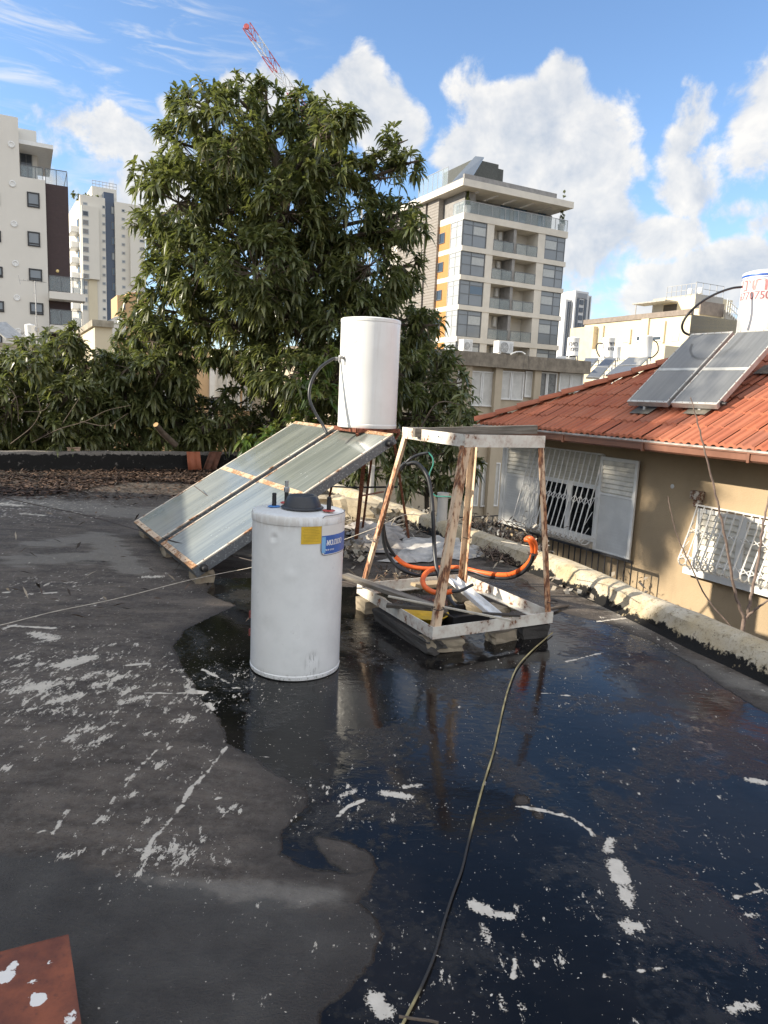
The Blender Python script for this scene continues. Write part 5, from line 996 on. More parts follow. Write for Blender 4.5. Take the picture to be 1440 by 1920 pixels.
x0, x1, z0, z1 = rect((1304, 919), (1321, 938)); g = MB(HW); g.box(x0, x1, -.09, -.001, z0, z1); g.box(x0+.03, x1-.02, -.06, -.001, z0-.09, z0); g.build('junction_box', weathered('rusty_box', (.60, .57, .50), (.20, .10, .06), .55, scale=22.), house, bevel=.004)
g = MB(HW); xh, zh = hit(HW, 1261, 912); g.lathe([(.02, -.003), (.03, .0), (.02, .004), (0, .005)], (xh, -.004, zh), 10, axis=(0, -1, 0)); g.build('wall_plug', M_wframe, house)
# black yard railing in front of the wall
fo = -.38; ra = hit(HW, 915, 976, fo); rb = hit(HW, 1185, 1054, fo); g = MB(HW)
g.bar((ra[0]-.1, fo, ra[1]), (rb[0], fo, rb[1]), .03, .03); n = int((rb[0]-ra[0])/.115)
g.bar((ra[0]-.1, fo, ra[1]-1.0), (rb[0], fo, rb[1]-1.0), .025, .025)
for i in range(n+1): t_ = i/n; x = ra[0]+(rb[0]-ra[0])*t_; z = ra[1]+(rb[1]-ra[1])*t_; g.bar((x, fo, z), (x, fo, z-1.0 if 0 < i < n else GROUND), .014, .014)
tag(g.build('railing', M_darkmetal), 'black metal bar railing below the big grilled window of the tan house', 'railing')
# collectors and tank on the tiled roof
K = .742; KK = K/.775
def sc_(p): return EYE+(Vector(p)-EYE)*K
ya, ti = -1.015, .681; RA = Vector((math.cos(ya), math.sin(ya), 0)); SL_chk = None; RB = Vector((-RA.y*math.cos(ti), RA.x*math.cos(ti), math.sin(ti))); RN = RA.cross(RB).normalized()
R0 = sc_((4.298, 13.019, 1.719)); M_rglass = collector_glass('grey_collector_glass', (.115, .12, .125), (.16, .165, .17), (RA, RB), .10)
M_alu = simple('dull_aluminium', (.42, .42, .41), .42, .35, .2, 7.)
rm = (M_alu, M_trim_alu := simple('pale_alu_trim', (.52, .51, .47), .4, .2, .2, 9.), M_trim_alu, M_rglass); GR2 = 'collectors on the tiled roof'
collector('solar_collector', R0, RA, RB, .646*KK, 1.628*KK, 'clean grey solar collector on the tiled roof, the one beside the open sky', GR2, rm, .075, .46, 'L', .022)
collector('solar_collector', R0+RA*.715*KK, RA, RB, .655*KK, 1.628*KK, 'clean grey solar collector on the tiled roof, the one under the lettered tank', GR2, rm, .075, .46, 'R', .022)
def roof_z(p, _d=0): l = HW.inverted() @ Vector(p); return EZ+(l.y+OV)*SL+.03
print('ROOFZ', [round((R0+RA*u+RB*v-RN*.07).z-roof_z(R0+RA*u+RB*v), 3) for u, v in ((0, 0), (.7, 0), (1.37, 0), (0, 1.6), (1.37, 1.6))])
for k, (u, v) in enumerate([(.24, .05), (1.05, .05), (.10, 1.40), (1.25, 1.40)]):
    p = R0+RA*u+RB*v-RN*.07; q_ = Vector((p.x, p.y, roof_z(p))); g = MB(); g.bar(q_-Z*.02, p, .05, .035, RA); g.box(0, 0, 0, 0, 0, 0) if False else None
    d_ = MB(HW); l = HW.inverted() @ q_; d_.add([(l.x-.16, l.y-.12, l.z-.06+.02), (l.x+.16, l.y-.12, l.z-.06+.02), (l.x+.16, l.y+.10, l.z+.06+.02), (l.x-.16, l.y+.10, l.z+.06+.02)], [(0, 1, 2, 3)])
    br = thing('roof_bracket', tuple(q_), ['short support foot under the free lower corner of the roof collectors', 'short support foot under the lower corner of the roof collectors below the lettered tank', 'tall rear support of the left roof collector', 'tall rear support of the roof collector under the lettered tank'][k], 'bracket', 'supports of the roof collectors')
    g.build('foot', M_alu, br); d_.build('flashing_plate', simple('lead_plate', (.17, .15, .12), .6, .1, .4, 9.), br)
RC = at(1423, 630, 10.75*KK); RR = .315*KK; RH = at(1432, 513, 10.75*KK).z-RC.z; RT = thing('roof_tank', RC, 'white lettered water tank with a blue ring above the collectors on the tiled roof', 'water tank')
g = MB(); g.lathe([(RR-.01, 0), (RR, .01), (RR, .04), (RR-.004, .045)]+[(RR-.003, .05+(RH-.1)*i/10) for i in range(11)]+[(RR, RH-.04), (RR, RH-.012), (RR-.012, RH), (.2, RH+.03), (0, RH+.045)], RC, 64); g.build('body', M_enamel, RT, smooth=True)
fa = -math.atan2(RC.x, RC.y); s_ = RH/117
M_ring = simple('blue_ring', (.03, .11, .45), .4); M_pink = simple('faded_red_letter', (.62, .22, .22), .5, var=.2, scale=20.); M_pinkbg = simple('pink_label', (.74, .62, .62), .5, var=.1)
g = MB(); g.lathe([(RR+.0006, RH-9*s_), (RR+.0012, RH-8.5*s_), (RR+.0012, RH-5.6*s_), (RR+.0006, RH-5.4*s_)], RC, 64); g.lathe([(RR+.0006, RH-12.6*s_), (RR+.0012, RH-12.4*s_), (RR+.0012, RH-11.8*s_), (RR+.0006, RH-11.7*s_)], RC, 64); g.build('blue_ring', M_ring, RT, smooth=True)
g = MB(); cyl_patch(g, RC, RR-.0015, fa-1.32, fa+1.6, RC.z+RH-54*s_, RC.z+RH-14.5*s_, 40); lb_ = g.build('label', M_pinkbg, RT)
g = MB(); cyl_text(g, 'ינדר', .25, RC, RR+.0004, fa-1.2, RC.z+RH-36*s_, align='L', sx=1.0, bold=.004); g.build('lettering', M_pink, lb_)
g = MB(); cyl_text(g, '6770750', .149, RC, RR+.0004, fa-1.3, RC.z+RH-52*s_, align='L', sx=.92, bold=.003); g.build('phone_number', simple('faded_grey_red', (.34, .14, .15), .5), lb_)
g = MB(); 
for an in (0, 2.1, 4.2): g.bar(RC+Vector((math.cos(an)*.24, math.sin(an)*.24, 0)), Vector((RC.x+math.cos(an)*.3, RC.y+math.sin(an)*.3, roof_z(RC+Vector((math.cos(an)*.3, math.sin(an)*.3, 0))))), .035, .035)
g.build('stand_legs', M_alu, RT)
hose('hose', [at(1391, 538, 10.55*KK), at(1370, 541, 10.5*KK), at(1340, 552, 10.45*KK), at(1310, 570, 10.45*KK), at(1288, 592, 10.5*KK), at(1279, 610, 10.55*KK), at(1282, 622, 10.6*KK), at(1292, 628, 10.62*KK)], .016, M_hose, 'black hose arching from the lettered roof tank over to the far roof collector')
SC.render.engine = 'CYCLES'
cy = SC.cycles; cy.max_bounces = 5; cy.diffuse_bounces = 3; cy.glossy_bounces = 3; cy.transmission_bounces = 3; cy.transparent_max_bounces = 8; cy.caustics_reflective = False; cy.caustics_refractive = False; cy.sample_clamp_indirect = 6
# ------------------------------------------------------------------ buildings behind
M_stone = simple('pale_stone_cladding', (.62, .58, .51), .75, var=.10, scale=.7); M_whitewall = stucco('white_render', (.70, .67, .61), .06, .3, .1, .12)
M_cream = stucco('cream_render', (.66, .58, .42), .08, .3, .1, .15); M_grey_stone = simple('grey_stone', (.27, .26, .25), .8, var=.2, scale=2.)
M_frame = simple('grey_window_frame', (.13, .14, .15), .45, .2); M_panelglass = glassy('grey_panel_glass', (.19, .215, .24), .12); M_blind = simple('pale_blind', (.40, .42, .42), .4, var=.1)
M_wooddeck = louvre('orange_wood_cladding', (.52, .25, .075), .22, .6, .15, .01); M_white = simple('white_paint', (.74, .74, .72), .5, var=.06); M_screen = louvre('louvre_screen', (.34, .31, .28), .30, .6, .5, .10)
def window(par, M, x0, x1, z0, z1, y=0., glass=None, fr=None, f=.07, mull=(), tr=(), name='window', pane='pane', lower=None):
    fr = fr or M_frame; g = MB(M); g.box(x0, x1, y-.07, y-.001, z0, z0+f); g.box(x0, x1, y-.07, y-.001, z1-f, z1); g.box(x0, x0+f, y-.07, y-.001, z0+f, z1-f); g.box(x1-f, x1, y-.07, y-.001, z0+f, z1-f)
    for m in mull: xm = x0+(x1-x0)*m; g.box(xm-f*.45, xm+f*.45, y-.066, y-.001, z0+f, z1-f)
    for t_ in tr: zm = z0+(z1-z0)*t_; g.box(x0+f, x1-f, y-.062, y-.001, zm-f*.45, zm+f*.45)
    o = g.build(name, fr, par); g = MB(M); g.box(x0+f, x1-f, y-.03, y-.002, z0+f, z1-f); g.build(pane, glass or M_darkglass, o)
    if lower: g = MB(M); a, b, c, d, mt = lower; g.box(x0+(x1-x0)*a, x0+(x1-x0)*b, y-.036, y-.0305, z0+(z1-z0)*c, z0+(z1-z0)*d); g.build('blind', mt, o)
    return o
def glass_rail(par, M, x0, x1, z0, h, y, n=2, mat=None, ends=True, post=M_frame):
    g = MB(M); g.box(x0, x1, y-.03, y+.03, z0+h-.05, z0+h)
    for i in range(n+1): x = x0+(x1-x0)*i/n; g.box(x-.025, x+.025, y-.02, y+.02, z0, z0+h-.05)
    o = g.build('railing', post, par); g = MB(M); g.box(x0, x1, y-.006, y+.006, z0+.05, z0+h-.06); g.build('glass', mat or M_clear, o); return o
p3 = lambda x, y: (680+x/3.273, 280+y/3.273)
# --- apartment block in the middle distance
AC = at(861, 560, 73.); AM = PF((AC.x, AC.y, 0), E1); AL = PF((AC.x, AC.y, 0), -E2)
apt = thing('apartment_block', (AC.x, AC.y, GROUND), 'seven storey beige apartment block with grey windows, orange cladding and recessed balconies', 'apartment building')
ax = lambda x, y=620: hit(AM, *p3(x, y))[0]
az_ = lambda y, x=622: hit(AM, *p3(x, y))[1]
cols = [0, ax(757), ax(800), ax(925), ax(942), ax(1072), ax(1116), ax(1248)]; AW = cols[-1]
tops = [az_(v) for v in (385, 590, 770, 955, 1150)]; bots = [az_(v) for v in (428, 622, 800, 985, 1182)]
fl = tops[1]-tops[2]; 
for _ in range(7): tops.append(tops[-1]-fl); bots.append(bots[-1]-fl)
tops = [t for t in tops if t > GROUND+.3]; bots = bots[:len(tops)]
DEP = 17.; zr = tops[0]
g = MB(AM); g.box(.3, AW-.3, 1.9, DEP, GROUND, zr-.02)
g.box(.12, cols[1], .14, 1.9, GROUND, zr-.05); g.box(cols[1], cols[2], .0, 1.9, GROUND, zr-.05); g.box(cols[5], cols[6], 0., 1.9, GROUND, zr-.05); g.box(cols[6], AW-.1, .14, 1.9, GROUND, zr-.05); g.build('wall', M_stone, apt)
g = MB(AM); g.box(cols[3], cols[4], .1, 1.88, GROUND, zr-.05); g.build('balcony_divider', M_grey_stone, apt)
for t_, b_ in zip(tops, bots):
    g = MB(AM); g.box(-.06, AW+.04, -.07, 1.86, b_, t_); g.box(-.058, .3, 1.86, DEP, b_, t_); g.build('floor_slab', M_stone, apt)
for k in range(1, len(tops)):
    z0, z1 = tops[k], bots[k-1]
    if z0 < -2: break
    window(apt, AM, .02, cols[1]-.02, z0, z1, .13, M_panelglass, mull=(.42,), tr=(.46, .83), lower=(.45, .97, .49, .8, M_blind if k != 3 else M_blueglass))
    window(apt, AM, cols[6]+.02, AW-.12, z0, z1, .13, M_panelglass, mull=(.62,), tr=(.42, .8), lower=(.04, .58, .45, .78, M_blind))
    for (a, b, dr, s) in ((cols[2], cols[3], .0, 1), (cols[4], cols[5], .05, 2)):
        window(apt, AM, a+.15, a+.15+(b-a)*.42, z0+.02, z0+(z1-z0)*.72, 1.89, M_darkglass, mull=(.5,), name='balcony_door')
        g = MB(AM); g.box(a, b, 1.86, 1.9, z0, z1); 
        glass_rail(apt, AM, a+.02, b-.02, z0, 1.05, -.0, 2, M_clear)
        if s == 1: g = MB(AM); g.box(b-.75, b-.4, 1.55, 1.85, z0+1.5, z1-.1); g.build('wall_boiler', M_white, apt)
    # left face
    lx = lambda x, y=500: hit(AL, *p3(x, y))[0]
    window(apt, AL, lx(543), -.10, z0, z1, -.0, M_blind, mull=(.52,), tr=(.38, .8), fr=simple('pale_grey_frame', (.34, .35, .36), .5) if k == 1 else bpy.data.materials['pale_grey_frame'])
    if k == 1:
        for zz0, zz1 in [(tops[j], bots[j-1]) for j in range(1, len(tops))]:
            g = MB(AL); g.box(lx(475), lx(543)-.02, -.05, .29, zz0, zz1); g.build('wood_cladding', M_wooddeck, apt)
    window(apt, AL, lx(475)+.1, lx(475)+1.1, z0+(z1-z0)*.3, z0+(z1-z0)*.72, -.051, M_darkglass)
lx0, lx1, lx2 = hit(AL, *p3(290, 600))[0]-2.2, hit(AL, *p3(395, 600))[0], hit(AL, *p3(472, 600))[0]
g = MB(AL); g.box(lx0, lx1, -.4, -.2, GROUND+3, zr+2.6); g.box(lx1+.25, lx2-.1, -.3, .28, GROUND+3, zr+2.6); g.build('louvre_screen', M_screen, apt)
# penthouse
zc0, zc1 = az_(229, 570), az_(186, 570); zp = az_(141, 568)
pw = hit(AM, *p3(1180, 380), 2.2)[0]; pl = hit(AL, *p3(557, 330), 1.6)[0]
g = MB(AM); g.box(1.6, pw, 2.6, DEP-1, zr, zc0-.02); g.box(.35, 1.6, -hit(AL, *p3(480, 330))[0]-3.9, DEP-1, zr, zc0-.021); g.build('penthouse_wall', M_grey_stone, apt)
g = MB(AM); yb_ = 0.
cw = hit(AM, *p3(1296, 345), -.9)[0]
g.box(-.9, cw, -.9, .0, zc0, zc1); g.box(-.9, .5, 0., DEP, zc0, zc1); g.box(.5, cw, 2.4, DEP, zc0, zc1); g.box(cw-1.0, cw, 0, 2.4, zc0, zc1)
for i in range(0, 6): x = .5+(cw-1.5)*i/5; g.box(x-.95, x+.95, 0, 2.4, zc0+.02, zc1)
g.build('canopy', M_stone, apt)
g = MB(AM); wr_ = hit(AM, *p3(1192, 285), -.3)[0]; g.box(-.4, wr_, -.3, .0, zc1, zp); g.box(-.4, wr_, DEP-.4, DEP, zc1, zp); g.box(wr_-.3, wr_, 0, DEP-.4, zc1, zp); g.box(-.4, -.1, 0, 5, zc1, zp-.3); g.build('roof_parapet', M_grey_stone, apt)
for (a, b) in ((840, 905), (925, 1005), (1075, 1125)):
    xa, xb = hit(AM, *p3(a, 400), 2.6)[0], hit(AM, *p3(b, 400), 2.6)[0]; window(apt, AM, xa, xb, zr+.05, zr+2.3, 2.6, M_blueglass, mull=(.5,))
glass_rail(apt, AM, .05, AW-.05, zr, 1.15, .03, 8, M_clear, post=M_steel); glass_rail(apt, AL, hit(AL, *p3(556, 370))[0], -.05, zr, 1.15, .03, 2, M_clear, post=M_steel)
xb0, xb1 = hit(AM, *p3(650, 110), 6)[0], hit(AM, *p3(872, 160), 6)[0]; g = MB(AM); zt0 = hit(AM, *p3(860, 118), 6)[1]
g.box(xb0+.6, xb1-.9, 6, 12, zp-.5, zt0+.3); g.box(xb1-.9, xb1, 6.3, 12, zp-.5, zt0); g.build('stair_head', simple('dark_grey_render', (.075, .08, .075), .8), apt)
pa, pb, pc, pd = [AM @ Vector(q_) for q_ in ((hit(AM, *p3(545, 145), 2.5)[0], 2.5, zp-.2), (hit(AM, *p3(640, 150), 2.5)[0], 2.5, zp-.2), (hit(AM, *p3(745, 48), 5.0)[0], 5.0, hit(AM, *p3(745, 48), 5.)[1]), (hit(AM, *p3(690, 60), 5.0)[0], 5.0, hit(AM, *p3(745, 48), 5.)[1]-.1))]
g = MB(); g.add([pa, pb, pc, pd, pa-Z*.1, pb-Z*.1, pc-Z*.1, pd-Z*.1], [(0, 1, 2, 3), (7, 6, 5, 4), (0, 4, 5, 1), (1, 5, 6, 2), (2, 6, 7, 3), (3, 7, 4, 0)]); g.build('roof_collectors', glassy('pale_panel', (.30, .33, .36), .2), apt)
xg0 = hit(AL, *p3(345, 220), .5)[0]; xg1 = hit(AL, *p3(525, 130), .5)[0]; zg = hit(AL, *p3(525, 105), .5)[1]
glass_rail(apt, AL, xg0, xg1, zc1, zg-zc1, .5, 6, M_clear, post=M_steel)
def cypress(x, y, hh, lab):
    p = AM @ Vector((x, y, zr)); T = thing('potted_cypress', tuple(p), lab, 'potted plant'); g = MB(); g.lathe([(.3, 0), (.4, .75), (.36, .75), (.36, .68), (0, .68)], p, 16); g.build('pot', M_white, T, smooth=True)
    bl = [((p.x, p.y, p.z+.8+hh*i/7), .38*(1-i/9)) for i in range(8)]; tp, ax_ = crown_tips(bl, 260, int(x*10)+3, .3); V, F = leaves(tp, ax_, 5, .22, .09, .1, 5); o = fast_mesh('foliage', V-np.array(p), F, M_mango); o.parent = T
cypress(ax(655, 380), .45, hit(AM, *p3(657, 262), .5)[1]-zr-.9, 'dark potted cypress at the left corner of the penthouse terrace'); cypress(ax(1238, 460), .45, 3.3, 'tall dark potted cypress at the right corner of the penthouse terrace')
# --- far twin tower
FT0 = at(1088, 640, 330.); FM = PF((FT0.x, FT0.y, 0), E1); FLM = PF((FT0.x, FT0.y, 0), -E2)
tw = thing('far_tower', (FT0.x, FT0.y, GROUND), 'distant tall white tower with dark vertical stripes right of the apartment block', 'tower')
p4 = lambda x, y: (1040+x/3.6, 480+y/3.6)
def fx(x, y=400): return hit(FM, *p4(x, y))[0]
def fz(y, x=150): return hit(FM, *p4(x, y))[1]
M_tw = simple('tower_white', (.60, .60, .60), .6, var=.05, scale=.05); M_twd = glassy('tower_glass', (.06, .075, .10), .1)
xs = [fx(68), fx(108), fx(160), fx(196), fx(206), fx(250)]
g = MB(FM); g.box(xs[0], xs[1], 0, 16, GROUND, fz(300)); g.box(xs[1], xs[3], -2, 16, GROUND, fz(240)); g.box(xs[3], xs[5], 1, 16, GROUND, fz(252)); g.build('wall', M_tw, tw)
H0 = fz(690); 
for i, (a, b, zt2, y) in enumerate([(xs[0]+1.2, xs[0]+(xs[1]-xs[0])*.55, fz(315), 0), (xs[0]+(xs[1]-xs[0])*.7, xs[1]-.6, fz(312), 0), (xs[1]+1., xs[1]+(xs[3]-xs[1])*.30, fz(292), -2), (xs[1]+(xs[3]-xs[1])*.72, xs[3]-.8, fz(292), -2), (xs[3]+.6, xs[4]+1.5, fz(262), 1), (xs[4]+3, xs[5]-1.2, fz(262), 1)]):
    g = MB(FM); g.box(a, b, y-.3, y-.01, GROUND+8, zt2); g.build('window_strip', M_twd, tw)
zc_ = H0; k = 0
while zc_ < fz(300) and k < 46:
    g = MB(FM); a = xs[1]+(xs[3]-xs[1])*.36; b = xs[1]+(xs[3]-xs[1])*.64; g.box(a, b, -2.3, -2.01, zc_, zc_+2.0); g.build('window', M_twd, tw); zc_ += 3.3; k += 1
g = MB(FM); a, b = xs[1]+1, xs[3]-1; g.box(a, b, -2.4, -2.01, fz(288), fz(254)); g.build('crown_recess', simple('tower_grey', (.3, .31, .33), .6), tw)
# --- low building with concrete fascia and white shutters
LB0 = at(870, 680, 27.); LM = PF((LB0.x, LB0.y, 0), E1)
low = thing('low_apartment_house', (LB0.x, LB0.y, GROUND), 'low old house with stained concrete roof edge and white shutters, behind the tiled roof', 'house')
zt1 = hit(LM, 980, 668)[1]; zt0 = hit(LM, 980, 693)[1]; xr = hit(LM, 1100, 685)[0]; xl = -5.2
g = MB(LM); g.box(xl, xr, -.25, 12, zt0, zt1); g.build('roof_slab', M_conc_dark, low)
g = MB(LM); g.box(xl+.1, xr-.1, .12, 11.8, GROUND, zt0); 
for xx in (875, 932, 1005): x = hit(LM, xx, 720)[0]; g.box(x-.16, x+.16, -.1, .12, GROUND, zt0)
g.build('wall', stucco('stained_beige', (.50, .42, .31), .15, .8, .3, .4), low)
def shut(x0p, x1p, y0p, y1p, n, mat=None):
    a = hit(LM, x0p, (y0p+y1p)/2)[0]; b = hit(LM, x1p, (y0p+y1p)/2)[0]; z1 = hit(LM, (x0p+x1p)/2, y0p)[1]; z0 = hit(LM, (x0p+x1p)/2, y1p)[1]
    for i in range(n):
        u, v = a+(b-a)*i/n, a+(b-a)*(i+1)/n; window(low, LM, u+.01, v-.01, z0, z1, .119, mat or M_shut, M_wframe, .05, name='shutter', pane='louvre')
shut(858, 873, 696, 762, 1); shut(880, 930, 696, 762, 2); shut(936, 984, 696, 750, 2); shut(986, 1000, 696, 745, 1); shut(1008, 1046, 698, 745, 2, simple('dim_pane', (.16, .16, .15), .3)); shut(1050, 1095, 700, 735, 2)
for (u, v) in ((862, 900), (905, 938)): shut(u, v, 868, 950, 2)
x0, z0 = hit(LM, 880, 966); glass = None
g = MB(LM); za = hit(LM, 905, 960)[1]; 
for i in range(2): g.bar((xl, -.9, za-.25*i), (hit(LM, 945, 960)[0]+1, -.9, za-.25*i), .04, .04)
for i in range(14): x = xl+.5+i*.45; g.bar((x, -.9, za), (x, -.9, za-.9), .03, .03)
g.box(xl, hit(LM, 945, 960)[0]+1, -.95, .1, za-1.15, za-.92); g.build('balcony_rail', M_darkmetal, low)
def ac_unit(px0, px1, py0, py1, Y, lab):
    a = at(px0, py1, Y); b = at(px1, py0, Y); W_ = (b-a).length*.92; H2 = abs(at(px0, py0, Y).z-a.z); M = PF((a.x, a.y, zt1), E1); T = thing('air_conditioner', (a.x, a.y, zt1), lab, 'air conditioner', 'air conditioners on the concrete roof edge')
    H2 = max(.5, at(px0, py0, Y).z-zt1); g = MB(M); g.box(0, W_, 0, .34, .05, H2); g.box(.05, .12, 0, .34, 0, .05); g.box(W_-.12, W_-.05, 0, .34, 0, .05); g.build('casing', M_white, T, bevel=.012)
    g = MB(M); c = (W_*.36, -.012, H2*.52); r_ = min(H2*.40, W_*.33); g.lathe([(r_, 0), (r_, .014), (r_*.9, .018), (r_*.9, .006), (0, .006)], c, 24, axis=(0, -1, 0)); 
    o = g.build('fan_grille', simple('fan_grey', (.42, .42, .41), .5), T); g = MB(M)
    for i in range(8): an = i*math.pi/4; g.bar((c[0], -.022, c[2]), (c[0]+math.cos(an)*r_*.9, -.022, c[2]+math.sin(an)*r_*.9), .012, .006)
    g.build('fan_guard', M_white, o); g = MB(M); g.box(W_*.72, W_-.04, -.004, 0, H2*.2, H2*.85); g.build('vent_panel', simple('ac_panel', (.6, .6, .58), .5), T)
ac_unit(868, 886, 650, 664, 27.6, 'smaller white air conditioner half hidden at the left of the roof edge'); ac_unit(934, 964, 645, 668, 27.6, 'white air conditioner with round fan standing on the concrete roof edge')
hose('pipe', [at(958, 664, 27.5), at(968, 660, 27.6), at(978, 660, 27.7), at(985, 664, 27.7)], .025, M_white, 'white bent pipe beside the air conditioner on the roof edge', 'pipe', 6)
# --- lower flat roof with small solar heaters
RBZ = 2.35; RB0 = at(1098, 700, 31.); RM = PF((RB0.x, RB0.y, 0), E1)
rb = thing('flat_roofed_house', (RB0.x, RB0.y, GROUND), 'low grey flat roofed house carrying small solar heaters behind the tiled roof', 'house')
g = MB(RM); g.box(-.5, 14, 0, 16, GROUND, RBZ-.02); g.build('wall', M_conc, rb); g = MB(RM); g.box(-.6, 14.1, -.1, 16.1, RBZ, RBZ+.18); g.build('roof_slab', M_conc, rb)
M_print = simple('dark_print', (.10, .10, .11), .6)
def small_heater(xa, xb, yt, yb, Y, lab, text=None, coll=None, base=None):
    p = at((xa+xb)/2, yb, Y); r = (xb-xa)/2/FPX*Y; h = at((xa+xb)/2, yt, Y).z-p.z; T = thing('small_tank', tuple(p), lab, 'water tank', 'white tanks on the far flat roofs')
    g = MB(); g.lathe([(r*.97, 0), (r, .02), (r, .06)]+[(r*.985, .07), (r*.985, h-.08), (r, h-.07), (r, h-.02), (r*.9, h), (0, h+.05)], p, 32); g.build('body', M_enamel_old, T, smooth=True)
    fa = -math.atan2(p.x, p.y)
    if text:
        g = MB()
        for s_, zz, sz, ac in text: cyl_text(g, s_, sz, p, r+.004, fa+ac, p.z+h*zz, bold=.006)
        g.build('lettering', M_print, T)
    g = MB(); b_ = base if base is not None else RBZ+.18
    for sx in (-1, 1):
        for sy in (-1, 1): g.bar((p.x+sx*r*.7, p.y+sy*r*.7, p.z), (p.x+sx*r*.8, p.y+sy*r*.8, b_), .04, .04)
    g.build('stand', M_alu, T); return T
small_heater(1062, 1084, 633, 668, 34., 'far white tank with two lines of dark lettering just right of the apartment block', [('מים', .52, .3, .0), ('חמים', .26, .26, 0.)], base=zt1)
small_heater(1127, 1149.5, 633, 671, 36., 'far white tank with dark lettering on its right side and a curled hose', [('דוד', .58, .30, .75), ('שמש', .36, .24, .75)])
small_heater(1147, 1162, 650, 672, 39., 'small plain white tank half hidden behind the lettered one'); small_heater(1196, 1220, 630, 671, 34., 'plain white tank in front of the cream building windows')
def far_coll(pts, Y0, Y1, lab):
    (a, b, c, d) = pts; A, B, C_, D_ = at(*a, Y0), at(*b, Y0), at(*c, Y1), at(*d, Y1); n = (B-A).cross(D_-A).normalized(); T = thing('far_collector', tuple(A), lab, 'solar collector', 'small collectors on the far flat roof')
    g = MB(); g.add([A, B, C_, D_, A-n*.1, B-n*.1, C_-n*.1, D_-n*.1], [(0, 1, 2, 3), (7, 6, 5, 4), (0, 4, 5, 1), (1, 5, 6, 2), (2, 6, 7, 3), (3, 7, 4, 0)]); g.build('casing', M_alu, T)
    i_ = lambda P: P + ((A+B+C_+D_)/4-P)*.06 + n*.006
    g = MB(); g.quad(i_(A), i_(B), i_(C_), i_(D_)); g.build('glass_pane', M_rglass2, T)
    g = MB(); m1, m2 = A.lerp(D_, .5), B.lerp(C_, .5); g.bar(m1+n*.012, m2+n*.012, .05, .01, n); g.build('cross_bar', M_trim_alu, T)
    g = MB(); g.bar(C_-n*.1, Vector((C_.x, C_.y, RBZ)), .05, .05); g.bar(D_-n*.1, Vector((D_.x, D_.y, RBZ)), .05, .05); g.build('legs', M_alu, T)
M_rglass2 = glassy('far_collector_glass', (.16, .17, .18), .12)
q4 = p4
far_coll([q4(205, 780), q4(290, 690), q4(300, 688), q4(205, 690)], 33.5, 34.8, 'far collector half seen left of the finned one') if False else None
far_coll([q4(212, 815), q4(300, 820), q4(415, 688), q4(345, 686)], 32.8, 34.8, 'far solar collector with a bright frame below the lettered tank')
far_coll([q4(198, 770), q4(225, 770), q4(298, 688), q4(205, 688)], 34.0, 35.6, 'far solar collector half hidden at the end of the concrete roof edge')
far_coll([q4(345, 800), q4(520, 790), q4(630, 684), q4(500, 682)], 31.6, 33.4, 'wide far solar collector below the plain tank')
far_coll([q4(5, 690), q4(130, 694), q4(145, 678), q4(20, 676)], 33., 34.2, 'far collector edge under the lettered tank by the apartment block')
hose('hose', [at(*q4(325, 592), 35.9), at(*q4(295, 590), 35.8), at(*q4(280, 615), 35.8), at(*q4(290, 655), 35.7), at(*q4(305, 680), 35.6)], .03, M_hose, 'curled black hose beside the far lettered tank', 'hose', 6)
hose('hose', [at(*q4(650, 560), 33.9), at(*q4(690, 585), 33.8), at(*q4(698, 640), 33.7), at(*q4(665, 680), 33.6), at(*q4(630, 690), 33.5)], .03, M_hose, 'black hose looping down beside the plain far tank', 'hose', 6)
# --- cream building with roof terrace at the right
CB0 = at(1291, 640, 60.); CM = PF((CB0.x, CB0.y, 0), -E2); CE = PF((CB0.x, CB0.y, 0), E1)
cb = thing('cream_building', (CB0.x, CB0.y, GROUND), 'cream building with brown roof terrace parapet and a small roof room, behind the lettered tank', 'apartment building')
cx = lambda x, y=500: hit(CM, *q4(x, y))[0]; cz = lambda y, x=600: hit(CM, *q4(x, y))[1]
x0 = cx(200); zt = cz(408, 780); zb_p = cz(432, 600)
g = MB(CM); g.box(x0, 0, 0, 12, GROUND, zt); g.build('wall', M_cream, cb)
g = MB(CM); g.box(x0-1.4, cx(290), -.5, 6, GROUND, zt-.3); g.build('stone_pier', simple('warm_stone', (.62, .52, .36), .8, var=.12, scale=1.5), cb)
M_brownpar = simple('brown_terrace_tiles', (.24, .20, .17), .8, var=.2, scale=3.)
g = MB(CM); g.box(x0-.1, .05, -.12, .2, zt, cz(362, 880)); g.box(x0-.1, x0+.2, .2, 12, zt, cz(362, 880)); g.build('terrace_parapet', M_brownpar, cb)
for (a, b, y0, y1, gl) in [(462, 502, 540, 582, M_blind), (552, 586, 536, 578, M_darkglass), (650, 725, 538, 575, M_darkglass), (790, 838, 523, 572, M_blind)]:
    xa, xb = cx(a, (y0+y1)/2), cx(b, (y0+y1)/2); za, zb2 = hit(CM, *q4((a+b)/2, y1))[1], hit(CM, *q4((a+b)/2, y0))[1]; window(cb, CM, xa, xb, za, zb2, 0, gl, M_wframe, .10)
for (a, y0, y1) in [(612, 425, 545), (516, 495, 590), (742, 440, 585), (330, 470, 560)]:
    xa = cx(a, 500); g = MB(CM); r_ = .11 if a != 612 else .40; g.box(xa-r_, xa+r_, -.16, -.001, hit(CM, *q4(a, y1))[1], hit(CM, *q4(a, y0))[1]); g.build('wall_duct', M_cream, cb)
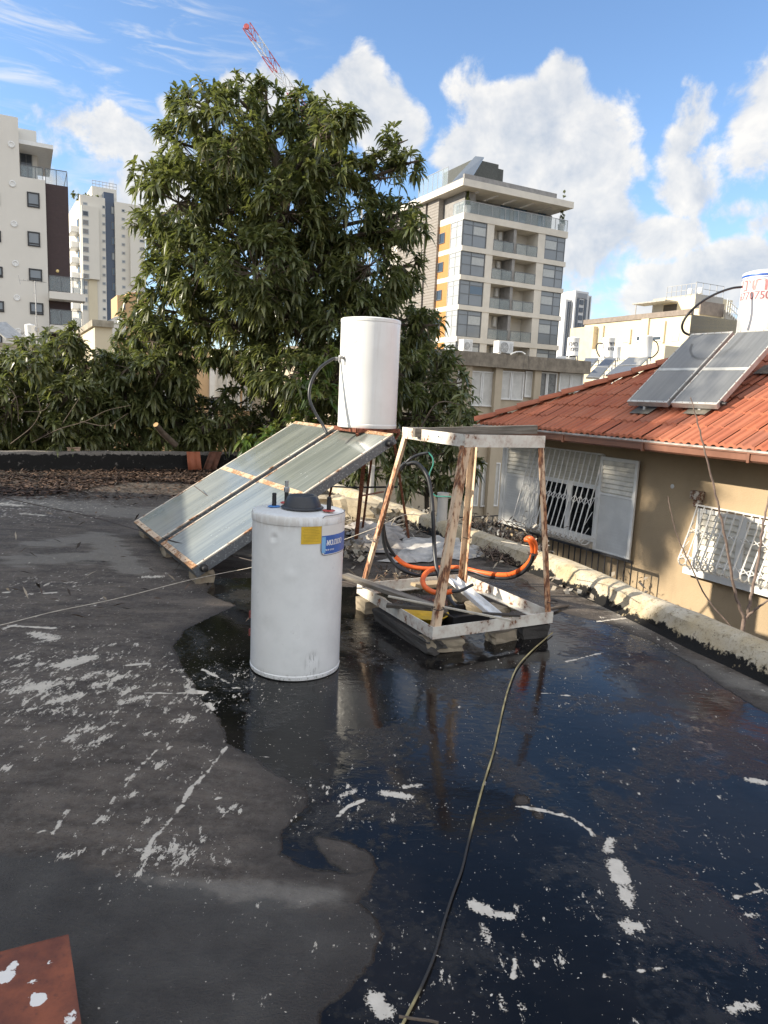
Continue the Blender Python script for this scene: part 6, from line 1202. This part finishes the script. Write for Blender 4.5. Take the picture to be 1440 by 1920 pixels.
# end wall, roof room, stairs; shade of the end sides put into grey render
xe = hit(CE, *q4(1180, 500))[0]; ze = hit(CE, *q4(1000, 405))[1]
g = MB(CE); g.box(.02, xe+6, .0, 11., GROUND, ze); g.build('shaded_end_wall', stucco('shade_grey_render', (.40, .385, .36), .15, .5, .2, .4), cb)
RM2 = PF(tuple((CM @ Vector((0, 4.5, 0)))), -E2); rx = lambda x, y=320: hit(RM2, *q4(x, y))[0]; rz = lambda y, x=900: hit(RM2, *q4(x, y))[1]
g = MB(RM2); g.box(rx(735), rx(945), 0, 5, zt-.2, rz(262, 945)); g.build('roof_room', M_cream, cb)
g = MB(RM2); g.box(rx(735)-.1, rx(945), -.05, 5.1, rz(290, 800), rz(278, 800)) if False else None
RE2 = PF(tuple(RM2 @ Vector((rx(948), 0, 0))), E1); g = MB(RE2); g.box(.01, hit(RE2, *q4(1135, 330))[0], 0.01, 4.8, zt-.2, hit(RE2, *q4(1060, 270))[1]); g.build('roof_room_end', bpy.data.materials['shade_grey_render'], cb)
g = MB(RM2); a_ = rx(607, 322); b_ = rx(830, 300); z_1 = hit(RM2, *q4(640, 320), -1.2)[1]; g.box(a_, b_, -1.6, 0, z_1, z_1+.12); g.bar((a_+.4, -1.5, z_1), (a_+.4, -1.5, zt), .06, .06); g.build('awning', simple('awning_sheet', (.38, .36, .33), .6), cb)
g = MB(RM2); g.box(rx(738), rx(828), -.03, 0, zt+.3, z_1-.1); g.build('opening', simple('opening_shade', (.07, .06, .05), .8), cb)  # flat dark panel, the shade inside the opening is its colour
zr2 = rz(262, 945)
g = MB(RM2)
for h_ in (.5, 1.0): g.bar((rx(750), 0, zr2+h_), (rx(945), 0, zr2+h_), .04, .04)
for i in range(7): x = rx(750)+(rx(945)-rx(750))*i/6; g.bar((x, 0, zr2-.1), (x, 0, zr2+1.0), .04, .04)
g.build('roof_rail', M_steel, cb)
g = MB(RE2); ze2 = hit(RE2, *q4(1060, 270))[1]; L_ = hit(RE2, *q4(1135, 330))[0]
for h_ in (.5, 1.): g.bar((0, .1, ze2+h_), (L_, .1, ze2+h_), .04, .04)
for i in range(5): x = L_*i/4; g.bar((x, .1, ze2-.05), (x, .1, ze2+1.), .04, .04)
g.build('roof_rail', M_steel, cb)
for (xa, xb, yt, yb, Yd, lb) in [(898, 928, 218, 258, 62.5, 'small silver tank on the roof room of the cream building, left one'), (962, 998, 212, 255, 62.5, 'small silver tank on the roof room of the cream building, right one')]:
    p = at(*q4((xa+xb)/2, yb), Yd); r = (xb-xa)/7.2/FPX*Yd; h = at(*q4((xa+xb)/2, yt), Yd).z-p.z; p.z = min(p.z, ze2); g = MB(); g.lathe([(r, 0), (r, h*.85), (r*.8, h*.97), (0, h)], p, 20); tag(g.build('silver_tank', M_enamel_old, smooth=True), lb, 'water tank', 'silver tanks on the roof room')
SM = PF(tuple(CE @ Vector((hit(CE, *q4(1040, 390))[0], 1.5, 0))), E1); sx = lambda x, y=400, o=0.: hit(SM, *q4(x, y))[0]; sz = lambda x, y: hit(SM, *q4(x, y))[1]
g = MB(SM); g.box(sx(1000, 330), sx(1160, 330), .2, .35, sz(1080, 362)-.5, sz(1080, 312)); g.build('terrace_fence', M_brownpar, cb)
g = MB(SM); g.box(sx(1000, 370), sx(1150, 370), .3, 3, ze-.1, sz(1080, 362)); g.build('upper_wall', M_cream, cb)
pr = [(sx(1140, 360), sz(1140, 362)), (sx(1250, 460), sz(1250, 462)), (sx(1250, 540), sz(1250, 540)), (sx(1140, 450), sz(1140, 450))]
g = MB(SM); g.prism(pr, -.2, 0.); g.build('stair_side', bpy.data.materials['shade_grey_render'], cb)
g = MB(SM)
for dz_ in (.0, .45, .9): g.bar((pr[0][0], -.3, pr[0][1]+dz_-.1), (pr[1][0], -.3, pr[1][1]+dz_-.1), .06, .06)
for i in range(9): t_ = i/8; x = pr[0][0]+(pr[1][0]-pr[0][0])*t_; z = pr[0][1]+(pr[1][1]-pr[0][1])*t_; g.bar((x, -.3, z-.3), (x, -.3, z+.9), .04, .04)
g.build('stair_rail', M_white, cb)
lwz = cz(640, 560); g = MB(CM); g.box(cx(440), .5, -3.2, -.5, GROUND, lwz); g.build('lower_wing', M_cream, cb)
for i in range(7): g = MB(CM); xg = cx(450)+.35; g.box(xg, cx(700), -3.3, -3.22, lwz-1.0-.42*i, lwz-.85-.42*i); g.build('louvre_slat', M_wframe, cb)
# --- white apartment house at the far left
DW = Vector((math.cos(R(27)), math.sin(R(27)), 0)); WN = Z.cross(DW)
p2 = lambda x, y: (x/4.175, 200+y/4.174)
W0 = at(88, 450, 58.); WM = PF((W0.x, W0.y, 0), DW)
wb = thing('white_apartment_house', (W0.x, W0.y, GROUND), 'tall white apartment house with a dark brown panel strip at the far left', 'apartment building')
wx_ = lambda x, y=900, o=0.: hit(WM, *p2(x, y), o)[0]; wz_ = lambda x, y, o=0.: hit(WM, *p2(x, y), o)[1]
zt = wz_(250, 560); zt2 = wz_(140, 85); xa = wx_(148, 300); xl = -20.
g = MB(WM); g.box(xl, xa, 0, 14, GROUND, zt2); g.box(xa, 0, 0, 14, GROUND, zt); g.build('wall', M_whitewall, wb)
xd = hit(WM, *p2(537, 800), .5)[0]; zd = hit(WM, *p2(440, 612), .5)[1]
g = MB(WM); g.box(.01, xd, .5, 13, GROUND, zd); g.build('brown_panel', louvre('brown_cladding', (.048, .026, .026), .55, .6, .08, .004), wb)
xb_ = wx_(287, 300, 3.); g = MB(WM); g.box(xa+.01, xb_, 3., 13, zt, wz_(220, 180, 3.)); g.build('penthouse_wall', M_whitewall, wb)
za = wz_(240, 285); xc_ = wx_(418, 320); g = MB(WM); g.box(xa+.01, xc_, .4, 2.99, za-.05, za+.25); g.box(xb_+.01, xc_, 3., 9, za-.05, za+.25); 
g.build('canopy', M_white, wb)
window(wb, WM, wx_(158, 440, 3.), wx_(252, 440, 3.), zt+.1, wz_(200, 368, 3.), 2.999, M_darkglass, mull=(.5,))
glass_rail(wb, WM, xa+.05, wx_(335, 510), zt, wz_(240, 460)-zt, .1, 3, M_clear); glass_rail(wb, WM, .05, xd-.05, zd, 1.15, .6, 2, M_clear)
g = MB(WM); g.box(xd-.06, xd-.02, .7, 8, zd+1.08, zd+1.13); g.build('railing', M_frame, wb)
for (a, b, y0, y1) in [(212, 310, 672, 790), (216, 314, 980, 1095), (226, 330, 1270, 1365), (234, 340, 1535, 1628), (-70, 8, 968, 1058), (-60, 22, 1250, 1335), (-50, 32, 1520, 1606), (-60, 18, 1786, 1860), (-75, -4, 672, 770)]:
    window(wb, WM, wx_(a, (y0+y1)/2), wx_(b, (y0+y1)/2), wz_((a+b)/2, y1), wz_((a+b)/2, y0), 0, M_panelglass, simple('black_frame', (.02, .02, .022), .4) if 'black_frame' not in bpy.data.materials else bpy.data.materials['black_frame'], .10, tr=(.2,))
for (x, y) in [(88, 297), (97, 604), (110, 918), (121, 1228), (133, 1496), (143, 1758)]:
    g = MB(WM); g.lathe([(.22, 0), (.24, .05), (.18, .08), (.15, .03), (0, .03)], (wx_(x, y), 0, wz_(x, y)), 20, axis=(0, -1, 0)); g.build('wall_vent', M_white, wb, smooth=True)
for (yt, zz) in ((1450, wz_(480, 1465)), (1700, wz_(480, 1720))):
    x1_ = wx_(668 if yt == 1450 else 650, yt, -1.2); g = MB(WM); g.box(.02, x1_, -1.3, .48, zz-.55, zz); g.build('balcony_slab', M_whitewall, wb)
    glass_rail(wb, WM, .05, x1_-.05, zz, 1.2, -1.2, 3, M_clear)
g = MB(WM); g.lathe([(.12, 0), (.12, .08), (0, .12)], (wx_(450, 1287, .5), .5, wz_(450, 1287, .5)), 12, axis=(0, -1, 0)); g.build('wall_lamp', simple('lamp_cover', (.8, .6, .25), .4), wb)
# --- tall white tower left
p5 = lambda x, y: (120+x/6.194, 330+y/6.194)
T0 = at(153, 500, 150.); DT = Vector((math.cos(R(30)), math.sin(R(30)), 0)); TM = PF((T0.x, T0.y, 0), DT); TLM = PF((T0.x, T0.y, 0), -Z.cross(DT))
tb_ = thing('white_tower', (T0.x, T0.y, GROUND), 'tall white residential tower with a blue glass strip, left of the mango tree', 'tower')
tx = lambda x, y=900, o=0.: hit(TM, *p5(x, y), o)[0]; tz = lambda x, y, o=0.: hit(TM, *p5(x, y), o)[1]
M_tower = stucco('tower_render', (.70, .66, .58), .05, .1, .05, .1); xA, xB, xC, xD, xE = 0, tx(487), tx(600, 600), tx(660), tx(940)
zA = tz(330, 235); zB = tz(560, 190, 1.); zC = tz(800, 320)
g = MB(TM); g.box(0, xB, 0, 22, GROUND, zA); g.box(xC, xE, .8, 22, GROUND, zC); g.box(tx(325, 150, 4.), xD, 4, 20, GROUND, tz(480, 140, 4.)); g.build('wall', M_tower, tb_)
g = MB(TM); g.box(xB, xC, 1.6, 3.99, GROUND, tz(560, 200, 1.6)); g.build('blue_glass_strip', glassy('tower_blue_glass', (.035, .06, .11), .12, var=.3, scale=.2), tb_)
for i in range(17):
    z = tz(570, 370)-3.05*i
    if z < 4: break
    window(tb_, TM, tx(553, 900, 1.6), tx(590, 900, 1.6), z-.9, z+.6, 1.599, M_blueglass if i % 3 else M_blind, M_frame, .12, name='window')
zL = tz(310, 1200); g = MB(TM); g.box(tx(210), tx(405), -.9, -.01, zL, tz(300, 360)); g.box(tx(770), xE, -.2, .79, tz(850, 1270), tz(850, 560)); g.build('bay', M_tower, tb_)
g = MB(TM); g.box(tx(290, 1500), tx(390, 1500), -.25, -.01, GROUND, zL); g.build('stone_strip', M_cream, tb_)
WG = [(213, 285, 405, 1135, 8, -.9), (443, 480, 343, 1725, 15, 0), (668, 706, 385, 1370, 11, .8), (876, 935, 738, 1215, 6, -.2)]
for (a, b, ya_, yb_, n, off) in WG:
    for i in range(n):
        yc = ya_+(yb_-ya_)*i/max(1, n-1)+ (30 if a == 213 else 18); hh = 32 if a == 213 else 17
        window(tb_, TM, tx(a+8*i/n, yc, off), tx(b+10*i/n, yc, off), tz((a+b)/2, yc+hh, off), tz((a+b)/2, yc-hh, off), off, M_panelglass if i % 4 else M_darkglass, M_blind, .12, lower=(.08, .92, .15, .9, simple('tower_shutter', (.24, .23, .22), .6) if 'tower_shutter' not in bpy.data.materials else bpy.data.materials['tower_shutter']) if i % 3 else None)
for i in range(4): yc = 1245+95*i; window(tb_, TM, tx(215, yc), tx(275, yc), tz(245, yc+28), tz(245, yc-28), 0, M_panelglass, M_blind, .12)
window(tb_, TM, tx(218, 322), tx(272, 322), tz(245, 340), tz(245, 305), 0, M_panelglass, M_blind, .12)
ty_ = lambda x, y=700: hit(TLM, *p5(x, y))[0]
for i in range(13):
    z = tz(180, 600)-3.05*i
    if z < 3: break
    g = MB(TLM); g.box(-9., -3.2, -1.5, -.01, z-.25, z+.85); g.build('balcony', M_white, tb_)
    window(tb_, TLM, -5.4, -3.4, z+.86, z+2.4, 0, M_darkglass, M_frame, .1); 
    window(tb_, TLM, -2.6, -1.8, z+.6, z+2.2, 0, M_darkglass, M_frame, .1)
g = MB(TM); zz = tz(480, 140, 4.)
for h_ in (.5, 1.1): g.bar((tx(330, 150, 4.), 4.1, zz+h_), (xD, 4.1, zz+h_), .08, .08)
for i in range(8): x = tx(330, 150, 4.)+(xD-tx(330, 150, 4.))*i/7; g.bar((x, 4.1, zz), (x, 4.1, zz+1.2), .07, .07)
g.build('roof_rail', M_steel, tb_)
bl = [((TM @ Vector((tx(205, 200, 2.)+k*1.3-1, 2.5, zA+.4)))[:], .9-.15*k) for k in range(4)]; tp, ax_ = crown_tips(bl, 50, 5, .3); V, F = leaves(tp, ax_, 6, .5, .2, .3, 6); o = fast_mesh('roof_shrub', V, F, M_mango); tag(o, 'dark shrubs growing on the roof terrace of the white tower', 'shrub')
# --- small orange houses at the foot of the tower
O0 = at(238, 590, 95.); OM = PF((O0.x, O0.y, 0), E1); OL = PF((O0.x, O0.y, 0), -E2)
ob = thing('orange_house', (O0.x, O0.y, GROUND), 'small orange house with narrow windows at the foot of the white tower', 'house')
xo = lambda x, y=1500, o_=0.: hit(OM, *p5(x, y), o_)[0]; zo = lambda x, y: hit(OM, *p5(x, y))[1]
g = MB(OM); g.box(0, xo(960), 0, 8, GROUND, zo(850, 1400)); g.box(-1.2, 1.5, -.3, 6, GROUND, zo(720, 1395)); g.box(xo(790, 1350), xo(1010, 1350), 3, 8, zo(850, 1400), zo(900, 1330)); g.build('wall', stucco('orange_render', (.58, .38, .20), .1, .2, .1, .1), ob)
for (a, b, y0, y1, off) in [(682, 712, 1465, 1550, -.3), (785, 810, 1480, 1545, 0), (835, 848, 1485, 1515, 0)]: window(ob, OM, hit(OM, *p5(a, 1500), off)[0], hit(OM, *p5(b, 1500), off)[0], hit(OM, *p5(a, y1), off)[1], hit(OM, *p5(a, y0), off)[1], off, M_darkglass, M_frame, .1)
g = MB(OM); g.box(xo(860, 1330), xo(1040, 1330), 2, 9, zo(900, 1330), zo(900, 1315)); g.build('flat_roof', M_grey_stone, ob)
D0 = at(195, 612, 60.); DM = PF((D0.x, D0.y, 0), E1); 
db = thing('pale_house', (D0.x, D0.y, GROUND), 'pale house with a low rounded roof peeping over the mango bushes', 'house'); g = MB(DM); wdt = hit(DM, 236, 610)[0]-hit(DM, 208, 610)[0]; xs_ = hit(DM, 208, 610)[0]
zq = hit(DM, 215, 606)[1]; g.box(xs_, xs_+wdt, 0, 5, GROUND, zq); g.prism([(xs_-.1, zq), (xs_+wdt*.25, zq+.5), (xs_+wdt*.6, zq+.6), (xs_+wdt+.1, zq)], -.1, 5.1); g.build('wall', M_whitewall, db)
# --- rear house seen through the gaps in the leaves
K0 = at(172, 640, 30.); KM = PF((K0.x, K0.y, 0), E1); kb = thing('peach_house', (K0.x, K0.y, GROUND), 'peach rendered house with white shutters showing through gaps in the mango leaves', 'house')
kx = lambda x, y=700: hit(KM, x, y)[0]; kz = lambda x, y: hit(KM, x, y)[1]; zk = kz(190, 617)
g = MB(KM); g.box(0, kx(205), -1.2, 6, GROUND, zk); g.build('annex_wall', M_cream, kb); g = MB(KM); g.box(kx(205)+.01, kx(640), 0, 9, GROUND, kz(420, 655)); g.build('wall', stucco('peach_render', (.62, .43, .25), .1, .5, .2, .15), kb)
g = MB(KM); g.box(-.1, kx(207), -1.35, 6.1, zk, zk+.25); g.build('roof_slab', M_conc, kb)
for (a, b, y0, y1) in [(402, 450, 690, 760), (455, 480, 690, 770), (300, 330, 700, 760)]: window(kb, KM, kx(a), kx(b), kz(a, y1), kz(a, y0), 0, M_shut, M_wframe, .08, mull=(.5,), name='shutter', pane='louvre')
g = MB(KM); g.box(kx(392), kx(402)-.02, -.15, -.001, GROUND, kz(397, 690)); g.build('white_column', M_white, kb)
# --- low roof at the far left with small tank and aerial
U0 = at(-40, 650, 30.); UM = PF((U0.x, U0.y, 0), E1); UZ = hit(UM, 40, 652)[1]; ub = thing('flat_roofed_house', (U0.x, U0.y, GROUND), 'low pale flat roofed house below the white apartment house at the far left', 'house')
g = MB(UM); g.box(-6, hit(UM, 105, 650)[0], 0, 8, GROUND, UZ); g.build('wall', M_whitewall, ub); g = MB(UM); g.box(-6.1, hit(UM, 105, 650)[0]+.1, -.1, 8.1, UZ, UZ+.15); g.build('roof_slab', M_conc, ub)
small_heater(48, 66, 609, 634, 31.5, 'small white tank on the low roof in front of the white apartment house', base=UZ+.15)
g = MB(); pa_ = at(-6, 606, 31.); pb_ = at(28, 634, 30.8); g.bar(pa_, pb_, .9, .07, Vector((.4, -.3, .8))); tag(g.build('far_collector', M_alu), 'thin dark edge of a tilted collector on the low roof at the far left', 'solar collector')
g = MB(); g.bar(at(36, 630, 31.5), at(50, 620, 31.6), .05, .05); g.bar(at(36, 630, 31.5), Vector((at(36, 630, 31.5).x, 31.5, UZ)), .05, .05); tag(g.build('pipe', M_steel), 'thin grey pipe bracket beside the small tank at the far left', 'pipe')
g = MB(); pA = at(66, 527, 29.); pB = Vector((at(70, 650, 29.).x, 29., UZ)); g.tube([pB, pA], .022, 6); 
g.bar(at(36, 525, 29.), at(88, 530, 29.), .02, .02); g.bar(at(34.5, 516, 29.), at(38, 533, 29.), .015, .015)
for (x, y) in [(44, 525), (52, 526), (60, 526.5), (75, 528), (82, 529)]: g.bar(at(x, y-1.5, 28.8), at(x, y+1.5, 29.2), .012, .012)
g.bar(at(62, 549, 29.), at(68, 552, 29.), .02, .02); g.box(*(lambda c: (c.x-.06, c.x+.06, c.y-.06, c.y+.06, c.z-.08, c.z+.08))(at(69, 618, 29.))); tag(g.build('antenna', M_steel), 'thin rooftop television aerial in front of the white apartment house', 'antenna')
# --- tower crane jib above the mango tree
CY = 130.; c0 = at(463, 51, CY); c1 = at(545, 172, CY+2); dj = (c1-c0); jl = dj.length; dj.normalize(); foot = c1+dj*22.
cr = thing('tower_crane', (foot.x, foot.y, GROUND), 'red and white lattice crane jib rising behind the mango tree', 'crane')
sd = dj.cross(Vector((0, 1, 0))).normalized()*.75; up = Vector((0, 1, 0))*.65
M_cred = simple('crane_red', (.55, .12, .12), .5); M_cwhite = simple('crane_white', (.75, .75, .75), .5)
n_ = 34; L_ = (foot-c0).length
for part_, (ta, tb2) in enumerate([(0, .20), (.20, .43), (.43, .68), (.68, 1.0), (1.0, 1.6), (1.6, L_/jl)]):
    g = MB(); a = c0+dj*jl*ta; b = c0+dj*jl*tb2; k = max(2, int((b-a).length/1.1))
    for o_ in (sd-up, -sd-up, up): g.bar(a+o_, b+o_, .13, .13)
    for i in range(k):
        u = a.lerp(b, i/k); v = a.lerp(b, (i+1)/k); s_ = 1 if i % 2 else -1
        g.bar(u+sd*s_-up, v-sd*s_-up, .07, .07); g.bar(u+sd*s_-up, v+up, .07, .07); g.bar(u-sd*s_-up, v+up, .07, .07)
    g.build('jib_section', M_cred if part_ % 2 == 0 else M_cwhite, cr)
g = MB(); g.lathe([(.42, -.2), (.5, 0), (.42, .2)], c0-dj*.1, 16, axis=(0, 1, 0)); g.build('jib_head', M_cred, cr)
g = MB(); 
for sx_ in (-1, 1):
    for sy_ in (-1, 1): g.bar((foot.x+sx_*.9, foot.y+sy_*.9, GROUND), (foot.x+sx_*.9, foot.y+sy_*.9, foot.z+2), .25, .25)
k = int((foot.z-GROUND)/2.2)
for i in range(k):
    z0 = GROUND+i*2.2; s_ = 1 if i % 2 else -1
    for sy_ in (-1, 1): g.bar((foot.x-s_*.9, foot.y+sy_*.9, z0), (foot.x+s_*.9, foot.y+sy_*.9, z0+2.2), .12, .12); g.bar((foot.x+sy_*.9, foot.y-s_*.9, z0), (foot.x+sy_*.9, foot.y+s_*.9, z0+2.2), .12, .12)
g.build('mast', M_cwhite, cr)
# --- unseen, left of the frame: house added to shade the roof, tree behind the dapples
nb = thing('shade_house', (-15.5, -1, GROUND), 'unseen plain house with a stair head, added left of the roof for its shade', 'house')
g = MB(); g.box(-22, -9.2, -8, SH1 := 2.7, GROUND, 6.7); g.build('tall_wall', M_cream, nb)
g = MB(); g.box(-22, -9.2, SH1+.01, 9.2, GROUND, 3.75); g.build('low_wall', M_cream, nb)
MS = PF((-9.2, 0, 0), Vector((0, 1, 0)))
for y in (-5, -1.5, 4.5, 7.5): window(nb, MS, y, y+1.3, .2, 1.5, 0, M_darkglass, M_wframe, .08)
SHT = [((-15.2, 5.55, 9.5), .45), ((-15.2, 6.2, 9.0), .85), ((-15.5, 7.2, 8.7), 1.1), ((-15.1, 8.5, 8.8), 1.2), ((-15.5, 9.8, 8.5), 1.1), ((-15., 5.9, 10.0), .55), ((-15.5, 6.8, 9.7), 1.25), ((-15.3, 8.2, 10.2), 1.3), ((-15.0, 9.8, 9.6), 1.2), ((-15.8, 7.3, 11.4), 1.2), ((-15.4, 8.9, 11.5), 1.2), ((-15.6, 10.6, 10.6), 1.1), ((-15.3, 6.4, 10.9), .8)]
tree('street_tree', (-15.4, 11., GROUND), SHT, [(-15.4, 10.6, 3.), (-15.4, 9.4, 7.), (-15.4, 8.4, 9.4)], 150, 11, .3, .06, .4, M_mango, 'leafy street tree standing left of the roof', 'tree', seed=60, tr=.2, shell=.2)
print('objects', len(bpy.data.objects), 'polys', sum(len(m.polygons) for m in bpy.data.meshes))
